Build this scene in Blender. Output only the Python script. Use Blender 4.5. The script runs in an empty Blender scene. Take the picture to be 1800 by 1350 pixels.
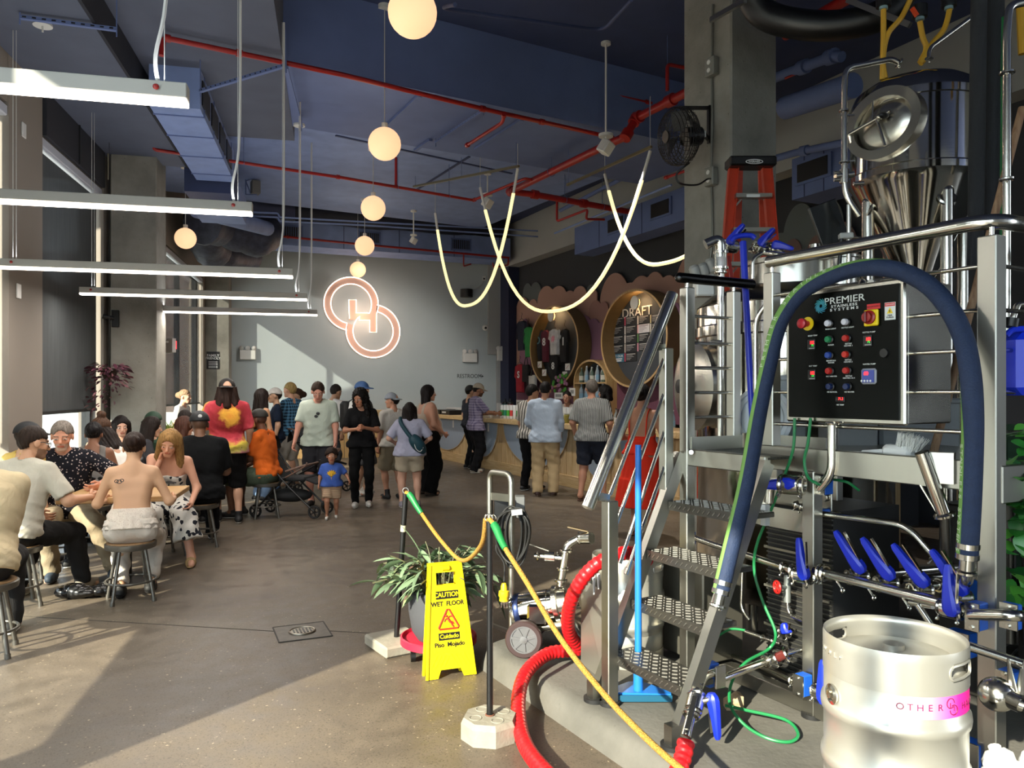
import bpy,bmesh,math,random
import numpy as np
from mathutils import Vector,Matrix,Euler,Quaternion
from math import sin,cos,pi,radians,sqrt,atan2,tan,hypot
scene=bpy.context.scene
COL=scene.collection
RND=random.Random(7)
# camera, sky, sun, exposure
FPX,HY,CAM_H=1352.0,690.0,1.62
YAW=radians(13.2)
F=Vector((sin(YAW),cos(YAW),0));R=Vector((cos(YAW),-sin(YAW),0));UP=Vector((0,0,1))
cd=bpy.data.cameras.new('camera');cam=bpy.data.objects.new('camera',cd);COL.objects.link(cam)
cam.location=(0,0,CAM_H);cam.rotation_euler=(pi/2,0,-YAW)
cd.sensor_width=36;cd.lens=36*FPX/1800;cd.shift_y=(HY-675)/1800;cd.clip_start=.05;cd.clip_end=400
scene.camera=cam
w=bpy.data.worlds.new('sky');scene.world=w;w.use_nodes=True
w.node_tree.nodes['Background'].inputs[0].default_value=(.80,.90,1.0,1)
w.node_tree.nodes['Background'].inputs[1].default_value=5.0
SUN_AZ,SUN_EL=radians(47),radians(26)
sd=bpy.data.lights.new('sun','SUN');sun=bpy.data.objects.new('sun',sd);COL.objects.link(sun)
sd.energy=10.5;sd.angle=radians(.6);sd.color=(1,.89,.73)
dv=Vector((sin(SUN_AZ)*cos(SUN_EL),cos(SUN_AZ)*cos(SUN_EL),-sin(SUN_EL)))
sun.rotation_euler=dv.to_track_quat('-Z','Y').to_euler()
vs=scene.view_settings
vs.view_transform='Standard';vs.look='None';vs.gamma=1;vs.exposure=.7;vs.use_curve_mapping=False
cy=scene.cycles
cy.max_bounces=7;cy.diffuse_bounces=4;cy.glossy_bounces=4;cy.transmission_bounces=6;cy.transparent_max_bounces=10
cy.sample_clamp_indirect=6;cy.caustics_reflective=False;cy.caustics_refractive=False
cy.use_denoising=True
# points from the picture (a pixel and a real distance)
def P(px,py,d):
 return Vector((0,0,CAM_H))+F*d+R*((px-900)/FPX*d)+UP*((HY-py)/FPX*d)
def ray(px,py):
 return F+R*((px-900)/FPX)+UP*((HY-py)/FPX)
def FLR(px,py,z=0.0):
 return P(px,py,FPX*(CAM_H-z)/(py-HY))
def PLN(px,py,p0,n):
 r=ray(px,py);o=Vector((0,0,CAM_H))
 return o+r*((Vector(p0)-o).dot(n)/r.dot(n))
def on_y(px,py,Y):return PLN(px,py,(0,Y,0),Vector((0,1,0)))
def on_x(px,py,X):return PLN(px,py,(X,0,0),Vector((1,0,0)))
def on_z(px,py,z):return PLN(px,py,(0,0,z),UP)
BA=radians(12.5)
BE=Vector((-sin(BA),cos(BA),0));BN=Vector((cos(BA),sin(BA),0))
EA=radians(16.0)
EE=Vector((-sin(EA),cos(EA),0));EN=Vector((cos(EA),sin(EA),0))
# objects
WM={}
def rootmat(o):
 return WM.get(o.name,Matrix.Identity(4))
def tag(o,label=None,cat=None,group=None,kind=None):
 if label:o['label']=label
 if cat:o['category']=cat
 if group:o['group']=group
 if kind:o['kind']=kind
 return o
def thing(name,label,cat,loc=(0,0,0),rz=0.0,group=None):
 o=bpy.data.objects.new(name,None);COL.objects.link(o);o.empty_display_size=.1
 o.location=loc;o.rotation_euler=(0,0,rz)
 WM[o.name]=Matrix.Translation(Vector(loc))@Matrix.Rotation(rz,4,'Z')
 return tag(o,label,cat,group)
def copy_tree(o,parent=None,lvl=0):
 c=o.copy();COL.objects.link(c)
 if parent:c.parent=parent
 for ch in list(o.children):copy_tree(ch,c,lvl+1)
 if lvl==0 and 'label'in c:pass
 return c
def clone(o,loc,rz=0.0,label=None,group=None):
 c=copy_tree(o);c.location=loc;c.rotation_euler=(0,0,rz)
 WM[c.name]=Matrix.Translation(Vector(loc))@Matrix.Rotation(rz,4,'Z')
 if label:c['label']=label
 if group:c['group']=group
 return c
def mesh_obj(name,me,mat,parent=None,world=True):
 o=bpy.data.objects.new(name,me);COL.objects.link(o)
 if mat is not None:
  for m in(mat if isinstance(mat,(list,tuple))else[mat]):me.materials.append(m)
 if parent is not None:
  o.parent=parent;pm=rootmat(parent)
  if world:me.transform(pm.inverted())
  WM[o.name]=pm
 return o
class MB:
 def __init__(s):s.v=[];s.f=[];s.mi=[];s.cm=0;s.M=None
 def add(s,vs,fs):
  k=len(s.v)
  if s.M is not None:vs=[s.M@Vector(v)for v in vs]
  s.v+=[tuple(v)for v in vs];s.f+=[tuple(i+k for i in f)for f in fs];s.mi+=[s.cm]*len(fs)
  return s
 def box(s,c,size,rz=0.0,bev=0.0,M=None):
  hx,hy,hz=[abs(a)/2 for a in size]
  if M is None:M=Matrix.Translation(Vector(c))@Matrix.Rotation(rz,4,'Z')
  if bev<=0:
   v=[M@Vector((x,y,z))for x in(-hx,hx)for y in(-hy,hy)for z in(-hz,hz)]
   return s.add(v,[(0,1,3,2),(4,6,7,5),(0,4,5,1),(2,3,7,6),(0,2,6,4),(1,5,7,3)])
  b=min(bev,hx*.95,hy*.95,hz*.95);v=[];idx={}
  for sx in(-1,1):
   for sy in(-1,1):
    for sz in(-1,1):
     for a in range(3):
      q=[sx*(hx-b),sy*(hy-b),sz*(hz-b)];q[a]=(sx,sy,sz)[a]*(hx,hy,hz)[a]
      idx[sx,sy,sz,a]=len(v);v.append(M@Vector(q))
  f=[]
  for a in range(3):
   o1,o2=[i for i in range(3)if i!=a]
   for sg in(-1,1):
    q=[]
    for p,r_ in((-1,-1),(1,-1),(1,1),(-1,1)):
     k=[0,0,0];k[a]=sg;k[o1]=p;k[o2]=r_;q.append(idx[k[0],k[1],k[2],a])
    fl=sg>0
    if a==1:fl=not fl
    f.append(tuple(q)if fl else tuple(q[::-1]))
  for a in range(3):
   o1,o2=[i for i in range(3)if i!=a]
   for p in(-1,1):
    for r_ in(-1,1):
     q=[]
     for t in(-1,1):
      k=[0,0,0];k[a]=t;k[o1]=p;k[o2]=r_
      q.append((idx[k[0],k[1],k[2],o1],idx[k[0],k[1],k[2],o2]))
     f.append((q[0][0],q[0][1],q[1][1],q[1][0]))
  for sx in(-1,1):
   for sy in(-1,1):
    for sz in(-1,1):f.append((idx[sx,sy,sz,0],idx[sx,sy,sz,1],idx[sx,sy,sz,2]))
  return s.add(v,f)
 def bar(s,p0,p1,w,h,up=(0,0,1),bev=0.0):
  p0=Vector(p0);p1=Vector(p1);d=p1-p0;L=d.length
  if L<1e-6:return s
  d/=L;u=Vector(up);x=d.cross(u)
  if x.length<1e-4:x=d.cross(Vector((1,0,0)))
  x.normalize();u=x.cross(d)
  M=Matrix(((x.x,d.x,u.x,0),(x.y,d.y,u.y,0),(x.z,d.z,u.z,0),(0,0,0,1)))
  return s.box(None,(w,L,h),bev=bev,M=Matrix.Translation((p0+p1)/2)@M)
 def ring_mesh(s,rings,closed_u=True,caps=True,loop=False):
  n=len(rings[0]);v=[p for r in rings for p in r];f=[];m=len(rings)
  for i in range(m if loop else m-1):
   a=i*n;b=((i+1)%m)*n
   for j in range(n if closed_u else n-1):
    k=(j+1)%n;f.append((a+j,a+k,b+k,b+j))
  if caps and not loop and closed_u:
   f.append(tuple(range(n))[::-1]);f.append(tuple((m-1)*n+j for j in range(n)))
  return s.add(v,f)
 def cyl(s,p0,p1,r0,r1=None,n=14,caps=True):
  return s.tube([p0,p1],[r0,r0 if r1 is None else r1],n,caps=caps)
 def tube(s,pts,r,n=8,closed=False,caps=True,sq=None):
  pts=[Vector(p)for p in pts];m=len(pts)
  if not isinstance(r,(list,tuple)):r=[r]*m
  T=[]
  for i in range(m):
   a=pts[(i-1)%m]if(closed or i>0)else pts[i];b=pts[(i+1)%m]if(closed or i<m-1)else pts[i]
   t=b-a;T.append(t.normalized()if t.length>1e-9 else Vector((0,0,1)))
  u=T[0].orthogonal().normalized()
  if abs(T[0].z)<.95:u=(UP-T[0]*UP.dot(T[0])).normalized()
  rings=[]
  for i in range(m):
   u=u-T[i]*u.dot(T[i])
   u=u.normalized()if u.length>1e-6 else T[i].orthogonal().normalized()
   w_=T[i].cross(u)
   rings.append([pts[i]+(u*cos(2*pi*j/n)+w_*sin(2*pi*j/n))*r[i]for j in range(n)])
  return s.ring_mesh(rings,True,caps,closed)
 def lathe(s,prof,c=(0,0,0),axis=(0,0,1),n=24,caps=True):
  c=Vector(c);ax=Vector(axis).normalized()
  x=ax.orthogonal().normalized()if abs(ax.z)<.999 else Vector((1,0,0));y=ax.cross(x)
  rings=[[c+ax*z+(x*cos(2*pi*j/n)+y*sin(2*pi*j/n))*max(r,1e-4)for j in range(n)]for r,z in prof]
  return s.ring_mesh(rings,True,caps)
 def sphere(s,c,r,n=14,M=None):
  if not isinstance(r,(list,tuple,Vector)):r=(r,r,r)
  m=max(5,n//2+1);c=Vector(c);rings=[]
  for i in range(m):
   a=pi*(i+.02*(i==0)-.02*(i==m-1))/(m-1)
   ring=[]
   for j in range(n):
    q=Vector((r[0]*sin(a)*cos(2*pi*j/n),r[1]*sin(a)*sin(2*pi*j/n),-r[2]*cos(a)))
    ring.append(c+(M@q if M is not None else q))
   rings.append(ring)
  return s.ring_mesh(rings)
 def torus(s,c,R_,r,axis=(0,0,1),n=28,m=8):
  ax=Vector(axis).normalized();x=ax.orthogonal().normalized();y=ax.cross(x);c=Vector(c)
  return s.tube([c+(x*cos(2*pi*i/n)+y*sin(2*pi*i/n))*R_ for i in range(n)],r,m,closed=True)
 def prism(s,poly,t,M):
  n=len(poly);v=[M@Vector((x,y,0))for x,y in poly]+[M@Vector((x,y,t))for x,y in poly]
  f=[tuple(range(n))[::-1],tuple(range(n,2*n))]+[(i,(i+1)%n,n+(i+1)%n,n+i)for i in range(n)]
  return s.add(v,f)
 def ringplate(s,outer,inner,t,M):
  n=len(outer);v=[]
  for z in(0,t):
   v+=[M@Vector((x,y,z))for x,y in outer]+[M@Vector((x,y,z))for x,y in inner]
  f=[]
  for i in range(n):
   k=(i+1)%n
   f+=[(i,n+i,n+k,k),(2*n+i,2*n+k,3*n+k,3*n+i),(i,k,2*n+k,2*n+i),(n+i,3*n+i,3*n+k,n+k)]
  return s.add(v,f)
 def quad(s,a,b,c,d):return s.add([a,b,c,d],[(0,1,2,3)])
 def mesh(s,name,smooth=38):
  me=bpy.data.meshes.new(name);me.from_pydata(s.v,[],s.f)
  if any(s.mi):me.polygons.foreach_set('material_index',s.mi)
  me.update()
  if smooth:
   me.polygons.foreach_set('use_smooth',[True]*len(me.polygons));me.set_sharp_from_angle(angle=radians(smooth))
  return me
 def obj(s,name,mat,parent=None,smooth=38,world=True,fix=True):
  me=s.mesh(name,smooth)
  if fix and len(s.f)<60000:
   bm=bmesh.new();bm.from_mesh(me);bmesh.ops.recalc_face_normals(bm,faces=bm.faces);bm.to_mesh(me);bm.free()
   if smooth:me.set_sharp_from_angle(angle=radians(smooth))
  return mesh_obj(name,me,mat,parent,world)
 def top(s,name,mat,label,cat,group=None,kind=None,smooth=38):
  """a thing that is one mesh: origin put at its lowest middle"""
  v=np.array(s.v);lo=v.min(0);hi=v.max(0)
  o0=Vector(((lo[0]+hi[0])/2,(lo[1]+hi[1])/2,lo[2]))
  o=s.obj(name,mat,None,smooth);o.data.transform(Matrix.Translation(-o0));o.location=o0
  WM[o.name]=Matrix.Translation(o0)
  return tag(o,label,cat,group,kind)
def struct(name,mb,mat,smooth=0,label=None):
 o=mb.obj(name,mat,None,smooth);o['kind']='structure'
 if label:o['label']=label
 return o
def spline(pts,k=8,closed=False):
 pts=[Vector(p)for p in pts];n=len(pts);out=[]
 for i in range(n if closed else n-1):
  g=lambda j:pts[j%n]if closed else pts[max(0,min(n-1,j))]
  a,b,c,d=g(i-1),g(i),g(i+1),g(i+2)
  for q in range(k):
   t=q/k
   out.append(.5*((2*b)+(c-a)*t+(2*a-5*b+4*c-d)*t*t+(3*b-a-3*c+d)*t**3))
 if not closed:out.append(pts[-1])
 return out
def elbows(pts,r,k=6):
 """a pipe run with rounded corners"""
 pts=[Vector(p)for p in pts];out=[pts[0]]
 for i in range(1,len(pts)-1):
  a,b,c=pts[i-1],pts[i],pts[i+1]
  q=min(r,(a-b).length*.49,(c-b).length*.49)
  s0=b+(a-b).normalized()*q;s1=b+(c-b).normalized()*q
  for j in range(k+1):
   t=j/k;out.append(s0*(1-t)**2+b*2*t*(1-t)+s1*t*t)
 out.append(pts[-1]);return out
def frame(o,x,z):
 """matrix with local x along x, local z along z"""
 x=Vector(x).normalized();z=Vector(z).normalized();y=z.cross(x).normalized();o=Vector(o)
 return Matrix(((x.x,y.x,z.x,o.x),(x.y,y.y,z.y,o.y),(x.z,y.z,z.z,o.z),(0,0,0,1)))
def text(s,M,size,name,mat,parent,ext=.001,align='CENTER',sx=1.0,bold=0.0,space=1.0):
 c=bpy.data.curves.new('t','FONT');c.body=s;c.size=size;c.extrude=ext;c.align_x=align;c.align_y='CENTER'
 c.offset=bold*size;c.resolution_u=3;c.space_character=space
 o=bpy.data.objects.new('t',c);COL.objects.link(o)
 me=bpy.data.meshes.new_from_object(o.evaluated_get(bpy.context.evaluated_depsgraph_get()))
 bpy.data.objects.remove(o);bpy.data.curves.remove(c)
 me.transform(M@Matrix.Diagonal((sx,1,1,1)));me.materials.clear()
 return mesh_obj(name,me,mat,parent)
 # materials
def nmat(name):
 m=bpy.data.materials.new(name);m.use_nodes=True
 return m,m.node_tree,m.node_tree.nodes['Principled BSDF']
def srgb(h):
 c=[int(h[i:i+2],16)/255 for i in(0,2,4)]
 return tuple(x/12.92 if x<.04045 else((x+.055)/1.055)**2.4 for x in c)+(1,)
def mat(name,col,rough=.5,metal=0.0,noise=0.0,scale=8.0,bump=0.0,bscale=60.0,emit=None,es=0.0,spec=None,stretch=None,col2=None,det=4.0,trans=0.0,coat=0.0,rvar=0.0):
 m,nt,b=nmat(name);N=nt.nodes;L=nt.links
 c=srgb(col)if isinstance(col,str)else tuple(col)+(1,)
 b.inputs['Base Color'].default_value=c;b.inputs['Roughness'].default_value=rough;b.inputs['Metallic'].default_value=metal
 if spec is not None:b.inputs['Specular IOR Level'].default_value=spec
 if trans:b.inputs['Transmission Weight'].default_value=trans
 if coat:b.inputs['Coat Weight'].default_value=coat
 if emit:
  b.inputs['Emission Color'].default_value=srgb(emit);b.inputs['Emission Strength'].default_value=es
 if noise or bump or col2 or rvar:
  tc=N.new('ShaderNodeTexCoord');mp=N.new('ShaderNodeMapping');L.new(tc.outputs['Object'],mp.inputs[0])
  if stretch:mp.inputs['Scale'].default_value=stretch
  n=N.new('ShaderNodeTexNoise');n.inputs['Scale'].default_value=scale;n.inputs['Detail'].default_value=det;L.new(mp.outputs[0],n.inputs['Vector'])
  if noise or col2:
   mx=N.new('ShaderNodeMix');mx.data_type='RGBA'
   c2=srgb(col2)if col2 else tuple(x*(1-noise)for x in c[:3])+(1,)
   rp=N.new('ShaderNodeMapRange');rp.inputs[1].default_value=.35;rp.inputs[2].default_value=.65;L.new(n.outputs['Fac'],rp.inputs[0])
   mx.inputs[6].default_value=c;mx.inputs[7].default_value=c2;L.new(rp.outputs[0],mx.inputs[0]);L.new(mx.outputs[2],b.inputs['Base Color'])
  if rvar:
   rr=N.new('ShaderNodeMapRange');rr.inputs[3].default_value=rough-rvar;rr.inputs[4].default_value=rough+rvar
   L.new(n.outputs['Fac'],rr.inputs[0]);L.new(rr.outputs[0],b.inputs['Roughness'])
  if bump:
   n2=N.new('ShaderNodeTexNoise');n2.inputs['Scale'].default_value=bscale;n2.inputs['Detail'].default_value=3;L.new(mp.outputs[0],n2.inputs['Vector'])
   bp=N.new('ShaderNodeBump');bp.inputs['Strength'].default_value=bump;bp.inputs['Distance'].default_value=.01
   L.new(n2.outputs['Fac'],bp.inputs['Height']);L.new(bp.outputs[0],b.inputs['Normal'])
 return m
def emis(name,col,s):
 m,nt,b=nmat(name);b.inputs['Base Color'].default_value=srgb(col)
 b.inputs['Emission Color'].default_value=srgb(col);b.inputs['Emission Strength'].default_value=s;return m
def wood(name,c1,c2,axis=0,scale=6.0,rough=.45):
 m,nt,b=nmat(name);N=nt.nodes;L=nt.links
 tc=N.new('ShaderNodeTexCoord');mp=N.new('ShaderNodeMapping');s=[9,9,9];s[axis]=.7;mp.inputs['Scale'].default_value=s
 L.new(tc.outputs['Object'],mp.inputs[0])
 n=N.new('ShaderNodeTexNoise');n.inputs['Scale'].default_value=scale;n.inputs['Detail'].default_value=6;n.inputs['Distortion'].default_value=.6;L.new(mp.outputs[0],n.inputs['Vector'])
 r=N.new('ShaderNodeValToRGB');r.color_ramp.elements[0].position=.3;r.color_ramp.elements[1].position=.7
 r.color_ramp.elements[0].color=srgb(c1);r.color_ramp.elements[1].color=srgb(c2);L.new(n.outputs['Fac'],r.inputs[0]);L.new(r.outputs[0],b.inputs['Base Color'])
 b.inputs['Roughness'].default_value=rough;return m
def steel(name,col='c9c6bd',rough=.22,aniso=.0,brush=.08,sc=(3,3,160)):
 m,nt,b=nmat(name);N=nt.nodes;L=nt.links
 b.inputs['Base Color'].default_value=srgb(col);b.inputs['Metallic'].default_value=1
 tc=N.new('ShaderNodeTexCoord');mp=N.new('ShaderNodeMapping');mp.inputs['Scale'].default_value=sc;L.new(tc.outputs['Object'],mp.inputs[0])
 n=N.new('ShaderNodeTexNoise');n.inputs['Scale'].default_value=4;n.inputs['Detail'].default_value=5;L.new(mp.outputs[0],n.inputs['Vector'])
 rr=N.new('ShaderNodeMapRange');rr.inputs[3].default_value=max(.03,rough-brush);rr.inputs[4].default_value=rough+brush
 L.new(n.outputs['Fac'],rr.inputs[0]);L.new(rr.outputs[0],b.inputs['Roughness'])
 return m
M_={}
M_['steel']=mat('satin_steel','b4b1a8',.27,1.0)
M_['tube']=steel('polished_tube','d0cdc4',.19,brush=.05,sc=(20,20,20))
M_['frame']=steel('satin_frame','a8a69d',.33,brush=.05,sc=(40,40,4))
M_['tank']=steel('tank_steel','cbc7bd',.10,brush=.04,sc=(2,2,30))
M_['black']=mat('black_plastic','0c0c0d',.4)
M_['rubber']=mat('black_rubber','141414',.6)
M_['white']=mat('white_paint','d8d8d4',.45)
M_['red']=mat('red_paint','a01c18',.35,noise=.15)
M_['bluep']=mat('blue_plastic','1a2fb8',.35)
M_['clampblue']=mat('clamp_blue','1f5fc8',.4)
M_['navy']=mat('navy_paint','364268',.75,noise=.12,scale=3)
M_['slate']=mat('slate_paint','6475a4',.75,noise=.1,scale=3)
M_['periw']=mat('periwinkle_paint','8297c8',.75,noise=.12,scale=4)
M_['ply']=wood('pale_ply','d6b98a','c09a62',0,5)
M_['pine']=wood('pine_board','d2ae78','b58a50',2,5)
# materials of the room
def floor_mat():
 m,nt,b=nmat('polished_concrete');N=nt.nodes;L=nt.links
 tc=N.new('ShaderNodeTexCoord')
 def nz(s,d):
  n=N.new('ShaderNodeTexNoise');n.inputs['Scale'].default_value=s;n.inputs['Detail'].default_value=d;L.new(tc.outputs['Object'],n.inputs['Vector']);return n
 a=nz(.5,4);c=nz(7,5);v=N.new('ShaderNodeTexVoronoi');v.inputs['Scale'].default_value=170;L.new(tc.outputs['Object'],v.inputs['Vector'])
 v2=N.new('ShaderNodeTexVoronoi');v2.inputs['Scale'].default_value=120;L.new(tc.outputs['Object'],v2.inputs['Vector'])
 r=N.new('ShaderNodeValToRGB');e=r.color_ramp.elements;e[0].position=.35;e[0].color=srgb('5a5146');e[1].position=.65;e[1].color=srgb('73685a');L.new(a.outputs['Fac'],r.inputs[0])
 r2=N.new('ShaderNodeValToRGB');e=r2.color_ramp.elements;e[0].position=.3;e[0].color=(.72,.72,.72,1);e[1].position=.7;e[1].color=(1.15,1.13,1.1,1);L.new(c.outputs['Fac'],r2.inputs[0])
 m1=N.new('ShaderNodeMix');m1.data_type='RGBA';m1.blend_type='MULTIPLY';m1.inputs[0].default_value=.8;L.new(r.outputs[0],m1.inputs[6]);L.new(r2.outputs[0],m1.inputs[7])
 r3=N.new('ShaderNodeValToRGB');e=r3.color_ramp.elements;e[0].position=.05;e[0].color=(.35,.33,.3,1);e[1].position=.35;e[1].color=(1,1,1,1)
 L.new(v.outputs['Color'],r3.inputs[0])
 m2=N.new('ShaderNodeMix');m2.data_type='RGBA';m2.blend_type='MULTIPLY';m2.inputs[0].default_value=.8;L.new(m1.outputs[2],m2.inputs[6]);L.new(r3.outputs[0],m2.inputs[7])
 r4=N.new('ShaderNodeValToRGB');e=r4.color_ramp.elements;e[0].position=.9;e[0].color=(0,0,0,1);e[1].position=.97;e[1].color=(1,1,1,1)
 L.new(v2.outputs['Color'],r4.inputs[0])
 m3=N.new('ShaderNodeMix');m3.data_type='RGBA';L.new(r4.outputs[0],m3.inputs[0]);L.new(m2.outputs[2],m3.inputs[6]);m3.inputs[7].default_value=srgb('a89a80')
 L.new(m3.outputs[2],b.inputs['Base Color'])
 rr=N.new('ShaderNodeMapRange');rr.inputs[1].default_value=.3;rr.inputs[2].default_value=.7;rr.inputs[3].default_value=.34;rr.inputs[4].default_value=.55;L.new(c.outputs['Fac'],rr.inputs[0]);L.new(rr.outputs[0],b.inputs['Roughness'])
 b.inputs['Specular IOR Level'].default_value=.4
 return m
def concrete(name,c1,c2,scale=1.6,pit=.5):
 m,nt,b=nmat(name);N=nt.nodes;L=nt.links
 tc=N.new('ShaderNodeTexCoord')
 n=N.new('ShaderNodeTexNoise');n.inputs['Scale'].default_value=scale;n.inputs['Detail'].default_value=8;n.inputs['Roughness'].default_value=.6;L.new(tc.outputs['Object'],n.inputs['Vector'])
 r=N.new('ShaderNodeValToRGB');e=r.color_ramp.elements;e[0].position=.34;e[0].color=srgb(c1);e[1].position=.66;e[1].color=srgb(c2);L.new(n.outputs['Fac'],r.inputs[0])
 v=N.new('ShaderNodeTexVoronoi');v.inputs['Scale'].default_value=11;L.new(tc.outputs['Object'],v.inputs['Vector'])
 r2=N.new('ShaderNodeValToRGB');e=r2.color_ramp.elements;e[0].position=.03;e[0].color=(1-pit,1-pit,1-pit,1);e[1].position=.09;e[1].color=(1,1,1,1);L.new(v.outputs['Distance'],r2.inputs[0])
 mx=N.new('ShaderNodeMix');mx.data_type='RGBA';mx.blend_type='MULTIPLY';mx.inputs[0].default_value=1;L.new(r.outputs[0],mx.inputs[6]);L.new(r2.outputs[0],mx.inputs[7]);L.new(mx.outputs[2],b.inputs['Base Color'])
 b.inputs['Roughness'].default_value=.8
 n2=N.new('ShaderNodeTexNoise');n2.inputs['Scale'].default_value=40;L.new(tc.outputs['Object'],n2.inputs['Vector'])
 bp=N.new('ShaderNodeBump');bp.inputs['Strength'].default_value=.25;bp.inputs['Distance'].default_value=.01;L.new(n2.outputs['Fac'],bp.inputs['Height']);L.new(bp.outputs[0],b.inputs['Normal'])
 return m
def screen_mat(name,col,open_,tl=0.0):
 m,nt,b=nmat(name);N=nt.nodes;L=nt.links
 tc=N.new('ShaderNodeTexCoord');n=N.new('ShaderNodeTexNoise');n.inputs['Scale'].default_value=3;n.inputs['Detail'].default_value=5
 mp=N.new('ShaderNodeMapping');mp.inputs['Scale'].default_value=(6,6,.8);L.new(tc.outputs['Object'],mp.inputs[0]);L.new(mp.outputs[0],n.inputs['Vector'])
 r=N.new('ShaderNodeValToRGB');c=srgb(col);e=r.color_ramp.elements;e[0].position=.3;e[0].color=tuple(x*.8 for x in c[:3])+(1,);e[1].position=.7;e[1].color=c
 L.new(n.outputs['Fac'],r.inputs[0]);L.new(r.outputs[0],b.inputs['Base Color']);b.inputs['Roughness'].default_value=.9
 t=N.new('ShaderNodeBsdfTransparent');mx=N.new('ShaderNodeMixShader');mx.inputs[0].default_value=open_
 src=b.outputs[0]
 if tl:
  tr=N.new('ShaderNodeBsdfTranslucent');tr.inputs[0].default_value=c;m0=N.new('ShaderNodeMixShader');m0.inputs[0].default_value=tl;L.new(src,m0.inputs[1]);L.new(tr.outputs[0],m0.inputs[2]);src=m0.outputs[0]
 L.new(src,mx.inputs[1]);L.new(t.outputs[0],mx.inputs[2]);L.new(mx.outputs[0],N['Material Output'].inputs[0]);return m
def pane_mat():
 m,nt,b=nmat('window_glass');N=nt.nodes;L=nt.links
 g=N.new('ShaderNodeBsdfGlossy');g.inputs['Roughness'].default_value=.02
 t=N.new('ShaderNodeBsdfTransparent');t.inputs[0].default_value=(.94,.97,.96,1);f=N.new('ShaderNodeLayerWeight');f.inputs[0].default_value=.5
 pw=N.new('ShaderNodeMath');pw.operation='POWER';pw.inputs[1].default_value=4;L.new(f.outputs['Facing'],pw.inputs[0]);ml=N.new('ShaderNodeMath');ml.operation='MULTIPLY_ADD';ml.inputs[1].default_value=.5;ml.inputs[2].default_value=.04;L.new(pw.outputs[0],ml.inputs[0])
 mx=N.new('ShaderNodeMixShader');L.new(ml.outputs[0],mx.inputs[0]);L.new(t.outputs[0],mx.inputs[1]);L.new(g.outputs[0],mx.inputs[2]);L.new(mx.outputs[0],N['Material Output'].inputs[0]);return m
M_['floor']=floor_mat()
M_['conc']=concrete('column_concrete','75726a','96938a')
M_['slab']=concrete('slab_concrete','55534d','68655e',2.5,.15)
M_['block']=concrete('cast_block','858072','9c9586',4,.35)
M_['wall']=mat('grey_blue_wall','b0babd',.8,noise=.05,scale=1.2)
M_['wallw']=mat('light_grey_wall','a5a6a4',.8,noise=.05,scale=1.2)
M_['pier']=mat('taupe_pier','8a8177',.8,noise=.05,scale=1.2)
M_['mull']=mat('dark_mullion','17181a',.45)
M_['glass']=pane_mat()
M_['shade']=screen_mat('solar_shade','4c5052',.05)
M_['shade2']=screen_mat('open_solar_shade','4c5052',.5)
M_['shadel']=screen_mat('pale_solar_shade','b2bab8',.06,.22)
M_['dkwall']=mat('charcoal_wall','34363a',.85,noise=.08,scale=2)
XL=-2.9;YB=19.8;ZC=5.9
# floor, with its drain and joints
mb=MB();mb.box((4,6.5,-.1),(18,29,.2));floor=struct('floor',mb,M_['floor'])
dm=mat('drain_pan','5f584e',.5,noise=.3,scale=20)
c0=FLR(485,1104);c1=FLR(576,1092);c2=FLR(576,1120);c3=FLR(485,1130)
ctr=(c0+c1+c2+c3)/4;ex=((c1+c2)-(c0+c3))/2
t=thing('floor_drain','square floor drain with round slotted grate set in the concrete floor','drain',(ctr.x,ctr.y,0),atan2(ex.y,ex.x))
lx=ex.length;ly=((c0-c3).length+(c1-c2).length)/2
mb=MB();mb.box((0,0,.002),(lx,ly,.004));mb.obj('drain_plate',dm,t,0,False)
mb=MB()
for sx in(-1,1):
 mb.box((sx*lx/2,0,.003),(.008,ly,.006));mb.box((0,sx*ly/2,.003),(lx,.008,.006))
mb.obj('drain_edge',mat('drain_edge_dark','2b2824',.7),t,0,False)
g=MB();g.lathe([(.001,.004),(.09,.004),(.09,.009),(.075,.010)],n=28);g.torus((0,0,.009),.083,.007);gr=g.obj('drain_grate',mat('drain_metal','8d877b',.4,1),t,38,False)
for k in range(6):
 g=MB();g.box(((k-2.5)*.022,0,.011),(.010,.11-abs(k-2.5)*.014,.004));g.obj('slot',M_['black'],gr,0,False)
jl=mat('joint_line','3a342c',.9)
mb=MB()
for a,b in(((0,1081),(485,1110)),((576,1109),(735,1118))):
 mb.bar(FLR(*a)+UP*.001,FLR(*b)+UP*.001,.006,.003)
struct('trim_1',mb,jl,label='saw cut joint running to the floor drain')
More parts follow.
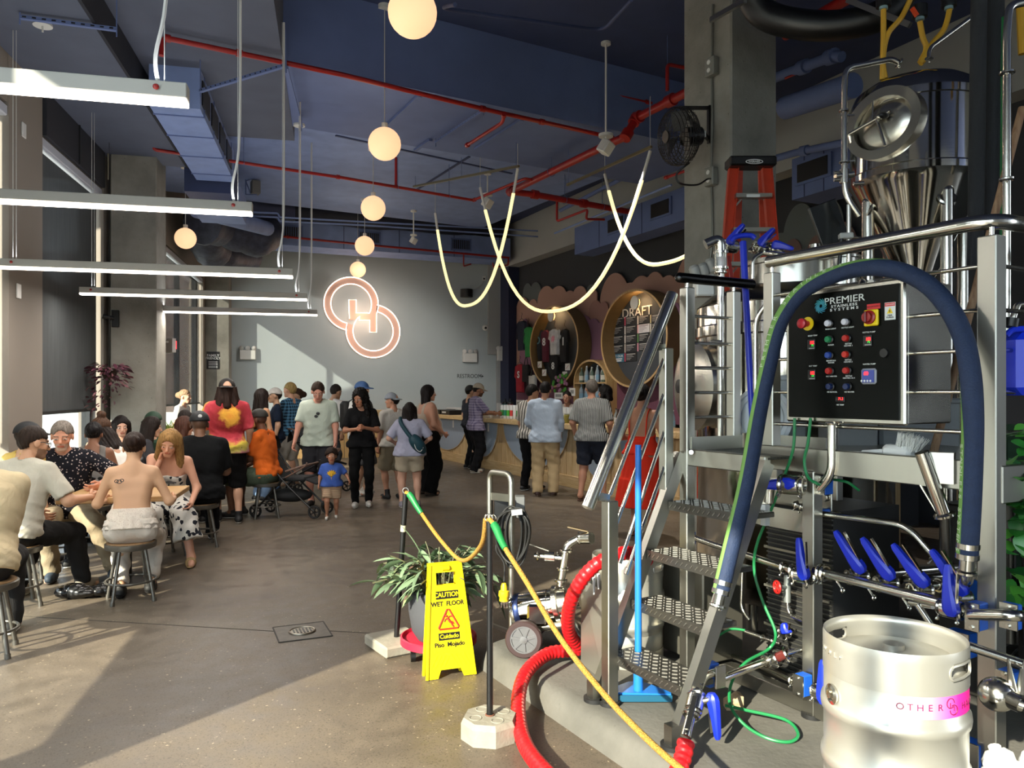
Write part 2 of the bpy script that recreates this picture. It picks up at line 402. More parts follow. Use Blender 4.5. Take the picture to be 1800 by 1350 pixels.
# left window wall
def lwall(y0,y1,z0,z1,name,m,x0=XL-.3,x1=XL):
 b=MB();b.box(((x0+x1)/2,(y0+y1)/2,(z0+z1)/2),(x1-x0,y1-y0,z1-z0));return b
b=MB()
for y0,y1,m in((7.97,8.82,0),(14.4,14.9,0),(19.0,20.1,0),(11.0,13.75,0),(1.95,2.15,0),(-7.2,-6.8,0)):
 b.box((XL-.15,(y0+y1)/2,2.95),(.3,y1-y0,5.9))
b.box((XL-.15,6.5,(4.3+5.9)/2),(.28,27.2,1.6))
b.box((XL-.15,6.5,.06),(.28,27.2,.12))
struct('wall_left',b,M_['pier'])
wn=1
for y0,y1,ns,sh,shm in((-6.8,1.95,2,None,None),(2.15,7.97,3,1.15,'shadel'),(8.82,10.98,1,1.40,'shade'),(13.75,14.4,1,None,None),(14.9,19.0,2,1.38,'shade2')):
 fr=MB()
 for k in range(ns+1):fr.box((XL-.2,y0+(y1-y0)*k/ns,2.2),(.10,.06,4.2))
 for z in(.15,4.27):fr.box((XL-.2,(y0+y1)/2,z),(.10,y1-y0,.06))
 wf=fr.obj('window_%d'%wn,M_['mull'],None,0);wf['kind']='structure';wn+=1
 for k in range(ns):
  p=MB();p.box((XL-.2,y0+(y1-y0)*(k+.5)/ns,2.2),(.012,(y1-y0)/ns-.06,4.1));p.obj('pane',M_['glass'],wf,0)
 if sh:
  lab={'shadel':'pale grey roller shade at the left edge beside the taupe pier','shade':'charcoal roller shade left of the hanging burgundy plant','shade2':'narrow dark roller shade in far bay near the red exit sign'}[shm]
  t=thing('roller_shade',lab,'shade',(XL-.08,(y0+y1)/2,sh))
  q=MB();q.box((XL-.08,(y0+y1)/2,(sh+4.15)/2),(.006,y1-y0-.05,4.15-sh));q.obj('fabric',M_[shm],t,0)
  q=MB();q.box((XL-.08,(y0+y1)/2,sh),(.03,y1-y0-.05,.035));q.obj('hem_bar',M_['mull'],t,0)
  q=MB();q.box((XL-.06,(y0+y1)/2,4.22),(.10,y1-y0,.10),bev=.01);q.obj('cassette',mat('cassette_%s'%shm,'b9bcc6',.5),t,0)
b=MB();b.box((XL+.01,9.9,4.68),(.04,2.1,.80));tp=struct('trim_2',b,mat('transom_panel','23252d',.6),label='dark transom panel over the charcoal shade')
b=MB();b.box((XL+.035,9.9,4.68),(.02,.03,.80));b.obj('panel_joint',M_['mull'],tp,0)
for nm,x0,x1,y0,y1 in(('column_near',XL+.08,XL+.64,11.0,11.6),('column_far',XL,XL+.54,19.25,19.7)):
 b=MB();b.box(((x0+x1)/2,(y0+y1)/2,2.95),(x1-x0,y1-y0,5.9),bev=.012)
 struct('column',b,M_['conc'],label='bare concrete column '+('beside the hanging burgundy plant'if nm=='column_near'else 'carrying the black poster in far corner'))
b=MB();y=10.985;b.tube(elbows([(XL+.06,y,4.4),(XL+.06,y,4.95),(XL+.66,y,4.95),(XL+.66,11.3,4.95)],.08),.012,8)
b.top('conduit',mat('conduit_tan','8e8674',.5,.4),'thin conduit bent over the top of the left concrete column','conduit')
# back wall and its jog
XC=on_y(895,600,YB).x
b=MB();b.box(((XL+XC)/2,YB+.15,2.95),(XC-XL+.4,.3,5.9));struct('wall_back',b,M_['wall'])
jx0=on_y(857,600,YB).x;jx1=XC+.05
b=MB();zj=on_y(870,623,YB).z;xj=on_y(872,600,YB).x
b.box(((jx0+jx1)/2,YB-.06,(zj+5.9)/2),(jx1-jx0,.12,5.9-zj));b.box(((xj+jx1)/2,YB-.06,zj/2),(jx1-xj,.12,zj));struct('wall_back_jog',b,M_['wallw'])
b=MB();b.box(((XL+XC)/2,YB-.015,.06),(XC-XL-.2,.03,.12));struct('baseboard_back',b,M_['wall'])
# bar wall: charcoal below, light bulkhead above
BW0=Vector((XC+.02,YB,0))
def BWp(s,out=0.0,z=0.0):
 return BW0-BE*s-BN*out+UP*z
def onbar(px,py,out=0.0):
 p=PLN(px,py,BWp(0,out),BN);d=p-BWp(0,out);return-d.dot(BE),p.z
BRZ=atan2(-BE.y,-BE.x)
def bwbox(b,s0,s1,o0,o1,z0,z1,bev=0):
 c=BWp((s0+s1)/2,(o0+o1)/2,(z0+z1)/2);b.box(c,(s1-s0,o1-o0,z1-z0),rz=BRZ,bev=bev);return b
struct('wall_right',bwbox(MB(),-.3,22,-.3,0,0,5.9),M_['dkwall'])
zb=4.85
struct('wall_right_bulkhead',bwbox(MB(),-.1,22,0,.32,zb,5.9),M_['wallw'])
s0,z0=onbar(897,600);s1,z1=onbar(913,600)
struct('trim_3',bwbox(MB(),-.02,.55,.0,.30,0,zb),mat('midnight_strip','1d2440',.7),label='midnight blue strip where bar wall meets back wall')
b=MB();b.box((6.9,-6.9,2.95),(13,.25,5.9));b.box((-1.35,-6.9,5.1),(3.6,.25,1.6));struct('wall_front',b,M_['wallw'])  # unseen front wall, closed up mostly to cut sky light from behind
fr=MB()
for x in(-2.9,-1.2,.4):fr.box((x,-6.95,2.2),(.08,.1,4.3))
wf=fr.obj('window_%d'%wn,M_['mull'],None,0);wf['kind']='structure'
for x in(-2.05,-.4):
 p=MB();p.box((x,-6.95,2.2),(1.55,.012,4.2));p.obj('pane',M_['glass'],wf,0)
 # street outside
b=MB();b.box((-33,10,-.12),(60,160,.2));struct('street',b,mat('sunny_pavement','c9c4b8',.9,noise=.15,scale=.4))
b=MB();b.box((0,-47,-.12),(60,80,.2));struct('street_front',b,mat('front_pavement','b5b0a6',.9,noise=.15,scale=.4))
brick=mat('dark_brick','4b3a33',.9,noise=.3,scale=2)
def building(name,c,size,nwin,label):
 t=thing(name,label,'building',(c[0],c[1],0));q=MB();q.box((c[0],c[1],size[2]/2),size);q.obj('wall',brick,t,0)
 return t
t=building('brick_building',(-38,30),None or(14,90,11),0,'dark brick building across the street beyond the windows')
for k in range(14):
 q=MB();q.box((-30.98,-8+k*6,4),(.1,2.4,2.2));q.obj('window',M_['mull'],t,0)
building('corner_building',(-18,75),(24,12,13),0,'dark brick corner building far beyond the end bay')
# ceiling
b=MB();b.box((4,6.5,ZC+.1),(18,29,.2));struct('ceiling',b,M_['navy'])
def gbox(b,p,u0,u1,v0,v1,z0,z1):
 c=Vector(p)+EN*(u0+u1)/2+EE*(v0+v1)/2;c.z=(z0+z1)/2
 return b.box(c,(u1-u0,v1-v0,z1-z0),rz=EA)
D0=on_z(600,130,5.05)
struct('ceiling_soffit',gbox(MB(),D0,-.9,5.6,0,1.9,5.05,ZC+.02),M_['slate'])
pc=MB();gbox(pc,D0,-6.5,5.2,1.9,6.9,5.22,ZC+.02);struct('ceiling_panel',pc,M_['periw'])
M_['slate2']=mat('grey_ceiling_paint','596072',.8,noise=.1,scale=3)
b=MB();b.box((-1.22,5.6,5.47),(1.46,10.5,.86));struct('ceiling_strip',b,M_['slate2'])
b=MB();b.box((-2.43,5.6,5.32),(.94,11.6,1.16));struct('ceiling_strip_edge',b,M_['slate2'])
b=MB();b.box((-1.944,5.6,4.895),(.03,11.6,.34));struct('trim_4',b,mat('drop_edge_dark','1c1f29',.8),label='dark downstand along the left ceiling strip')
# lamps
M_['globe']=emis('opal_globe','ffd0a0',.62)
M_['tubeled']=emis('led_diffuser','fff2e4',6.0)
M_['cord']=mat('pale_cord','c9c9c6',.5)
M_['lampgrey']=mat('lamp_grey_paint','b9b8b2',.55)
glab=['largest and nearest opal globe pendant at the top of the picture','second nearest opal globe pendant under the navy ceiling','middle opal globe pendant, third of the row of five','fourth opal globe pendant, just above the one by the ring sign','smallest and farthest opal globe pendant touching the ring sign']
def globe_lamp(c,r,ztop,label,power,group):
 t=thing('globe_pendant',label,'lamp',(c.x,c.y,c.z),0,group)
 b=MB();b.sphere(c,r,28);b.obj('globe',M_['globe'],t,60)
 b=MB();b.cyl(c+UP*r*.96,c+UP*(r+.05),.035,n=12);b.obj('cap',M_['white'],t)
 b=MB();b.cyl(c+UP*r,Vector((c.x,c.y,ztop)),.006,n=6);b.obj('cord',M_['cord'],t)
 b=MB();b.cyl(Vector((c.x,c.y,ztop-.045)),Vector((c.x,c.y,ztop)),.07,n=18);b.obj('canopy',M_['white'],t)
 l=bpy.data.lights.new('globe_light','POINT');l.energy=power;l.color=(1,.80,.55);l.shadow_soft_size=r+.01
 o=bpy.data.objects.new('globe_light',l);COL.objects.link(o);o.parent=t
 return t
for i,(px,py,d,zt)in enumerate(((725,22,5.66,ZC),(676,253,8.5,ZC),(656,366,11.3,5.22),(641,432,14.3,5.22),(629,474,17.4,ZC))):
 globe_lamp(P(px,py,d),.18,zt,glab[i],60,'row of opal globe pendants')
globe_lamp(P(326,419,12.2),.165,5.22,'lone opal globe pendant near the left concrete column',45,None)
def linear_lamp(px,py,d,L,label,hang,bar_h=.066,wdt=.075):
 e=P(px,py,d);a=e-Vector((L,0,0))+Vector((0,.0,0));ax=Vector((1,0,0))
 t=thing('linear_pendant',label,'lamp',((a+e)/2)[:],0,'long linear pendants over the tables')
 b=MB();b.box((a+e)/2-UP*bar_h/2,(L,wdt,bar_h),bev=.004);b.obj('housing',M_['lampgrey'],t,0)
 b=MB();b.box((a+e)/2-UP*(bar_h+.010),(L-.004,wdt-.002,.020),bev=.003);b.obj('diffuser',M_['tubeled'],t,0)
 for q,k in((e-ax*.12,1),(a+ax*.12,0)):
  b=MB();b.lathe([(.001,.0),(.011,.0),(.013,.006),(.008,.013),(.001,.014)],q-UP*.03-Vector((0,wdt/2,0)),(0,-1,0),12);b.obj('red_knob',M_['red'],t)
  b=MB();zt=hang
  pts=[q+Vector((0,0,0)),q+Vector((-.01,0,.12)),q+Vector((.03,.0,.35)),q+Vector((.04,0,.8)),Vector((q.x+.04,q.y,zt))]if k else[q,Vector((q.x,q.y,zt))]
  b.tube(spline(pts,5),.009 if k else.003,6);b.obj('power_cord'if k else 'cable',M_['cord'],t)
  b=MB();b.cyl(q+Vector((.025,0,0)),Vector((q.x+.025,q.y,zt)),.0022,n=5);b.obj('cable',M_['cord'],t)
 l=bpy.data.lights.new('strip_light','AREA');l.shape='RECTANGLE';l.size=L;l.size_y=wdt;l.energy=24;l.color=(1,.94,.86)
 o=bpy.data.objects.new('strip_light',l);COL.objects.link(o);o.parent=t;o.location=(0,0,-bar_h-.024)
 l2=bpy.data.lights.new('added_ceiling_fill','AREA');l2.shape='RECTANGLE';l2.size=L;l2.size_y=wdt;l2.energy=7;l2.color=(.95,.97,1)  # upward fill light added to brighten the ceiling
 o=bpy.data.objects.new('added_ceiling_fill',l2);COL.objects.link(o);o.parent=t;o.location=(0,0,.02);o.rotation_euler=(pi,0,0)
 return t
ll=['nearest long linear pendant lamp, top left corner','second nearest long linear pendant lamp, at the left','middle one of the five linear pendant lamps','fourth linear pendant lamp, second lowest of the five','farthest and lowest of the five linear pendant lamps']
for i,(px,py,d)in enumerate(((331,151,3.3),(444,357,5.25),(515,473,7.15),(540,516,9.1),(558,545,11.1))):
 linear_lamp(px,py,d,2.44 if i>1 else 2.6,ll[i],5.05 if d<9.5 else 5.22)
 # sprinkler pipes
def pz(pts):return[on_z(x,y,z)for x,y,z in pts]
def pd(pts):return[P(x,y,d)for x,y,d in pts]
def pipe(name,pts,r,m,label,cat='pipe',bend=.08,coup=(),n=10,hang=(),parent=None,group=None,zt=ZC):
 o0=pts[0]
 t=thing(name,label,cat,o0[:],0,group)
 b=MB();b.tube(elbows(pts,bend),r,n);b.obj('run',m,t)
 for c in coup:
  i,f=c;a,e=pts[i],pts[i+1];q=a.lerp(e,f);dd=(e-a).normalized()
  b=MB();b.cyl(q-dd*r*1.1,q+dd*r*1.1,r*1.45,n=n);b.obj('coupling',m,t)
 for i,f in hang:
  q=pts[i].lerp(pts[i+1],f)
  if q.z<zt-.05:
   b=MB();b.torus(q,r*1.25,.004,(pts[i+1]-pts[i]),14,5);b.cyl(q+UP*r*1.2,Vector((q.x,q.y,zt)),.005,n=5);b.obj('hanger',M_['slate'],t)
 return t
rd=M_['red']
pipe('sprinkler_pipe',pz([(245,0,5.4),(740,113,5.4)])+pz([(752,98,5.52),(950,138,5.52),(1145,182,5.52)]),.026,rd,'red sprinkler pipe with a jog, topmost across the navy ceiling',bend=.04,coup=((0,.15),(0,.98),(2,.02),(2,.5),(3,.95)),hang=((0,.75),(2,.5),(3,.6)))
t=pipe('sprinkler_pipe',pz([(284,98,4.78)])+pz([(287,66,4.96),(600,131,4.96),(860,194,4.96),(1078,242,4.96)]),.026,rd,'red sprinkler pipe running along the edge of grey duct',bend=.05,coup=((1,.02),(1,.4),(2,.95),(3,.4)),hang=())
pipe('sprinkler_riser',[on_z(948,138,5.52),on_z(948,138,5.52)+UP*.36],.026,rd,'short upright red pipe rising to the navy ceiling',coup=((0,.02),(0,.95)))
pipe('sprinkler_branch',pz([(886,201,4.9),(884,215,4.86),(820,256,4.86)]),.022,rd,'short red branch pipe with a sprinkler head under the duct',coup=((0,.1),(1,.97)))
pipe('sprinkler_main',pz([(1235,148,5.1),(1118,208,5.1)])+pz([(1100,240,4.84),(1060,258,4.84),(895,338,4.84)]),.052,rd,'thick red sprinkler main with a double elbow',bend=.1,coup=((0,.45),(0,.97),(1,.08),(1,.92),(3,.97)),n=14,hang=((0,.5),(3,.5)))
pipe('sprinkler_main',pz([(1380,62,5.1),(1520,-20,5.1)]),.052,rd,'thick red pipe seen right of the concrete pillar',coup=((0,.3),),n=14)
pipe('sprinkler_cross_main',pz([(897,337,4.80),(940,342,4.80),(1105,372,4.80)]),.05,rd,'thick red pipe crossing below the main towards the bar wall',coup=((1,.0),(1,.5)),n=14,hang=((1,.3),(1,.7)))
pipe('sprinkler_pipe',pz([(270,216,5.05),(270,263,4.72),(600,312,4.72),(832,352,4.72),(922,314,4.80),(935,316,4.80)]),.022,rd,'thin red sprinkler pipe dropping at the left column and running right',bend=.05,coup=((0,.1),(1,.98),(3,.02)),hang=((1,.16),(1,.45),(2,.4),(2,.8)),zt=5.22)
pipe('sprinkler_riser',[on_z(696,329,4.72),on_z(696,329,4.72)+UP*.45],.02,rd,'short upright red pipe above the third globe',coup=((0,.02),))
pipe('sprinkler_pipe',pd([(402,385,16.0),(410,407,16.1),(640,430,17.2),(895,453,18.6)]),.024,rd,'far red sprinkler pipe along the boxed duct by the back wall',bend=.05,coup=((1,.4),(2,.5)))
pipe('sprinkler_pipe',pd([(415,432,17.6),(640,443,18.6)]),.018,rd,'thin red pipe below the boxed duct, against the grey wall',coup=((0,.4),))
pipe('sprinkler_drop',pd([(815,446,18.6),(815,468,18.6),(828,464,18.7)]),.018,rd,'small hooked red pipe under the boxed duct',bend=.03)
pipe('sprinkler_drop',pd([(894,452,18.6),(893,466,18.6),(868,470,18.6),(866,462,18.6)]),.02,rd,'hooked red pipe at the corner of the bar wall',bend=.03)
pipe('sprinkler_drop',pd([(979,344,12.8),(979,389,12.8),(1033,368,12.2),(1030,385,12.2),(1062,386,12.5)]),.02,rd,'hooked red pipe hanging below the cross main',bend=.05)
pipe('sprinkler_branch',pd([(1300,268,9.0),(1168,313,9.9)]),.018,rd,'thin red branch pipe behind the wall fan',coup=((0,.97),))
pipe('sprinkler_riser',pz([(1173,160,5.2),(1173,113,5.5),(1230,124,5.5)]),.022,rd,'red pipe bending over left of the concrete pillar',bend=.05)
pipe('sprinkler_branch',pd([(1380,138,9.5),(1435,114,9.2)]),.015,rd,'thin red pipe right of the concrete pillar')
# conduits and drains painted with the ceiling
sl=M_['slate'];pv=M_['periw']
pipe('roof_drain',pd([(1480,100,8.6),(1466,98,8.7),(1380,130,9.6),(1230,190,11),(1120,235,12.4)]),.06,sl,'blue painted drain pipe along the bulkhead, upper one',coup=((1,.05),(1,.6),(2,.4)),n=12)
pipe('roof_drain',pd([(1300,225,10.4),(1120,300,12.2),(985,370,14)]),.035,sl,'thin blue painted drain pipe below the fan',n=10)
pipe('roof_drain',pd([(1560,235,8.4),(1400,268,9.6),(1340,285,10)]),.045,sl,'blue painted drain pipe right of the pillar, lower one',coup=((0,.3),(0,.9)),n=12)
pipe('roof_drain',pd([(1380,190,9),(1500,150,8.0)]),.13,sl,'fat blue painted duct pipe right of the pillar',n=16)
pipe('conduit',pd([(800,8,5.6),(770,14,6.0),(1060,54,7.4),(1110,0,6.2)]),.016,M_['navy'],'navy conduit looping across the navy ceiling',bend=.25,n=8)
for k,(ya,yb,lab)in enumerate(((406,437,'upper one of the two pale conduits across the back'),(413,444,'lower one of the two pale conduits across the back'))):
 pipe('conduit',pd([(445,373+7*k,14.4),(489,375+7*k,14.7),(491,382+7*k,14.7),(640,390+6*k,15.5),(945,ya-0+3*k,17.4)]),.018,pv,lab,bend=.04,n=8)
pipe('conduit',pd([(975,410,15.4),(1180,325,11.8)]),.02,pv,'pale blue conduit slanting below the red cross main',n=8)
def strut(a,b_,label):
 q=MB();d=(b_-a);n=max(4,int(d.length/.07));q.bar(a,b_,.035,.03)
 t=thing('strut_channel',label,'strut',a[:]);q.obj('channel',sl,t,0)
 for e in(a,b_):q=MB();q.cyl(e-UP*.06,Vector((e.x,e.y,max(e.z+.1,5.06))),.006,n=6);q.obj('hanger_rod',sl,t)
 h=MB()
 for i in range(n):
  c=a.lerp(b_,(i+.5)/n);h.box(c+Vector((0,-.019,0)),(.03,.004,.012))
 h.obj('slots',M_['mull'],t,0)['kind']='stuff'
 return t
for(a,b_,z,lab)in(((352,160),(502,115),4.72,'slotted strut channel hanging left, below the ceiling strip'),((766,250),(850,194),4.99,'slotted strut channel under the middle of the duct'),((503,118),(530,222),4.9,'slotted strut channel over the middle linear lamp')):
 strut(on_z(a[0],a[1],z),on_z(b_[0],b_[1],z),lab)
strut(on_z(35,30,4.70),on_z(205,52,4.70),'slotted strut channel top left near the white disc')
for k,(a,b_)in enumerate((((682,220),(738,168)),((836,262),(918,210)),((730,330-66),(757,246)))):
 q=MB();q.bar(on_z(a[0],a[1],5.03),on_z(b_[0],b_[1],5.03),.05,.03);q.top('duct_stiffener',sl,['flat stiffener under the duct beside the second globe','flat stiffener under the duct right of the red branch','short stiffener at the near edge of blue panel'][k],'stiffener',smooth=0)
for k,(a,b_)in enumerate((((590,238),(900,305)),((730,335),(825,275)))):
 q=MB();q.bar(on_z(a[0],a[1],5.215),on_z(b_[0],b_[1],5.215),.04,.02);struct('trim_%d'%(5+k),q,M_['navy'],label='joint in the blue ceiling panel')
t=thing('supply_duct','pale blue duct with side louvres along the left wall ceiling','duct',(-1.62,9.6,4.6))
b=MB();b.box((-1.60,10.1,4.83),(.50,2.9,.44));b.obj('trunk',pv,t,0)
for y in(9.0,9.65,10.3,10.95):
 b=MB();b.box((-1.345,y,4.82),(.02,.5,.26));lv=b.obj('louvre',M_['mull'],t,0)
for y in(8.9,9.6,10.4,11.2):
 b=MB();b.box((-1.60,y,4.83),(.52,.02,.46));b.obj('seam',sl,t,0)
b=MB();b.box((-1.72,12.1,4.72),(.62,.9,.5));b.obj('transition',M_['navy'],t,0)
b=MB();b.box((-1.75,13.1,4.66),(.7,1.1,.42));b.obj('elbow',pv,t,0)
def lumpy(pts,r,n=14):
 q=MB();pp=spline(pts,6);rr=[r*(1+.07*sin(i*1.7)+.05*sin(i*3.1))for i in range(len(pp))];q.tube(pp,rr,n);return q
ins=mat('insulation_wrap','454c62',.55,noise=.4,scale=9,bump=.9,bscale=12)
t=thing('flexible_duct','wrapped insulated duct bending down in the far left corner','duct',P(400,400,15)[:])
lumpy([P(355,395,14.2),P(390,400,15.0),P(450,420,15.6),P(470,405,16.2)],.36).obj('branch',ins,t)
lumpy([P(372,440,15.6),P(405,452,16.2),P(440,452,17.2)],.27).obj('branch',ins,t)
lumpy([P(358,380,14.6),P(366,430,15.4),P(384,445,16)],.36).obj('trunk',ins,t)
lumpy([P(520,372,17.4),P(700,386,18.0),P(880,400,19.3)],.26).top('insulated_duct',mat('dark_wrap','1d2335',.6,noise=.3,scale=6,bump=.6,bscale=10),'dark wrapped duct above the boxed duct by back wall','duct')
pipe('round_duct',pd([(345,368,12.5),(420,388,13.6),(470,402,15.2)]),.14,pv,'smooth pale blue round duct left of the boxed duct',n=16)
def boxed(pa,da,pb,db,h,dep,label,grilles,m=None):
 a=P(pa[0],pa[1],da);e=P(pb[0],pb[1],db);e.z=a.z;d=e-a;L=d.length;d/=L;nrm=Vector((-d.y,d.x,0))
 t=thing('fan_coil_box',label,'duct',a[:],0)
 q=MB();c=(a+e)/2+nrm*dep/2+UP*h/2;q.box(c,(L,dep,h),rz=atan2(d.y,d.x));q.obj('casing',m or pv,t,0)
 for f in grilles:
  p=a+d*L*f+UP*h*.55-nrm*.008
  q=MB();q.box(p,(.52,.03,.30),rz=atan2(d.y,d.x));g=q.obj('grille',sl,t,0)
  q=MB();q.box(p-nrm*.012,(.44,.02,.22),rz=atan2(d.y,d.x));q.obj('opening',M_['mull'],g,0)
  q=MB()
  for k in range(9):q.box(p-nrm*.022+d*(k-4)*.048,(.012,.012,.22),rz=atan2(d.y,d.x))
  q.obj('vanes',sl,g,0)['kind']='stuff'
 for f in(.05,.3,.52,.75,.95):
  q=MB();q.box(a+d*L*f+UP*h/2-nrm*.004,(.012,.012,h),rz=atan2(d.y,d.x));q.obj('seam',M_['navy'],t,0)
 return t
boxed((463,428),17.0,(897,458),19.2,.55,.8,'long pale blue boxed duct with three grilles along the back wall',(.10,.40,.78))
def wallbox(px0,py0,px1,out,h,label,grilles):
 s_a,za=onbar(px0,py0,out);s_b,_=onbar(px1,py0,out)
 t=thing('fan_coil_box',label,'duct',BWp((s_a+s_b)/2,out/2,za)[:])
 bwbox(MB(),s_a,s_b,.30,out,za,za+h).obj('casing',M_['slate'],t,0)
 for f in grilles:
  s=s_a+(s_b-s_a)*f
  g=bwbox(MB(),s-.3,s+.3,out,out+.03,za+h*.3,za+h*.85).obj('grille',sl,t,0)
  bwbox(MB(),s-.25,s+.25,out+.03,out+.04,za+h*.36,za+h*.79).obj('opening',M_['mull'],g,0)
 for f in(.2,.5,.8):
  bwbox(MB(),s_a+(s_b-s_a)*f-.006,s_a+(s_b-s_a)*f+.006,out,out+.006,za,za+h).obj('seam',M_['navy'],t,0)
 return t
wallbox(1010,448,1290,.75,.55,'boxed fan coil with grilles on bulkhead left of the pillar',(.33,.62))
wallbox(1392,352,1510,.85,.55,'boxed fan coil with a square grille right of the pillar',(.35,))
def disc(px,py,z,r,label):
 c=on_z(px,py,z);t=thing('ceiling_disc',label,'ceiling mount',c[:])
 b=MB();b.cyl(c,c+UP*.025,r,n=24);b.obj('plate',M_['white'],t)
 b=MB();b.cyl(c-UP*.05,c,.008,n=8);b.obj('stub',M_['cord'],t)
disc(75,46,4.72,.075,'round white ceiling disc in the top left corner')
disc(526,222,4.9,.07,'round white ceiling disc under strut channel near the middle')
def spot(px,py,d,zt,r,label,drop):
 c=P(px,py,d);t=thing('ceiling_spot',label,'spotlight',c[:],0,None)
 b=MB();b.box(c,(r*1.7,r*1.7,r*1.9),rz=.6,bev=r*.15,M=Matrix.Translation(c)@Euler((.5,.3,.6)).to_matrix().to_4x4());b.obj('head',M_['white'],t,0)
 b=MB();b.cyl(c+UP*r*1.5,c+UP*r*1.9,r*1.05,n=18);b.obj('mount',M_['white'],t)
 b=MB();b.cyl(c+UP*r*.6,Vector((c.x,c.y,zt)),.013,n=8);b.obj('stem',M_['white'],t)
 b=MB();b.cyl(Vector((c.x,c.y,zt-.03)),Vector((c.x,c.y,zt)),.06,n=18);b.obj('canopy',M_['white'],t)
 l=bpy.data.lights.new('spot_light','SPOT');l.energy=260;l.spot_size=radians(95);l.spot_blend=.6;l.color=(1,.93,.84);l.shadow_soft_size=.06
 o=bpy.data.objects.new('spot_light',l);COL.objects.link(o);o.parent=t;o.location=(0,0,-r*1.6)
 o.rotation_euler=(((BN*.5 if px!=727 else Vector((-.25,.9,.2)))+Vector((0,0,-1))).to_track_quat('-Z','Y')).to_euler()
spot(1065,259,9.4,ZC,.085,'white cube spotlight on a long stem in front of red main',1)
spot(857,357,12.6,5.22,.08,'white cube spotlight between the hanging rope lights',1)
spot(727,423,15.2,5.22,.065,'white cube spotlight right of the fourth globe',1)
t=thing('ceiling_speaker','grey loudspeaker on a bracket under the blue panel at the left','speaker',P(449,330,13)[:])
b=MB();b.box(P(449,330,13),(.14,.16,.22),rz=.3,bev=.01);b.obj('cabinet',mat('speaker_grey','6d6c68',.6),t,0)
b=MB();b.bar(P(432,318,13),P(449,312,13),.015,.015);b.bar(P(432,318,13),P(440,340,13),.015,.015);b.bar(P(432,342,13),P(452,342,13),.02,.015);b.bar(P(432,342,13),P(432,300,13),.02,.02);b.obj('bracket',sl,t,0)
# hanging rope lights
M_['rope']=emis('rope_light','fff0b0',.7)
def catenary(a,b_,low,k=26):
 """parabola through both ends whose lowest point sits at `low`"""
 out=[]
 la=(a-low).length;lb=(b_-low).length
 for i in range(k+1):
  t=i/k
  if t<.5:u=1-2*t;q=low.lerp(a,u);q.z=low.z+(a.z-low.z)*u**2.5
  else:u=2*t-1;q=low.lerp(b_,u);q.z=low.z+(b_.z-low.z)*u**2.5
  out.append(q)
 return out
for i,(a,b_,lo,lab)in enumerate((((765,375,12.6),(910,296,10.6),(822,537,11.6),'leftmost drooping rope light'),((844,330,11.4),(1143,265,9.3),(972,547,10.4),'middle and widest drooping rope light'),((1063,306,10.4),(1300,320,8.4),(1166,463,9.3),'rightmost drooping rope light running behind the pillar'))):
 A=P(*a);B=P(*b_);C=P(*lo);pts=catenary(A,B,C)
 t=thing('rope_light',lab,'rope light',A[:],0,'rope lights drooping over the bar queue')
 b=MB();b.tube(pts[1:-1],.024,8);b.obj('glow_tube',M_['rope'],t)
 for q,n in((0,1),(-1,-2)):
  b=MB();b.cyl(pts[q],pts[n],.02,n=8);b.obj('end_cap',M_['white'],t)
  b=MB();b.cyl(pts[q],Vector((pts[q].x,pts[q].y,5.2 if i==1 else 5.05)),.004,n=5);b.obj('cable',M_['cord'],t)
for a,b_,lab in(((997,325,10.9),(1145,258,9.2),'thin brass rail carrying the rope lights, right one'),((727,328,12.6),(912,292,10.5),'thin grey rail carrying the rope lights, left one')):
 t=thing('light_rail',lab,'rail',P(*a)[:]);A=P(*a);B=P(*b_);b=MB();b.bar(A,B,.03,.03);b.obj('rail',mat('brass_rail','a59a77',.35,1.0),t,0)
 for f in(.02,.5,.98):
  q=A.lerp(B,f);b=MB();b.cyl(q,Vector((q.x,q.y,5.15)),.004,n=5);b.obj('cable',M_['slate'],t)
  # ring sign on the back wall
M_['neon']=emis('neon_tube','ffe6d2',2.2)
Yn=YB-.05
def wp(px,py,out=.05):return on_y(px,py,YB-out)
c1=wp(617.5,534);c2=wp(656,582);ro=(wp(665,534)-c1).length;ri=(wp(653,534)-c1).length
t=thing('ring_sign','glowing neon sign of two linked open rings on grey wall','neon sign',(c1.x,YB-.05,1.9))
def arc(c,r,a0,a1,n=40):return[Vector((c.x+r*cos(radians(a0+(a1-a0)*i/n)),Yn,c.z+r*sin(radians(a0+(a1-a0)*i/n))))for i in range(n+1)]
def pxp(x,y):return wp(x,y)
def neon(pts,closed=False):
 b=MB();b.tube(pts,.0115,6,closed=closed);b.obj('neon_tube',M_['neon'],t)
neon(arc(c1,ro,-21,261))
neon(arc(c2,ro,82,-196))
ih=[pxp(613,561),pxp(613,527),pxp(626,527),pxp(626,550),pxp(645,550)]
neon(arc(c1,ri,259,-27)+[ih[4],ih[3],ih[2],ih[1],pxp(614,560)])
jh=[pxp(631,563),pxp(650,563),pxp(650,584),pxp(662,584),pxp(662,552)]
neon(arc(c2,ri,80,-228)+jh)
bk=mat('sign_backing','c9a89a',.7)
b=MB()
for c,a0,a1 in((c1,-25,261),(c2,82,-196)):
 oo=arc(c,ro+.02,a0,a1);ii=arc(c,ri-.02,a0,a1);n=len(oo)
 v=[p+Vector((0,.022,0))for p in oo]+[p+Vector((0,.022,0))for p in ii]+[p+Vector((0,.032,0))for p in oo]+[p+Vector((0,.032,0))for p in ii]
 b.add(v,[(i,i+1,n+i+1,n+i)for i in range(n-1)]+[(2*n+i,3*n+i,3*n+i+1,2*n+i+1)for i in range(n-1)]+[(i,2*n+i,2*n+i+1,i+1)for i in range(n-1)]+[(n+i,n+i+1,3*n+i+1,3*n+i)for i in range(n-1)])
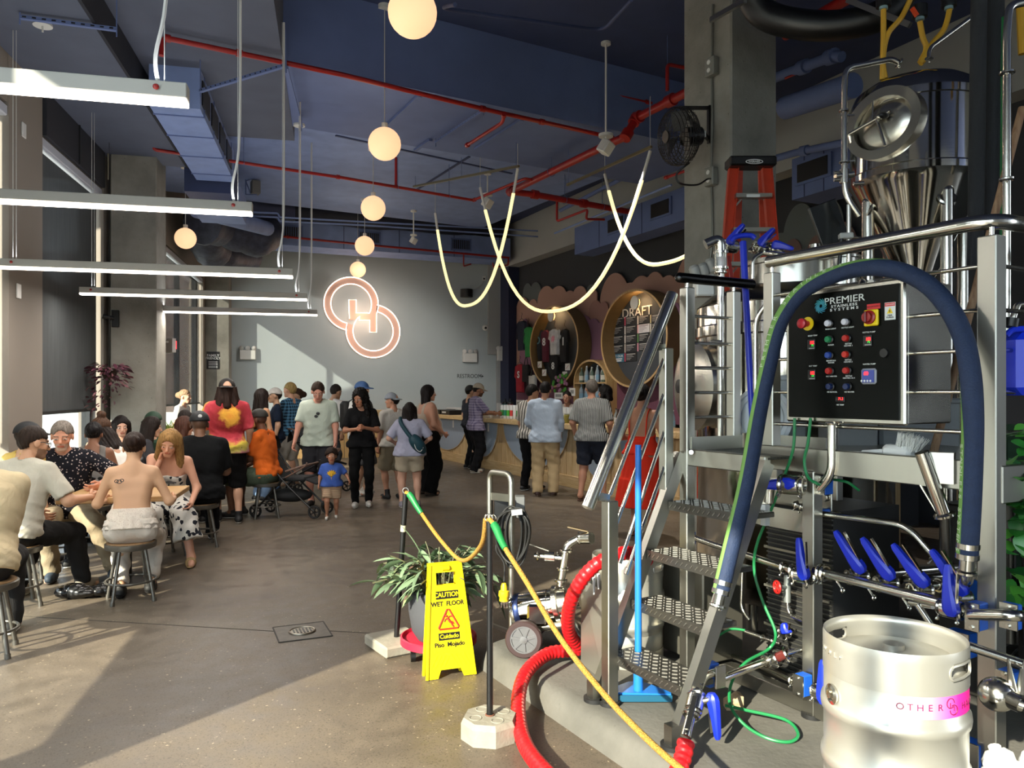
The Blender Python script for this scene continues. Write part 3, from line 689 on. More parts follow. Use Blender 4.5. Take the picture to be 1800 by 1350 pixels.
for p0,p1,o_ in(((619.5,527),(619.5,562),.031),((613,556.5),(662,556.5),.026),((656,552),(656,584),.031)):
 a=wp(*p0,o_);e=wp(*p1,o_);b.bar(a,e,.17,.008,up=(0,1,0))
b.obj('backing',bk,t,0)
l=bpy.data.lights.new('sign_glow','POINT');l.energy=16;l.color=(1,.62,.42);l.shadow_soft_size=.5
o=bpy.data.objects.new('sign_glow',l);COL.objects.link(o);o.parent=t;o.location=(.25,-.3,1.6)
# small things on the back wall
def emlight(px,py,wpx,hpx,onw,label):
 t=thing('emergency_light',label,'emergency light',onw(px,py+hpx/2)[:]);a=onw(px-wpx/2,py-hpx/2);e=onw(px+wpx/2,py+hpx/2)
 c=(a+e)/2;wd=(Vector((a.x,a.y,0))-Vector((e.x,e.y,0))).length;h=a.z-e.z;dx=(e-a);rz=atan2(dx.y,dx.x);nrm=Vector((sin(rz),-cos(rz),0))
 b=MB();b.box(c+nrm*.05,(wd,.12,h),rz=rz,bev=.012);b.obj('box',M_['white'],t,0)
 for k in(-1,0,1):
  q=c+nrm*.07+UP*(h/2+.045)+Vector((cos(rz),sin(rz),0))*k*wd*.36
  b=MB();b.lathe([(.03,-.04),(.05,0),(.058,.035),(.04,.045),(.001,.047)],q,nrm+Vector((k*.5,0,0)),14);b.obj('lamp_head',mat('em_head','c8c8c4',.3),t)
wj=lambda x,y:on_y(x,y,YB-.13)
emlight(436,624,28,17,lambda x,y:on_y(x,y,YB-.01),'white emergency light with lamp heads left of the ring sign')
emlight(825.5,629,25,16,lambda x,y:on_y(x,y,YB-.01),'white emergency light with lamp heads above the RESTROOM lettering')
emlight(880.5,625,14,19,wj,'narrow white emergency light on the wall jog')
t=thing('wall_speaker','black cylindrical wall speaker inside the left rope loop','speaker',on_y(820,520,YB)[:])
c=on_y(820,514,YB-.12);b=MB();b.cyl(c-UP*.12,c+UP*.08,.16,n=24);b.obj('body',M_['black'],t)
b=MB();b.tube(spline([on_y(832,510,YB-.02),on_y(845,502,YB-.01),on_y(850,492,YB-.01)],5),.008,6);b.obj('cable',M_['cord'],t)
t=thing('wall_outlet','small white wall outlet above the black speaker','outlet',on_y(851,489,YB)[:]);b=MB();b.box(on_y(851,489,YB-.01),(.09,.02,.12),bev=.006);b.obj('plate',M_['white'],t,0)
b=MB();b.box(on_y(851,490,YB-.03),(.04,.03,.04));b.obj('plug',M_['black'],t,0)
t=thing('dome_camera','round white dome camera at the edge of the wall jog','camera',on_y(853,577,YB)[:]);c=on_y(853,576,YB-.02)
b=MB();b.lathe([(.001,.06),(.05,.055),(.075,.03),(.08,0)],c,(0,-1,0),20);b.obj('housing',M_['white'],t)
b=MB();b.sphere(c+Vector((0,-.055,-.01)),.032,12);b.obj('lens',M_['black'],t)
a=on_y(808,661,YB-.002)
t=thing('restroom_sign','black RESTROOM lettering with a small arrow on grey wall','sign',a[:])
hh=on_y(808,658,YB).z-on_y(808,665,YB).z
text('RESTROOM',frame(on_y(825,661.5,YB-.004),(1,0,0),(0,-1,0)),hh*1.45,'lettering',M_['black'],t,.002,sx=.84)
b=MB();q=on_y(846,661.5,YB-.006);b.bar(q-Vector((.05,0,0)),q+Vector((.03,0,0)),.012,.004,up=(0,-1,0));b.prism([(.02,.035),(.06,0),(.02,-.035)],.004,frame(q,(1,0,0),(0,-1,0)));b.obj('arrow',M_['black'],t,0)
b=MB();q=(on_y(873,712,YB-.14)+on_y(893,755,YB-.14))/2;b.box((q.x,YB-.15,q.z),(.30,.06,.75),bev=.01);b.top('white_cabinet',M_['white'],'plain white panel cabinet standing against the wall jog','cabinet',smooth=0)
zc=on_y(374,634,19.24)
t=thing('poster','black FAMILY FRIENDLY poster on the far concrete column','poster',zc[:])
pa=on_y(363,618,19.24);pb=on_y(386,649,19.24);b=MB();b.box(((pa.x+pb.x)/2,19.243,(pa.z+pb.z)/2),(pb.x-pa.x,.008,pa.z-pb.z));b.obj('sheet',M_['black'],t,0)
pw=mat('poster_white','d8d8d8',.6);fx=lambda px,py:frame(on_y(px,py,19.236),(1,0,0),(0,-1,0))
text('FAMILY',fx(374.5,625),.085,'headline',pw,t,.0005,bold=.02);text('FRIENDLY',fx(374.5,630),.075,'headline',pw,t,.0005,bold=.02)
b=MB()
for py in(636,638.5,641,644,646):
 q=on_y(374.5,py,19.236);b.box(q,(.2,.002,.012))
b.obj('small_print',pw,t,0)['kind']='stuff'
b=MB();qa=on_y(300,608,13.0);t=thing('exit_sign','white exit sign with a red EXIT face on left wall','sign',qa[:])
b.box(qa,(.06,.32,.22),rz=.5,bev=.006);b.obj('case',M_['white'],t,0);b=MB();b.bar(qa+UP*.06,Vector((XL-.02,qa.y+.05,qa.z+.06)),.03,.03);b.obj('bracket',M_['white'],t,0)
mm=Matrix.Translation(qa)@Matrix.Rotation(.5,4,'Z')@frame((.034,-.0,0),(0,1,0),(1,0,0));text('EXIT',mm,.17,'lettering',emis('exit_red','ff3a40',1.4),t,.002,bold=.02)
q=on_x(271,580,XL+.02);emlight(272,580,17,26,lambda x,y:P(x,y,13.2),'white emergency light between left column and exit sign')
t=thing('wall_camera','black bracket camera on the left concrete column','camera',on_y(203,560,10.95)[:]);c=on_y(203,560,10.97)
b=MB();b.box(c,(.09,.05,.22),bev=.005);b.obj('plate',M_['black'],t,0)
b=MB();b.cyl(c+Vector((-.02,-.02,0)),c+Vector((-.14,-.08,.02)),.03,n=12);b.obj('body',M_['black'],t)
for k,(px,py)in enumerate(((29,62),(42,229),(33,512))):
 b=MB();q=on_x(px,py,XL+.01);b.box(q,(.015,.09,.14),bev=.004);b.top('wall_plate',M_['white'],['topmost small white plate on the taupe pier','middle small white plate on the taupe pier','lowest small white plate on the taupe pier'][k],'wall plate',smooth=0)
 # the bar
FB=FLR(770,805)
OUT0=-(FB-BW0).dot(BN);SB0=-(FB-BW0).dot(BE)
M_['oak']=wood('pale_oak','d0b58c','b4935f',2,4,.5);M_['oakh']=wood('pale_oak_top','d4b88c','b8965f',1,4,.35)
M_['dust']=mat('dusty_blue_panel','8e9aa8',.6);M_['rimw']=wood('rim_ply','c9a878','a9854f',2,5,.5);M_['dkrim']=mat('bronze_inner','6b5738',.6,noise=.1)
bar=thing('bar_counter','long pale oak bar with dusty blue half-round panels','bar',BWp(SB0,OUT0)[:],BRZ)
SB1=SB0+12.5
b=bwbox(MB(),SB0,SB1,OUT0-.62,OUT0+.16,1.0,1.09,.006);b.obj('worktop',M_['oakh'],bar,0)
b=bwbox(MB(),SB0+.02,SB1,OUT0-.5,OUT0-.02,.02,1.0);b.obj('carcass',M_['oak'],bar,0)
b=bwbox(MB(),SB0,SB1,OUT0-.02,OUT0+.03,0,.2,.004);b.obj('plinth',wood('plinth_board','cdb287','b0905e',0,4),bar,0)
b=MB();n=int((SB1-SB0)/.1)
for k in range(n):
 s=SB0+k*.1;bwbox(b,s+.004,s+.096,OUT0-.02,OUT0+(.008 if k%2 else.004),.2,1.0)
b.obj('planks',M_['oak'],bar,0)['kind']='stuff'
def onf(px,py,o):p=PLN(px,py,BWp(0,o),BN);d=p-BWp(0,o);return-d.dot(BE),p.z
def MW(o):
 return frame(BWp(0,o),-BE,-BN)
for k,(pa,pb)in enumerate(((752,822),(826,877),(887,1001),(1024,1084),(1092,1160))):
 sa,_=onf(pa,750,OUT0);sb,_=onf(pb,750,OUT0);c=(sa+sb)/2;r=(sb-sa)/2
 poly=[(c+r*cos(a),.985-.74*sin(a))for a in[pi*i/24 for i in range(25)]]
 b=MB();b.prism(poly[::-1],.02,MW(OUT0+.008));pn=b.obj('scallop_panel',M_['dust'],bar,0)
 b=MB();b.tube([MW(OUT0+.02)@Vector((x,y,0))for x,y in poly],.011,6);b.obj('edge_trim',M_['oak'],pn)
for px in(799,861):
 s,_=onf(px,750,OUT0);bwbox(MB(),s-.04,s+.04,OUT0+.03,OUT0+.036,.80,.97).obj('white_tab',M_['white'],bar,0)
xa=on_y(588,720,YB-.35).x;xb=FB.x+.55
t=thing('back_ledge','vertical pine boarding with a ledge under the ring sign','ledge',((xa+xb)/2,YB-.2,0))
b=MB();b.box(((xa-1.2+xb)/2,YB-.19,1.16),(xb-xa+1.2,.36,.05),bev=.004);b.obj('ledge',M_['oakh'],t,0)
b=MB();k=0;x=xa-1.2
while x<xb:b.box((x+.06,YB-.35+.005*(k%2),.57),(.112,.02,1.13));x+=.12;k+=1
b.obj('boards',M_['pine'],t,0)['kind']='stuff'
# the mural: cloud panels in layers
def cloud(bumps,pbot,out,th,m,name,label,parent=None):
 """bumps: (px, py of crest, half width px, height px)"""
 bb=[]
 for px,py,hw,hh in bumps:
  sc,zc=onbar(px,py,out);sl_,_=onbar(px-hw,py,out);sr_,_=onbar(px+hw,py,out);_,zl=onbar(px,py+hh,out)
  bb.append(((sl_+sr_)/2,zc,(sr_-sl_)/2,zc-zl))
 sa=min(q[0]-q[2]for q in bb);sb=max(q[0]+q[2]for q in bb);zbt=pbot;top=[];n=150
 for i in range(n+1):
  s=sa+(sb-sa)*i/n;z=zbt+.3
  for c,zc,rs,rz in bb:
   u=(s-c)/rs
   if abs(u)<=1:z=max(z,zc-rz+rz*sqrt(1-u*u))
  top.append((s,z))
 b=MB();W=MW(out);v=[W@Vector((s,z,zz))for zz in(0,th)for s,z in top]+[W@Vector((s,zbt,zz))for zz in(0,th)for s,z in top]
 N=n+1;f=[]
 for i in range(n):
  f+=[(N+i,N+i+1,3*N+i+1,3*N+i),(i,i+1,N+i+1,N+i),(i,2*N+i,2*N+i+1,i+1)]
 f+=[(0,N,3*N,2*N),(n,2*N+n,3*N+n,N+n)]
 b.add(v,f);return b.top(name,m,label,'mural panel','cloud panels of the mural',smooth=0)
terra=mat('terracotta_cloud','ab8576',.85,noise=.06,scale=1);rose=mat('rose_cloud','9a7268',.85,noise=.06,scale=1);mauve=mat('mauve_cloud','8b6479',.85,noise=.06,scale=1)
plum=mat('plum_cloud','6e4254',.85,noise=.06,scale=1);greyc=mat('grey_cloud','5d6463',.85,noise=.06,scale=1)
cloud([(928,498,8,20),(942,496,11,25),(1040,500,10,20)],2.6,.02,.02,greyc,'cloud_panel','small grey cloud panel left above the merchandise oval')
cloud([(920,523,12,25),(938,526,8,14),(961,503,14,22),(982,503,15,22),(1002,511,9,12),(1020,503,13,20),(1042,509,10,14),(1082,480,27,60),(1108,497,12,14),(1128,485,22,40),(1152,478,20,40),(1176,484,16,24),(1215,447,30,90)],1.4,.05,.025,terra,'cloud_panel','wide terracotta cloud panel with the tallest crests')
cloud([(1048,528,12,24),(1062,530,9,16),(1076,544,12,16),(1196,560,10,30),(1225,530,30,60)],1.35,.085,.025,rose,'cloud_panel','brown rose cloud panel between the two ovals')
cloud([(924,560,10,90),(1026,554,16,24),(1044,560,12,20),(1060,566,12,18),(1190,532,10,40),(1215,545,26,60)],1.2,.12,.025,mauve,'cloud_panel','mauve cloud panel around the merchandise oval')
cloud([(934,650,24,40),(985,640,60,40),(1060,638,40,20),(1110,646,60,30),(1190,640,50,30)],1.05,.15,.02,plum,'cloud_panel','plum coloured lowest mural panel behind the bar')
cloud([(1408,358,30,60),(1460,350,24,50),(1370,410,40,60)],2.0,.05,.02,greyc,'cloud_panel','dark grey cloud panel behind the ladder')
cloud([(1395,420,16,30),(1440,412,22,40),(1480,390,30,60),(1385,450,40,30)],1.5,.08,.02,mat('brown_cloud','6e5853',.85),'cloud_panel','brown cloud panel low beside the concrete pillar')
# ovals
def oval(name,label,pxl,pxr,pyt,pyb,out,cat):
 sa,_=onbar(pxl,(pyt+pyb)/2,out);sb,_=onbar(pxr,(pyt+pyb)/2,out);sm,zt=onbar((pxl+pxr)/2,pyt,out);_,zb_=onbar((pxl+pxr)/2,pyb,out)
 c=(sa+sb)/2;rs=(sb-sa)/2;zc=(zt+zb_)/2;rz=(zt-zb_)/2
 t=thing(name,label,cat,BWp(c,.2,zc-rz)[:])
 E=lambda k:[(c+(rs-k)*cos(2*pi*i/64),zc+(rz-k)*sin(2*pi*i/64))for i in range(64)]
 b=MB();b.ringplate(E(0),E(.03),out-.16,MW(.16));b.obj('band',M_['dkrim'],t,30)
 b=MB();b.ringplate(E(-.004),E(.034),.012,MW(out));b.obj('rim',M_['rimw'],t,30)
 b=MB();b.prism(E(.02),.01,MW(.175));b.obj('back_panel',mat(name+'_back','3d4146',.8),t,0)
 return t,c,zc,rs,rz
def lampdisc(t,s,z,out):
 b=MB();c=BWp(s,out,z);b.cyl(c,c-BN*.03,.13,n=28);b.cyl(c+BN*.07,c,.05,n=14);b.obj('disc_lamp',mat('lamp_disc','d9d6cc',.5),t)
 b=MB();b.lathe([(.05,0),(.10,0),(.10,.01),(.05,.01)],c+BN*.03,-BN,20);b.obj('lamp_glow',emis('warm_glow','ffb35a',6),t)
 l=bpy.data.lights.new('disc_light','POINT');l.energy=14;l.color=(1,.68,.34);l.shadow_soft_size=.05
 o=bpy.data.objects.new('disc_light',l);COL.objects.link(o);o.parent=t;o.location=rootmat(t).inverted()@(c+BN*.05+UP*.02)
OV=.48
t1,c1s,z1c,r1s,r1z=oval('merchandise_oval','left wood-rimmed oval niche with shirts hanging inside',932,1017,537,681,OV,'niche');lampdisc(t1,c1s-.25,z1c+r1z*.78,.38)
t2,c2s,z2c,r2s,r2z=oval('draft_oval','right wood-rimmed oval niche with the DRAFT menu board',1057,1174,508,681,OV,'niche');lampdisc(t2,onbar(1117,532,.38)[0],onbar(1117,532,.38)[1],.38)
chalk=mat('menu_white','e4e4e0',.6)
s,z=onbar(1119,549,.2);text('DRAFT',MW(.2)@Matrix.Translation((s,z,0)),.26,'DRAFT_lettering'.lower(),chalk,t2,.002,sx=1.25)
cols=['c9c4bd','b64a5e','c9c4bd','c0b48a','6a9a7c','c9c4bd','d1a0a8','c9c4bd','4e7f95','c9c4bd','5b8f52','b0b06a','9a958e','b9b2a8','c88a9a','c9c4bd']
bar_m=[mat('menu_tab_%d'%i,c,.6)for i,c in enumerate(cols)];cardm=mat('menu_card','202226',.7);cardw=mat('menu_card_white','d0cdd0',.7);dimw=mat('menu_print','a9a8a4',.6)
blue_c=mat('menu_blue','3f6f86',.6)
for r in range(5):
 for c in range(4):
  px=1075+c*22.5+.6;py=560+r*15.8-c*2.2
  if r==4 and c>1:continue
  s0,z0=onbar(px,py,.2);s1,_=onbar(px+21,py,.2);_,zb0=onbar(px,py+14.6,.2)
  wd=s1-s0;h=z0-zb0;W=MW(.197)@Matrix.Translation(((s0+s1)/2,(z0+zb0)/2,0))
  white=(r,c)==(1,2);k=(r*4+c)%16
  b=MB();b.box(None,(wd,h,.012),M=W);cd_=b.obj('menu_card',cardw if white else(blue_c if(r,c)==(4,0)else cardm),t2,0)
  b=MB();b.box(None,(wd*.1,h,.006),M=W@Matrix.Translation((-wd*.45,0,.007)));b.obj('colour_tab',bar_m[k],cd_,0)
  b=MB()
  for j in range(5 if(r,c)!=(4,0)else 0):b.box(None,(wd*(.72,.5,.6,.4,.3)[j],h*(.10 if j==0 else.05),.004),M=W@Matrix.Translation((wd*(-.32+(.72,.5,.6,.4,.3)[j]/2),h*(.34-j*.16),.008)))
  if b.v:b.obj('print',dimw if not white else mat('print_grey','8a8088',.6),cd_,0)['kind']='stuff'
  if(r,c)==(4,0):
   text('TRY OUR',W@Matrix.Translation((.0,h*.22,.008)),h*.36,'lettering',chalk,cd_,.001,sx=1.5);b=MB();b.box(None,(wd*.6,h*.12,.004),M=W@Matrix.Translation((.03,-h*.1,.008)));b.box(None,(wd*.5,h*.14,.004),M=W@Matrix.Translation((.03,-h*.32,.008)));b.obj('print',chalk,cd_,0)['kind']='stuff'
   # shirts on hangers
def shirt(px,py_top,wpx,hpx,col,out,label,logo=None,tex=None,sleeve=1.0,group=None,hang=True):
 s0,zt=onbar(px,py_top,out);sa,_=onbar(px-wpx/2,py_top,out);sb,_=onbar(px+wpx/2,py_top,out);_,zb_=onbar(px,py_top+hpx,out)
 wd=sb-sa;h=zt-zb_;W=MW(out)@Matrix.Translation((s0,zt,0));t=thing('hanging_shirt',label,'shirt',BWp(s0,out,zb_)[:],0,group)
 half=[(.09,0),(.16,-.0),(.38,-.06*h/1),(.52,-.16*h-.2*h*sleeve),(.44,-.2*h-.22*h*sleeve),(.34,-.30*h),(.33,-.6*h),(.35,-h)]
 half=[(x*wd,y)for x,y in half];poly=half+[(-x,y)for x,y in half[::-1]]
 n=len(poly);b=MB();zz=[]
 ins=[(x*.8,y*.96-.02*h)for x,y in poly]
 v=[W@Vector((x,y,0))for x,y in poly]+[W@Vector((x,y,.05+.012*sin(i*2.1)))for i,(x,y)in enumerate(ins)]
 b.add(v,[(i,(i+1)%n,n+(i+1)%n,n+i)for i in range(n)]+[tuple(range(n,2*n))])
 m=mat('cloth_'+col,col,.9,noise=.25,scale=9,bump=.4,bscale=14);b.obj('cloth',m,t,0)
 if hang:
  b=MB();b.tube(spline([W@Vector((-.3*wd,-.03,.02)),W@Vector((0,.05,.02)),W@Vector((.3*wd,-.03,.02))],4),.008,5);b.tube(spline([W@Vector((0,.05,.02)),W@Vector((0,.12,.02)),W@Vector((.04,.16,.02)),W@Vector((0,.2,.02))],4),.005,5);b.obj('hanger',M_['black'],t)
 if logo:text(logo,W@Matrix.Translation((0,-h*.38,.062)),h*.32,'print',mat('print_'+(tex or 'w'),tex or 'dcdcdc',.7),t,.001,sx=1.3,bold=.03)
 return t
g='shirts for sale on the mural wall'
shirt(918,564,20,52,'1c2236',.30,'navy hoodie hanging left of the merchandise oval',group=g,sleeve=1.9)
shirt(930,574,16,54,'2a8a44',.30,'bright green shirt half hidden by the oval rim',group=g,sleeve=1.7)
shirt(915,640,19,50,'a51f30',.30,'red shirt with white S print, lower left of the oval','S',group=g,sleeve=1.4)
shirt(949,578,13,56,'32343a',.26,'dark grey shirt, first from left inside the oval','O','5d8a8c',group=g,hang=False)
shirt(960,580,15,57,'5f1e33',.28,'maroon shirt inside the oval beside the white one','8',group=g,hang=False)
shirt(976,578,22,46,'d6d4d4',.34,'white shirt with a pink print in the middle of oval','#','e58aa0',group=g)
shirt(994,578,17,60,'141417',.30,'black shirt with a small white mark, right inside the oval','I',group=g)
shirt(976,624,20,52,'111114',.32,'black shirt with white loop print below the white shirt','8',group=g,hang=False)
for k,(px,py)in enumerate(((949,641),(957,655),(998,645),(993,659))):
 s,z=onbar(px,py,.36);b=bwbox(MB(),s-.1,s+.1,.36,.37,z-.075,z+.075);tt=b.top('price_card',chalk,['upper left white price card in the oval','lower left white price card in the oval','upper right white price card in the oval','lower right white price card in the oval'][k],'card',smooth=0)
 b=MB();b.bar(BWp(s-.06,.372,z-.04),BWp(s+.06,.372,z+.04),.012,.004);b.obj('pen_stroke',mat('pink_pen','b8607a',.6),tt,0)
for k,(px,py,col,lab)in enumerate(((926,650,'1b1b1f','black tote bag hanging below the green shirt'),(934,668,'1a1a1d','black bag hanging under the oval, left'),(938,668,'d0cfcb','white tote bag hanging under the oval'))):
 s,z=onbar(px,py,.3);t=thing('tote_bag',lab,'bag',BWp(s,.3,z-.3)[:]);bwbox(MB(),s-.16,s+.16,.28,.36,z-.3,z+.12,.02).obj('bag',mat('tote_'+col+str(k),col,.9),t,0)
 b=MB();b.tube(spline([BWp(s-.1,.32,z+.12),BWp(s,.32,z+.32),BWp(s+.1,.32,z+.12)],5),.012,5);b.obj('strap',M_['black'],t)
s,z=onbar(990,672,.5);t=thing('hanging_plant','small green and pink plant at the foot of the merchandise oval','plant',BWp(s,.5,z-.15)[:])
lf=MB();lp=MB();rr=random.Random(3)
for k in range(40):
 a=BWp(s+rr.uniform(-.3,.2),.5+rr.uniform(-.1,.15),z+rr.uniform(-.2,.15));(lf if k%2 else lp).sphere(a,(.032,.02,.045),6)
lf.obj('leaves',mat('leaf_lime','4f9a3a',.6),t)['kind']='stuff';lp.obj('flowers',mat('flower_pink','a5708f',.7),t)['kind']='stuff'
# arched bottle shelf
so=.42;sa,_=onbar(1008,700,so);sb,_=onbar(1066,700,so);sm=(sa+sb)/2;hw=(sb-sa)/2;_,zt=onbar(1037,632,so);_,zbm=onbar(1037,745,so)
t=thing('arched_shelf','arched oak bottle shelf in the plum wall between the ovals','shelf',BWp(sm,.3,zbm)[:])
def arch(k):return[(sm+(hw-k)*cos(a),zt-hw*.72+(hw*.72-k)*sin(a))for a in[pi*i/24 for i in range(25)]]
o_=[(sm+hw,zbm)]+arch(0)+[(sm-hw,zbm)];i_=[(sm+hw-.04,zbm)]+arch(.04)+[(sm-hw+.04,zbm)]
b=MB();n=len(o_);W=MW(.17)
v=[W@Vector((x,y,q))for q in(0,so-.17)for x,y in o_+i_]
b.add(v,[f for i in range(n-1)for f in((i,i+1,n+i+1,n+i),(2*n+i,3*n+i,3*n+i+1,2*n+i+1),(i,2*n+i,2*n+i+1,i+1),(n+i,n+i+1,3*n+i+1,3*n+i))]);b.obj('arch_frame',M_['rimw'],t,30)
b=MB();b.prism(i_,.01,MW(.172));b.obj('back_panel',M_['dkwall'],t,0)
zs=[onbar(1037,y,so)[1]for y in(672,706,740)]
for z in zs:bwbox(MB(),sa+.03,sb-.03,.18,so,z-.03,z).obj('shelf_board',M_['rimw'],t,0)
# bottles: one proto per kind, then copies
def bottle_proto(name,h,r,col,capcol,lab,trans=False,labcol='d8d8d4'):
 o=thing(name,lab,'bottle',(0,0,0))
 b=MB();b.lathe([(r*.9,0),(r,.01),(r,h*.55),(r*.85,h*.66),(r*.36,h*.8),(r*.34,h*.95)],n=10);b.obj('body',mat('bottle_'+name+col,col,.15,coat=.3),o,world=False)
 b=MB();b.lathe([(r*.4,h*.93),(r*.4,h),(.001,h)],n=8);b.obj('cap',mat('cap_'+capcol,capcol,.4),o,world=False)
 b=MB();b.lathe([(r*1.02,h*.15),(r*1.02,h*.45)],n=10,caps=False);b.obj('label',mat('label_'+labcol,labcol,.6),o,world=False)
 return o
specs=[('bottle',.32,.042,'9fa6a4','2a2a2a','d8d8d4'),('bottle',.30,.045,'57675a','b8b8b0','c9c9bb'),('bottle',.33,.04,'8a9aa5','e0e0e0','7ba0b8'),('bottle',.31,.044,'44352a','15151a','c8b89a')]
prot=[]
rr=random.Random(11);first=[True]*4
ORD='first second third fourth fifth sixth seventh eighth ninth tenth eleventh twelfth thirteenth fourteenth fifteenth sixteenth seventeenth eighteenth nineteenth twentieth twenty-first twenty-second'.split();cnt=0
protos=[bottle_proto(n,h,r,c,cc,'x',labcol=lc)for n,h,r,c,cc,lc in specs]
def put_bottle(k,loc,label,group,sc=1.0):
 if first[k]:
  o=protos[k];first[k]=False;o.location=loc;o['label']=label;o['group']=group
 else:o=clone(protos[k],loc,0,label,group)
 o.scale=(sc,sc,sc);return o
for zi,z in enumerate(zs):
 n=11
 for k in range(n):
  s=sa+.12+(sb-sa-.24)*k/(n-1)
  if zi==0 and abs(s-sm)>hw*.82:continue
  put_bottle((2 if zi==1 else(0,1,0,2)[k%4])if zi<2 else 3,BWp(s,.30+.05*(k%2),z),ORD[k]+[' bottle from the left on the top board of arched shelf',' slim pale bottle from the left on the middle board of arched shelf',' dark bottle from the left on the lowest board of arched shelf'][zi],['bottles under the arch','bottles on the middle board','bottles on the lowest board'][zi],(1.05,1.15,.9)[zi])
bc=thing('back_counter','dark back counter below the mural, full of bottles','counter',BWp(4,.35)[:]);bwbox(MB(),.6,12,.18,.62,0,.95).obj('carcass',M_['dkwall'],bc,0);bwbox(MB(),.6,12,.16,.66,.95,.99).obj('top',M_['oakh'],bc,0)
for k in range(22):
 s=onbar(985,720,.5)[0]+k*.21+rr.uniform(-.03,.03);put_bottle((0,3,1,3,2)[k%5],BWp(s,.42+.1*(k%2),.99),ORD[k]+' bottle from the left standing on the back counter behind bar','bottles on the back counter',1.0)
cb=thing('tall_can','x','can',(0,0,0));b=MB();b.lathe([(.026,0),(.03,.008),(.03,.225),(.024,.24),(.001,.241)],n=12);b.obj('can_body',mat('can_white','d8d8d6',.35),cb,world=False)
stripes=['3f9a45','c83a3a','2f8a6a','d8d8d6','4fae3d']
sc_=[mat('can_stripe_'+c,c,.4)for c in stripes]
b=MB();b.lathe([(.0305,.05),(.0305,.15)],n=12,caps=False);lab_o=b.obj('can_label',sc_[0],cb,world=False)
sA,_=onf(880,735,OUT0-.05);sB,_=onf(955,745,OUT0-.05)
for k in range(26):
 r=k%2;q=k//2;loc=BWp(sA+(sB-sA)*q/12.5,OUT0-.08-r*.10,1.09)
 o=cb if k==0 else clone(cb,loc,0)
 o.location=loc;o['group']='slim cans lined up on the bar';o['label']=ORD[q]+' slim can from the left in the '+('rear'if r else 'front')+' row on the bar';o.scale=(1.15,1.15,1.15)
 if k:
  ch=[c for c in o.children if c.name.startswith('can_label')][0];ch.data=ch.data.copy()if k<5 else[c2 for c2 in lab_meshes][k%5]
  if k<5:ch.data.materials[0]=sc_[k];lab_meshes.append(ch.data)
 else:lab_meshes=[lab_o.data]
gm,nt,bb_=nmat('clear_glass');bb_.inputs['Base Color'].default_value=(.9,.93,.93,1);bb_.inputs['Roughness'].default_value=.06;bb_.inputs['Alpha'].default_value=.38;bb_.inputs['Specular IOR Level'].default_value=.8;M_['cglass']=gm
M_['beer']=mat('beer','d09a2a',.2,spec=.5);M_['foam']=mat('foam','ece4d0',.8)
def glass_proto(name,h,r,full,label):
 o=thing(name,label,'glass',(0,0,0));b=MB();b.lathe([(r*.8,0),(r,h),(r*.93,h),(r*.74,.012),(.001,.012)],n=16,caps=False);b.obj('glass_wall',M_['cglass'],o,world=False)
 if full:
  b=MB();b.lathe([(r*.72,.014),(r*.73+(r*.19)*full,h*full),(.001,h*full)],n=14);b.obj('beer',M_['beer'],o,world=False)
  b=MB();b.lathe([(r*.72+r*.19*full,h*full),(r*.72+r*.19*full,h*full+.012),(.001,h*full+.014)],n=14);b.obj('foam',M_['foam'],o,world=False)
 return o
g0=glass_proto('empty_glass',.17,.04,0,'x');firstg=True
for k in range(18):
 s,_=onf(985+(k%9)*7.2,740,OUT0-.1);loc=BWp(s,OUT0-.12-(k//9)*.16,1.09)
 if firstg:o=g0;firstg=False
 else:o=clone(g0,loc,0)
 o.location=loc;o['label']=ORD[k%9]+' empty glass from the left in the '+('rear'if k>8 else 'front')+' row on bar';o['group']='empty glasses on the bar';o.scale=(1.2,1.2,1.6 if k%3 else 1.2)
for k in range(8):
 s,_=onf(1080+k*7,745,OUT0-.2);o=clone(g0,BWp(s,OUT0-.3,1.09),0,ORD[k]+' small upturned glass from the left at the right of the bar','small glasses at the right of the bar');o.scale=(1,1,.8)
g1=glass_proto('beer_glass',.15,.04,.85,'glass of pale beer on the bar before the man in beige cap');s,_=onf(872,730,OUT0-.1);g1.location=BWp(s,OUT0+.02,1.09)
for k,(px,c,h,lab)in enumerate(((992,'8e8a4a',.16,'olive jar on the bar beside the empty glasses'),(1003,'6f6a3a',.18,'green jar on the bar behind the striped shirt man'),(1012,'3a3028',.15,'dark jar on the bar near the striped shirt man'))):
 s,_=onf(px,745,OUT0);t=thing('jar',lab,'jar',BWp(s,OUT0-.06,1.09)[:]);b=MB();b.lathe([(.06,0),(.065,.01),(.065,h*.85),(.05,h*.95)],BWp(s,OUT0-.06,1.09),n=14);b.obj('body',mat('jar_'+c,c,.15),t);b=MB();b.lathe([(.055,h*.93),(.055,h),(.001,h)],BWp(s,OUT0-.06,1.09),n=14);b.obj('lid',M_['frame'],t)
for k,(pa,pb)in enumerate(((773,786),(787,803))):
 s0,_=onf(pa,728,OUT0-.1);s1,_=onf(pb,728,OUT0-.1);t=thing('black_carton',['left black carton on the far end of the bar','right black carton on the far end of the bar'][k],'box',BWp((s0+s1)/2,OUT0-.1,1.09)[:])
 bwbox(MB(),s0+.02,s1-.02,OUT0-.32,OUT0+.08,1.09,1.20,.006).obj('carton',M_['black'],t,0);bwbox(MB(),s0+.1,s1-.25,OUT0+.08,OUT0+.084,1.13,1.165).obj('white_print',M_['white'],t,0)
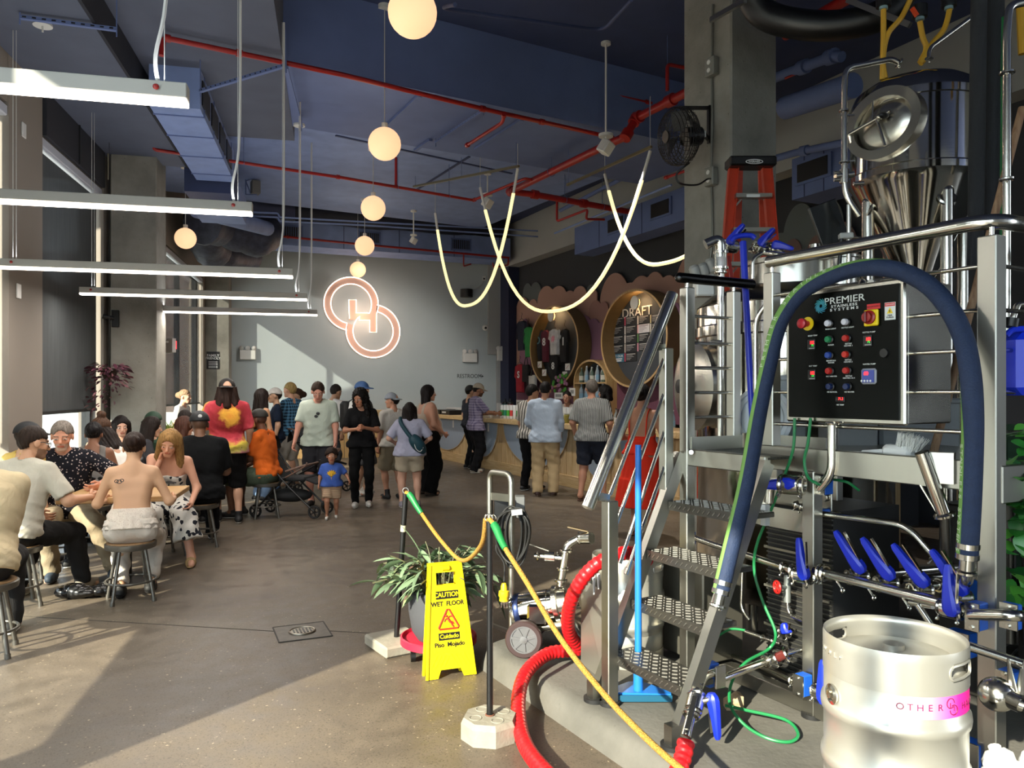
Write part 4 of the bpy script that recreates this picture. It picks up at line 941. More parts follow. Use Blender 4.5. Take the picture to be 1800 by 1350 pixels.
s0,_=onf(806,725,OUT0-.5);t=thing('white_tray','white slanted display tray on the ledge behind black cartons','tray',BWp(s0,OUT0-.5,1.09)[:]);bwbox(MB(),s0-.35,s0+.35,OUT0-.62,OUT0-.3,1.09,1.24,.01).obj('tray',M_['white'],t,0);bwbox(MB(),s0-.3,s0+.3,OUT0-.3,OUT0-.296,1.12,1.21).obj('front',M_['black'],t,0)
for px,c,lab in((888,'2a5c58','teal bottle with pump beside the cans'),(897,'7c3a3a','brown red canister stack behind the can row')):
 s,_=onf(px,725,OUT0-.4);t=thing('canister',lab,'canister',BWp(s,OUT0-.4,1.09)[:]);b=MB();b.lathe([(.09,0),(.09,.22),(.06,.26),(.06,.3)],BWp(s,OUT0-.4,1.09),n=14);b.obj('body',mat('canister_'+c,c,.4),t);b=MB();b.lathe([(.065,.29),(.065,.33),(.02,.34),(.02,.4)],BWp(s,OUT0-.4,1.09),n=12);b.obj('lid',M_['black'],t)
for k,(px,py,w_,h_)in enumerate(((912,703,14,16),(979,690,14,11),(1003,682,10,14))):
 s,z=onbar(px,py,.7);_,z2=onbar(px,py+h_,.7);sA_,_=onbar(px-w_/2,py,.7);sB_,_=onbar(px+w_/2,py,.7)
 t=thing('notice_sheet',['white printed sheet standing behind the can row','white sheet hanging above bartender, left','white sheet hanging beside the arched shelf'][k],'sheet',BWp(s,.66,z2)[:]);bwbox(MB(),sA_,sB_,.655,.662,z2,z).obj('paper',M_['white'],t,0)
 bwbox(MB(),sA_+.05,sB_-.05,.663,.664,z2+(z-z2)*.3,z2+(z-z2)*.75).obj('print',mat('grey_print%d'%k,'8a8a88',.7),t,0)
 # raised slab with its curb
SZ=.12
SC=FLR(846,1130,SZ)
def SP(v,u,z=SZ):return Vector((SC.x,SC.y,z))-EE*v+EN*u
b=MB();prof=[(-.05,0),(-.03,.05),(-.012,.095),(.02,.115),(.06,SZ),(7,SZ),(7,0)]
rings=[]
for v,du in((0,.10),(.03,.03),(.10,0),(1.0,0),(2.0,0),(3.0,0),(6.5,0)):
 rings.append([SP(v,u+(du if u<1 else 0),z)for u,z in prof])
b.ring_mesh(rings);o=b.obj('pad',M_['slab'],None,40);o['kind']='structure';o.name='floor_pad';o['label']='raised concrete pad with a rounded curb'
# brew stand plane
PF=P(1428,690,3.56)
def ef(px,py,out=0.0):return PLN(px,py,PF-EN*out,EN)
def eg(v,u,z):return Vector((PF.x,PF.y,z))-EE*v+EN*u
def ev(px,out=0.0):return-(ef(px,690,out)-PF).dot(EE)
ERZ=atan2(-EE.y,-EE.x)
fm=M_['frame'];tb=M_['tube'];st=M_['steel']
stand=thing('brew_stand','welded stainless brewing stand carrying the black control panel','stand',eg(.2,0,SZ)[:],0)
def part(b,name,m,parent,smooth=38):return b.obj(name,m,parent,smooth)
def post(v,u,z0,z1,w,parent,name='leg',m=None):
 b=MB();b.box(eg(v,u,(z0+z1)/2),(w,w,z1-z0),rz=ERZ,bev=.004);return b.obj(name,m or fm,parent,0)
vR=ev(1743);vL=ev(1357);v1=ev(1428);UF=-.2;vA=ev(1208,-UF);vB=vA+.54
post(vR,0,SZ,2.20,.07,stand);post(vL,0,1.36,2.205,.06,stand,'post');post(v1,0,SZ,1.26,.065,stand)
post(vA,UF,SZ,2.165,.058,stand);post(vA,UF+.33,1.30,2.165,.055,stand,'post')
post(ev(1527)+.25,.85,SZ,1.25,.06,stand);post(ev(1340),.55,SZ,1.3,.05,stand);post(ev(1250),.5,SZ,1.25,.05,stand)
b=MB();b.box(eg((vL-.05+vR)/2,.0,1.305),(vR-vL+.05,.05,.115),rz=ERZ,bev=.004);part(b,'platform_beam',fm,stand,0)
b=MB();b.box(eg((vL-.05+vR)/2,.5,1.335),(vR-vL+.1,.92,.02),rz=ERZ);part(b,'deck',fm,stand,0)
b=MB();b.box(eg(vR,.5,1.28),(.08,1.0,.14),rz=ERZ,bev=.004);part(b,'side_beam',fm,stand,0)
b=MB();b.box(eg((vA+vB)/2,UF,1.285),(vB-vA,.04,.085),rz=ERZ,bev=.004);part(b,'landing_beam',fm,stand,0)
b=MB();b.box(eg((vA+vB)/2,UF+.26,1.315),(vB-vA,.52,.012),rz=ERZ);part(b,'landing_deck',mat('tread_dark','4c4b47',.45,.8,bump=.8,bscale=90),stand,0)
b=MB();b.box(eg(vA+.03,UF+.18,1.34),(.012,.36,.10),rz=ERZ);b.box(eg((vA+vB)/2,UF+.40,1.35),(vB-vA,.012,.10),rz=ERZ);part(b,'kick_plate',fm,stand,0)
for z,w_ in((.17,.075),):
 b=MB();b.box(eg((vL-.3+vR)/2,0,z),(vR-vL+.3,.06,w_),rz=ERZ,bev=.004);part(b,'bottom_beam',fm,stand,0)
 b=MB();b.box(eg((vA+vR)/2,.9,z),(vR-vA,.06,w_),rz=ERZ,bev=.004);part(b,'bottom_beam',fm,stand,0)
for z in(2.095,1.93,1.78,1.622,1.468):
 b=MB();b.cyl(eg(vL,0,z),eg(vR,0,z),.0085,n=10);part(b,'rail',tb,stand)
 b=MB();b.cyl(eg(vR,0,z),eg(vR+.02,1.2,z),.0085,n=10);part(b,'rail',tb,stand)
for z in(2.02,1.88,1.75,1.62,1.49):
 b=MB();b.cyl(eg(vA,UF,z),eg(vA,UF+.33,z),.009,n=10);part(b,'rail',tb,stand)
b=MB();b.tube(elbows([eg(vL-.02,0,2.262),eg(vR+.005,0,2.262),eg(vR+.04,1.2,2.262)],.12,8),.03,16);part(b,'handrail',tb,stand)
b=MB();b.tube([eg(vA,UF-.05,2.215),eg(vA,UF+.47,2.215)],.027,16);b.sphere(eg(vA,UF-.05,2.215),.027,14);part(b,'handrail',mat('dark_handrail','3a3a3b',.25,1.0),stand)
for v,u in((vL,0),(vR,0),(vA,UF),(vA,UF+.33)):
 b=MB();b.cyl(eg(v,u,2.15),eg(v,u,2.235),.010,n=10);part(b,'stub',tb,stand)
b=MB();b.tube(elbows([eg(vL-.02,0,2.07),ef(1328,560,.03),ef(1328,700,.03),eg(vL,0,1.62)],.05),.013,10);part(b,'grab_handle',tb,stand)
for v,u in((vA,UF),(v1,0),(vR,0)):
 b=MB();b.cyl(eg(v,u,SZ),eg(v,u,SZ+.02),.05,n=18);part(b,'foot_pad',M_['rubber'],stand)
b=MB();b.cyl(ef(1215,795,.22),ef(1215,795,.235),.012,n=8);part(b,'bolt',tb,stand)
for k in range(2):
 b=MB();b.box(eg(v1-.23,.06,1.0-.0),(.42,.012,.10),rz=ERZ);
part(b,'brace_plate',st,stand,0)
# stairs
def diamond():
 m,nt,bb=nmat('diamond_plate');N=nt.nodes;L=nt.links
 bb.inputs['Base Color'].default_value=srgb('8d8a83');bb.inputs['Metallic'].default_value=.9;bb.inputs['Roughness'].default_value=.38;return m
M_['diamond']=diamond()
stair=thing('stairs','four-tread steel stairs with diamond plate treads and tube handrail','stairs',eg((vA+vL)/2,-.45,SZ)[:])
tw=.52;vm=-.36
rise=(1.30-SZ)/5;run=.16
M_['tread']=mat('tread_plate','5c5a55',.42,.85)
def lug(b,M):b.box(None,(.024,.005,.004),M=M)
for k in range(4):
 z=SZ+rise*(k+1);u=(-.63,-.49,-.39,-.25)[k];c=eg(vm,u+.02,z)
 b=MB();b.box(c-UP*.012,(tw,.19,.024),rz=ERZ,bev=.003);b.box(eg(vm,u-.075,z-.022),(tw,.008,.045),rz=ERZ);tr=part(b,'tread',M_['tread'],stair,0)
 b=MB();n=0
 for i in range(int(tw/.034)):
  for j in range(6):
   a=pi/4 if(i+j)%2 else-pi/4
   q=eg(vm-tw/2+.02+i*.034,u-.06+j*.03,z+.001);lug(b,Matrix.Translation(q)@Matrix.Rotation(ERZ+a,4,'Z'))
  q=eg(vm-tw/2+.02+i*.034,u-.08,z-.022);lug(b,Matrix.Translation(q)@Matrix.Rotation(ERZ,4,'Z')@Matrix.Rotation(pi/2,4,'X')@Matrix.Rotation(pi/4,4,'Z'))
 part(b,'raised_lugs',M_['diamond'],tr,0)['kind']='stuff'
ang_top=eg(vA,-.03,1.29)
for v in(vm-tw/2-.025,vm+tw/2+.025):
 a=eg(v,-.77,SZ+.0);e=eg(v,UF-.02,1.30);d=(e-a)
 b=MB();b.bar(a+d*.06,e,.045,.065,up=(-EN));part(b,'stringer',fm,stair,0)
 b=MB();b.box(a+UP*.05,(.05,.06,.10),rz=ERZ);part(b,'stringer_foot',fm,stair,0)
 b=MB();b.cyl(Vector((a.x,a.y,SZ)),Vector((a.x,a.y,SZ+.018)),.055,n=18);part(b,'foot_pad',M_['rubber'],stair)
vH=vA-.03
pf=FLR(1072,1238,SZ)
uL=(pf-PF).dot(EN);vH=-(pf-PF).dot(EE)
b=MB();b.box(Vector((pf.x,pf.y,(SZ+1.10)/2)),(.06,.06,1.10-SZ),rz=ERZ,bev=.004);part(b,'newel_post',fm,stair,0)
b=MB();b.cyl(Vector((pf.x,pf.y,SZ)),Vector((pf.x,pf.y,SZ+.018)),.05,n=18);part(b,'foot_pad',M_['rubber'],stair)
dH=3.62
h0=P(1033,893,3.64);h1=P(1182,517,4.0);hd=(h1-h0)
b=MB();b.tube([h0,h1],.031,18);part(b,'handrail',tb,stair)
up_=P(1171,620,3.98)
b=MB();b.box((P(1171,612,3.98)+P(1171,880,3.98))/2,(.055,.055,(P(1171,612,3.98)-P(1171,880,3.98)).z),rz=ERZ,bev=.004);part(b,'upper_post',fm,stair,0)
b=MB();b.bar(P(1165,610,3.98),P(1146,612,3.92),.04,.03);part(b,'bracket',st,stair,0)
b=MB();b.bar(P(1066,876,3.73),P(1048,872,3.67),.04,.04);part(b,'bracket',st,stair,0)
for(x0,y0),(x1,y1)in(((1072,870),(1168,628)),((1082,925),(1168,690)),((1090,990),(1170,752)),((1100,1010),(1170,815))):
 b=MB();b.cyl(P(x0,y0,3.76),P(x1,y1,3.97),.010,n=10);part(b,'mid_rail',tb,stair)
 # control panel
pv0,pv1=ev(1387,.05),ev(1586,.05);pz1=2.07;pz0=1.50;pw_=pv1-pv0;ph=pz1-pz0;pc_=(pv0+pv1)/2
cp=thing('control_panel','black control panel of coloured buttons in steel enclosure','control panel',eg(pc_,-.05,pz0)[:])
b=MB();b.box(eg(pc_,.12,(pz0+pz1)/2),(pw_+.02,.30,ph+.02),rz=ERZ,bev=.006);part(b,'enclosure',st,cp,0)
b=MB();b.box(eg(pc_,-.04,(pz0+pz1)/2),(pw_+.03,.03,ph+.03),rz=ERZ,bev=.008);part(b,'door_rim',st,cp,0)
pblk=mat('panel_black','040605',.3,spec=.12);b=MB();b.box(eg(pc_,-.058,(pz0+pz1)/2),(pw_-.012,.008,ph-.012),rz=ERZ,bev=.002);face=part(b,'panel_face',pblk,cp,0)
PW=lambda fx,fy,o=.063:frame(eg(pv0+pw_*fx,-o,pz0+ph*(1-fy)),-EE,-EN)
def ppx(x,y):
 """fraction on the panel face from zoomed picture coordinates (1157x1350 crop of 1370..1610 x 480..760)"""
 px=1370+x*240/1157;py=480+y*280/1350;p=ef(px,py,.062);return(-(p-PF).dot(EE)-pv0)/pw_,1-(p.z-pz0)/ph
def PX(x,y,o=.063):return PW(*ppx(x,y),o)
wht=mat('panel_white','d8dcd8',.5)
text('PREMIER',PX(548,226),.042,'lettering',wht,cp,.0006,sx=1.3)
text('STAINLESS',PX(548,274),.0155,'lettering',wht,cp,.0006,sx=1.5,bold=.02,space=1.25)
text('SYSTEMS',PX(548,304),.0155,'lettering',wht,cp,.0006,sx=1.5,bold=.02,space=1.75)
b=MB();W=PX(352,280)
for k in range(12):
 a0=2*pi*k/12;pts=[W@Vector(((.008+.025*t)*cos(a0+1.3*t),(.008+.025*t)*sin(a0+1.3*t),0))for t in[i/6 for i in range(7)]];b.tube(pts,[.001+.0026*sin(pi*min(1,t*.9+.1))for t in[i/6 for i in range(7)]],5)
part(b,'swirl_emblem',mat('swirl_teal','3aa0a0',.5,col2='2b6f9c',scale=14),cp)
def button(x,y,col,cap,r=.0155,lab=None):
 W=PX(x,y);n=(W.to_3x3()@Vector((0,0,1)));c=W.translation
 b=MB();b.lathe([(r*1.25,0),(r*1.25,.006),(r*1.05,.009),(.001,.0092)],c,n,18);k=b.obj('button',M_['black'],cp)
 b=MB();b.lathe([(r*.95,.008),(r*.95,.02),(r*.8,.024),(.001,.0245)],c,n,18);b.obj('lens',mat('lens_'+col,col,.25),k)
 for i,s in enumerate(cap or()):
  text(s,PX(x+6,y+46+i*17),.0085,'caption',wht,cp,.0004,sx=1.15,bold=.01)
for x,y,c,cap in((430,428,'c9c9d2',('MASH LIGHT',)),(574,415,'c9c9d2',('KETTLE LIGHT',)),(432,563,'1f7a4c',('AUGER',)),(580,553,'a8231f',('KETTLE','HEATER 1')),(433,697,'213f8c',('MANIFOLD','WATER')),(578,690,'b8281f',('KETTLE','HEATER 2')),(437,830,'a8231f',('HLT HEATER',)),(584,827,'a8231f',('KETTLE','HEATER 3 & 4')),(442,962,'17264f',('HE GLYCOL',)),(588,962,'17264f',('HE WATER',))):
 button(x,y,c,cap)
W=PX(245,430);n=W.to_3x3()@Vector((0,0,1));c=W.translation
b=MB();b.cyl(c,c+n*.004,.031,n=28);e=b.obj('stop_collar',mat('safety_yellow','e6c814',.4),cp)
b=MB();b.lathe([(.013,.004),(.013,.028),(.022,.032),(.023,.048),(.016,.053),(.001,.054)],c,n,12);b.obj('stop_button',mat('stop_red','c22b36',.3),e)
W=PX(790,380);b=MB();b.box(None,(.066,.068,.014),bev=.004,M=W@Matrix.Translation((0,0,.007)));e=b.obj('main_switch',mat('safety_yellow2','e8cc10',.45),cp,0)
n=W.to_3x3()@Vector((0,0,1));c=(W@Matrix.Translation((-.004,.002,.014))).translation
b=MB();b.lathe([(.029,0),(.029,.006),(.022,.010),(.021,.024),(.001,.025)],c,n,24);b.obj('rotary_knob',mat('switch_red','8e1416',.35),e)
b=MB();b.box(None,(.009,.048,.012),bev=.003,M=frame(c+n*.028,W.to_3x3()@Vector((1,0,0)),n));b.obj('grip',mat('switch_red2','6f0f12',.35),e,0)
b=MB();b.box(None,(.062,.022,.002),M=PX(800,283));k=b.obj('red_plate',mat('plate_red','c4262b',.5),cp,0);text('MAIN DISCONNECT',PX(800,283,.0645),.0085,'lettering',mat('plate_print','5c1012',.6),k,.0004,sx=.82)
b=MB();b.box(None,(.048,.072,.002),M=PX(940,322));k=b.obj('danger_label',wht,cp,0)
b=MB();b.box(None,(.045,.014,.001),M=PX(940,266,.0645));b.obj('red_band',mat('danger_red','c8262a',.5),k,0);text('DANGER',PX(943,266,.0652),.009,'lettering',wht,k,.0003,sx=1.1)
b=MB();b.prism([(-.014,-.011),(.014,-.011),(0,.014)],.001,PX(940,320,.0645));b.obj('warning_triangle',mat('warn_yellow','e6c820',.5),k,0)
b=MB();W=PX(940,322,.0656);b.prism([(.001,.008),(-.004,-.001),(0,-.001),(-.001,-.008),(.004,.001),(0,.001)],.0008,W);b.obj('bolt_mark',M_['black'],k,0)
text('High',PX(940,358,.0645),.011,'lettering',M_['black'],k,.0003,bold=.02);text('Voltage',PX(940,375,.0645),.011,'lettering',M_['black'],k,.0003,bold=.02)
dr=emis('digit_red','ff2a2c',2.2);dg=emis('digit_green','3adc4a',.8)
def display(x,y,txt,cap,sub='75'):
 b=MB();b.box(None,(.040,.048,.012),bev=.002,M=PX(x,y));k=b.obj('display',M_['black'],cp,0)
 text(txt,PX(x+10,y-14,.0695),.021,'digits',dr,k,.0004,sx=.8,bold=.01);text(sub,PX(x+14,y+10,.0695),.014,'digits',dg,k,.0004)
 b=MB();b.box(None,(.03,.005,.001),M=PX(x+8,y+33,.0695));b.obj('key_row',mat('key_grey','8a8a88',.5),k,0)
 text(cap,PX(x+8,y-74),.0085,'caption',wht,cp,.0004,sx=1.15,bold=.01)
display(275,605,'102','MASH TEMP','75');display(278,862,'182','HLT TEMP','54');display(752,575,'183','KETTLE PUMP','75')
b=MB();b.box(None,(.046,.024,.010),bev=.002,M=PX(520,1070));k=b.obj('display',M_['black'],cp,0);text('71.3',PX(528,1066,.069),.017,'digits',dr,k,.0004,sx=.9);text('HE TEMP',PX(517,1117),.0085,'caption',wht,cp,.0004,sx=1.15,bold=.01)
b=MB();b.box(None,(.072,.066,.016),bev=.01,M=PX(760,875));k=b.obj('pump_controller',mat('controller_grey','9a9da6',.4),cp,0)
b=MB();b.box(None,(.056,.052,.004),M=PX(764,875,.0715));b.obj('controller_face',mat('controller_blue','3a4a9a',.4),k,0);text('60',PX(750,852,.075),.022,'digits',dr,k,.0005,bold=.02)
b=MB()
for i in range(4):W=PX(714+i*25,914,.0745);b.cyl(W.translation,W.translation+W.to_3x3()@Vector((0,0,.002)),.0045,n=10)
b.obj('keys',wht,k);text('WATER PUMP',PX(762,772),.0085,'caption',wht,cp,.0004,sx=1.15,bold=.01)
W=PX(893,678);n=W.to_3x3()@Vector((0,0,1));b=MB();b.lathe([(.020,0),(.018,.008),(.001,.0085)],W.translation,n,18);b.obj('door_lock',mat('lock_dark','1a1a1b',.3),cp)
W=PX(790,92,.02);b=MB();b.torus(W.translation,.014,.005,n,18,8);b.obj('lifting_eye',tb,cp)
b=MB();b.tube(elbows([ef(1463,735,.03),ef(1463,832,.03),ef(1440,858,.03)],.08,8),.021,16);pc2=part(b,'conduit_pipe',tb,cp)
b=MB();b.torus(ef(1463,744,.03),.026,.008,UP,18,8);b.sphere(ef(1480,743,.05),(.014,.01,.007),8);part(b,'clamp',tb,cp)
# valves
def clampring(b,c,axis,r):
 b.torus(c,r*1.15,r*.32,axis,16,6)
 q=c+axis.orthogonal().normalized()*r*1.5-UP*r*.6;b.sphere(q,(r*.38,r*.3,r*.3),8);b.cyl(c,q,r*.16,n=6)
def valve(p,axis,tip,label,name='butterfly_valve',r=.025,base=None,group='blue handled butterfly valves'):
 axis=Vector(axis).normalized();base=base or p;t=thing(name,label,'valve',p[:],0,group)
 b=MB();b.cyl(p-axis*r*1.1,p+axis*r*1.1,r*1.45,n=18);b.obj('valve_body',tb,t)
 for sg in(-1,1):
  b=MB();clampring(b,p+axis*r*1.5*sg,axis,r);b.obj('clamp',tb,t)
 d=tip-base;L=d.length;dn=d/L;side=dn.cross(EN).normalized()
 b=MB();rings=[]
 for f,w_,th in((-.14,.014,.012),(-.05,.026,.018),(.05,.028,.020),(.25,.024,.019),(.55,.017,.017),(.9,.013,.014),(1,.008,.009)):
  c=base+d*f+side*(.004*sin(pi*max(0,f)));rings.append([c+side*w_*cx+dn.cross(side)*th*cy for cx,cy in((-1,-.6),(-.6,-1),(.6,-1),(1,-.6),(1,.6),(.6,1),(-.6,1),(-1,.6))])
 b.ring_mesh(rings);hnd=b.obj('handle',M_['bluep'],t,30)
 b=MB();b.bar(base+dn*.01-side*.020,base+d*.88-side*.036,.004,.014,up=EN);b.obj('trigger',tb,t,0)
 b=MB();b.cyl(p,base,r*.5,n=10);b.obj('stem',tb,t)
 return t
man_a,man_b=ef(1395,1001,.08),ef(1700,1071,.08);md=(man_b-man_a).normalized()
for(bx,by),(tx,ty),lab in(((1511,998),(1468,933),'first of four leaning blue valve handles, leftmost'),((1562,1010),(1515,945),'second of four leaning blue valve handles'),((1622,1022),(1569,956),'third of four leaning blue valve handles'),((1690,1036),(1637,966),'fourth leaning blue valve handle behind the upright one')):
 pb=ef(bx-5,by+16,-.05);valve(pb,EN*.9+md*.4,ef(tx,ty,.10),lab,base=ef(bx,by,.06))
valve(ef(1412,1012,.09),md,ef(1404,945,.13),'upright blue valve handle left on the manifold pipe',base=ef(1413,1010,.13))
valve(ef(1672,1070,.09),md,ef(1666,992,.15),'upright blue valve handle right above the keg rim',base=ef(1672,1072,.15))
valve(ef(1445,1218,.05),md,ef(1446,1160,.10),'blue valve handle low beside the left edge of keg',base=ef(1447,1228,.10))
valve(ef(1392,852,.10),EN*.4+md,ef(1308,852,.12),'long blue valve handle lying level in front of stair stringer',base=ef(1385,850,.13),r=.032)
valve(ef(1379,1112,-.1),md,ef(1378,1095,-.05),'small blue valve handle low in front of the finned block',base=ef(1382,1112,-.05),r=.016)
# pipework
def steelpipe(pts,r,label,bend=.06,clamps=(),n=12,name='steel_pipe',m=None):
 t=thing(name,label,'pipe',pts[0][:]);pp=elbows(pts,bend,7);b=MB();b.tube(pp,r,n);b.obj('tube',m or tb,t)
 for i,f in clamps:
  q=pts[i].lerp(pts[i+1],f);ax=(pts[i+1]-pts[i]).normalized();b=MB();clampring(b,q,ax,r*1.25);b.obj('clamp',tb,t)
 return t
steelpipe([ef(1432,1003,.08),ef(1690,1068,.08)],.021,'main manifold pipe sloping behind the keg rim',clamps=((0,.05),(0,.08)),n=16)
steelpipe([ef(1200,938,.0),ef(1262,960,.02),ef(1400,1004,.07)],.017,'steel pipe crossing behind the stair treads to manifold',clamps=((1,.86),(1,.96)),n=14)
steelpipe([ef(1440,903,-.05),ef(1595,923,-.05),ef(1648,985,-.05),ef(1700,1040,-.1)],.014,'upper thin steel pipe bending down to the fourth valve',clamps=((1,.9),),bend=.07)
steelpipe([ef(1640,1065,.03),ef(1600,1058,.02)],.014,'short branch pipe under manifold',bend=.02)
steelpipe([ef(1612,1062,.04),ef(1650,1118,.0)],.013,'slanting pipe below the manifold above keg rim')
for k,(x,y)in enumerate(((1480,1035),(1535,1048),(1597,1066))):
 b=MB();p=ef(x,y,.1);b.cyl(ef(x-12,y-18,.08),p,.005,n=8);b.torus(p+(p-ef(x-12,y-18,.08)).normalized()*.008,.009,.004,EE,12,6)
 b.top('wing_nut',tb,['left wing nut hanging under manifold','middle wing nut hanging under manifold','right wing nut hanging under manifold'][k],'wing nut')
for k,(x,y)in enumerate(((1540,1010),(1588,1020),(1640,1030))):
 q=ef(x-5,y+0,-.10);steelpipe([q,q+EN*.45+md*.1],.018,['left short pipe running back from valves','middle short pipe running back from valves','right short pipe running back from valves'][k],clamps=((0,.1),),n=14)
steelpipe([ef(1352,884,.10),ef(1354,850,.10),ef(1386,852,.10)],.021,'polished elbow pipe above the stair stringer',bend=.06,clamps=((1,.7),),n=16)
b=MB();b.box(ef(1345,905,.10),(.03,.03,.10),rz=ERZ);b.top('hose_tail',M_['white'],'short white hose tail below the polished elbow','hose end',smooth=0)
steelpipe([ef(1395,885,.0),ef(1418,895,-.02)],.012,'small chrome valve stub below the elbow',clamps=((0,.2),(0,.6)))
steelpipe([ef(1440,896,-.15),ef(1530,914,-.15)],.008,'thin steel rod behind the front leg',bend=.02)
def block(px,py,w_,h_,out,label,dpt=.06):
 t=thing('pipe_clamp_block',label,'clamp',ef(px,py,out)[:],0,'blue clamp blocks on the stand');v=-(ef(px,py,out)-PF).dot(EE);z=ef(px,py,out).z
 b=MB();b.box(eg(v,-out,z),(w_,dpt,h_),rz=ERZ,bev=.004);b.obj('block',M_['clampblue'],t,0)
 b=MB();b.box(eg(v,-out-dpt/2-.004,z),(w_*1.02,.006,h_*1.02),rz=ERZ);b.obj('cover_plate',st,t,0)
 for s in(-1,1):
  b=MB();b.cyl(eg(v,-out-dpt/2-.006,z+s*h_*.38),eg(v,-out-dpt/2-.014,z+s*h_*.38),.007,n=8);b.obj('bolt',tb,t)
block(1448,852,.06,.085,-.03,'blue clamp block under the conduit pipe');block(1412,1203,.055,.095,.07,'blue clamp block low on the front leg')
block(1718,1082,.05,.10,.06,'blue clamp block on the left side of right post');block(1778,1082,.06,.09,.04,'large blue clamp block at the right edge of picture',.03);block(1690,1040,.10,.11,-.25,'blue clamp block in the shade behind right post');block(1690,1130,.1,.1,-.25,'lower shaded blue clamp block behind right post')
block(1210,945,.06,.07,-.02,'dark blue clamp block behind the upper treads');block(1445,900,.05,.03,-.1,'small dark blue block beside the front leg');block(1700,1330,.12,.14,.02,'blue clamp block at the bottom beside keg');block(1775,1190,.06,.05,.1,'blue clamp block above the chrome ball joint')
steelpipe([ef(1705,1080,.10),ef(1790,1082,.10),ef(1796,1082,-.1)],.021,'polished return bend through the two blue blocks at right',bend=.06,n=16)
steelpipe([P(1270,1192,3.50),ef(1352,1160,.10),ef(1372,1152,.08)],.018,'steel pipe from the stair foot clamp to the sight glass',clamps=((0,.93),),bend=.02,n=14)
t=thing('sight_glass','short sight glass with red fluid in lower pipe','sight glass',ef(1372,1152,.08)[:]);a=ef(1366,1156,.09);e=ef(1384,1148,.07)
b=MB();b.cyl(a,e,.022,n=16);b.obj('glass',mat('sight_red','5a2420',.1,coat=.5),t);ax=(e-a).normalized()
for q in(a,e):b=MB();clampring(b,q,ax,.024);b.obj('clamp',tb,t)
steelpipe([ef(1384,1148,.07),ef(1415,1140,.0)],.012,'thin pipe leaving the sight glass');steelpipe([ef(1310,1110,-.02),ef(1372,1132,-.02)],.009,'thin fitting line feeding the green hose',clamps=((0,.5),(0,.8)))
steelpipe([ef(1280,1150,-.2),ef(1402,1200,.07)],.013,'low steel pipe running to the blue leg clamp',clamps=((0,.94),));steelpipe([ef(1425,1210,.07),ef(1445,1216,.07)],.013,'stub pipe between leg clamp and low blue valve')
t=thing('pipe_clamp_block','blue clamp block with chrome elbow at the stair foot','clamp',P(1254,1185,3.45)[:],0,'blue clamp blocks on the stand')
b=MB();b.box(P(1250,1185,3.47),(.045,.06,.105),rz=ERZ,bev=.004);b.obj('block',M_['clampblue'],t,0);b=MB();b.box(P(1266,1190,3.42),(.012,.06,.10),rz=ERZ,bev=.003);b.obj('cover_plate',st,t,0)
steelpipe([P(1255,1182,3.44),P(1237,1188,3.36),P(1228,1208,3.30)],.020,'chrome elbow at the stair foot above the red hose',bend=.04,n=14)
valve(P(1222,1235,3.24),P(1212,1270,3.2)-P(1228,1205,3.3),P(1262,1300,3.2),'blue valve handle pointing down at the red hose end',base=P(1252,1228,3.22),r=.026)
steelpipe([P(1226,1212,3.28),P(1205,1295,3.14)],.021,'chrome coupling at the end of the red hose',clamps=((0,.15),(0,.55)),n=14)
b=MB();b.bar(P(1222,1225,3.22),P(1208,1282,3.12),.02,.012);b.top('strap',M_['black'],'black strap along the chrome coupling','strap',smooth=0)
t=thing('handwheel_valve','galvanised valve with a red handwheel before the finned block','valve',ef(1378,1032,-.06)[:])
c=ef(1366,1032,.02);nn=(-EN+EE*.3).normalized();b=MB();b.torus(c,.028,.006,nn,20,6)
for k in range(6):
 a=2*pi*k/6;x=nn.orthogonal().normalized();y=nn.cross(x);b.cyl(c,c+(x*cos(a)+y*sin(a))*.028,.004,n=6)
b.obj('handwheel',M_['red'],t);b=MB();b.cyl(ef(1384,1010,-.06),ef(1384,1058,-.06),.017,n=12);b.cyl(c,ef(1384,1032,-.06),.010,n=8);b.obj('body',mat('galv','8d928f',.5,.7),t)
steelpipe([ef(1384,1055,-.06),ef(1386,1080,-.06),ef(1415,1092,-.06)],.009,'thin drain pipe bending from the handwheel valve',bend=.05);steelpipe([ef(1305,1005,-.1),ef(1303,1070,-.1),ef(1318,1090,-.1)],.009,'thin bent pipe left of the finned block',bend=.04)
t=thing('heat_exchanger','black finned plate block behind expanded mesh under the platform','heat exchanger',eg(v1-.25,.25,SZ+.1)[:])
b=MB();b.box(eg(v1-.22,.42,.62),(.40,.5,.86),rz=ERZ);b.obj('core',mat('core_dark','1b1b1b',.6),t,0)
b=MB()
for k in range(34):b.box(eg(v1-.22,.165,.22+k*.024),(.40,.012,.008),rz=ERZ)
b.obj('fins',mat('fin_grey','55544f',.5,.7),t,0)['kind']='stuff'
b=MB()
for z in(.20,.42,.62,.82):b.bar(eg(v1-.43,.155,z),eg(v1-.03,.155,z),.008,.012)
b.obj('cross_bars',fm,t,0)['kind']='stuff';b=MB();b.box(eg(v1-.22,.15,1.10),(.42,.01,.10),rz=ERZ,bev=.003);b.cyl(eg(v1-.05,.14,1.12),eg(v1-.05,.13,1.12),.022,n=16);b.obj('top_plate',st,t,0)
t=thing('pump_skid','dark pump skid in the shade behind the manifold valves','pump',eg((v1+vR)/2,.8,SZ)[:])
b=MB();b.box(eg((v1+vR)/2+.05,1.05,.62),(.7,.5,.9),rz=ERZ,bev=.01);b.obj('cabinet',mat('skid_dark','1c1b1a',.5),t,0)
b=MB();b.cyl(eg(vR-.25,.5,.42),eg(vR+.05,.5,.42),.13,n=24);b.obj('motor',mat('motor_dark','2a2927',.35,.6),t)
b=MB()
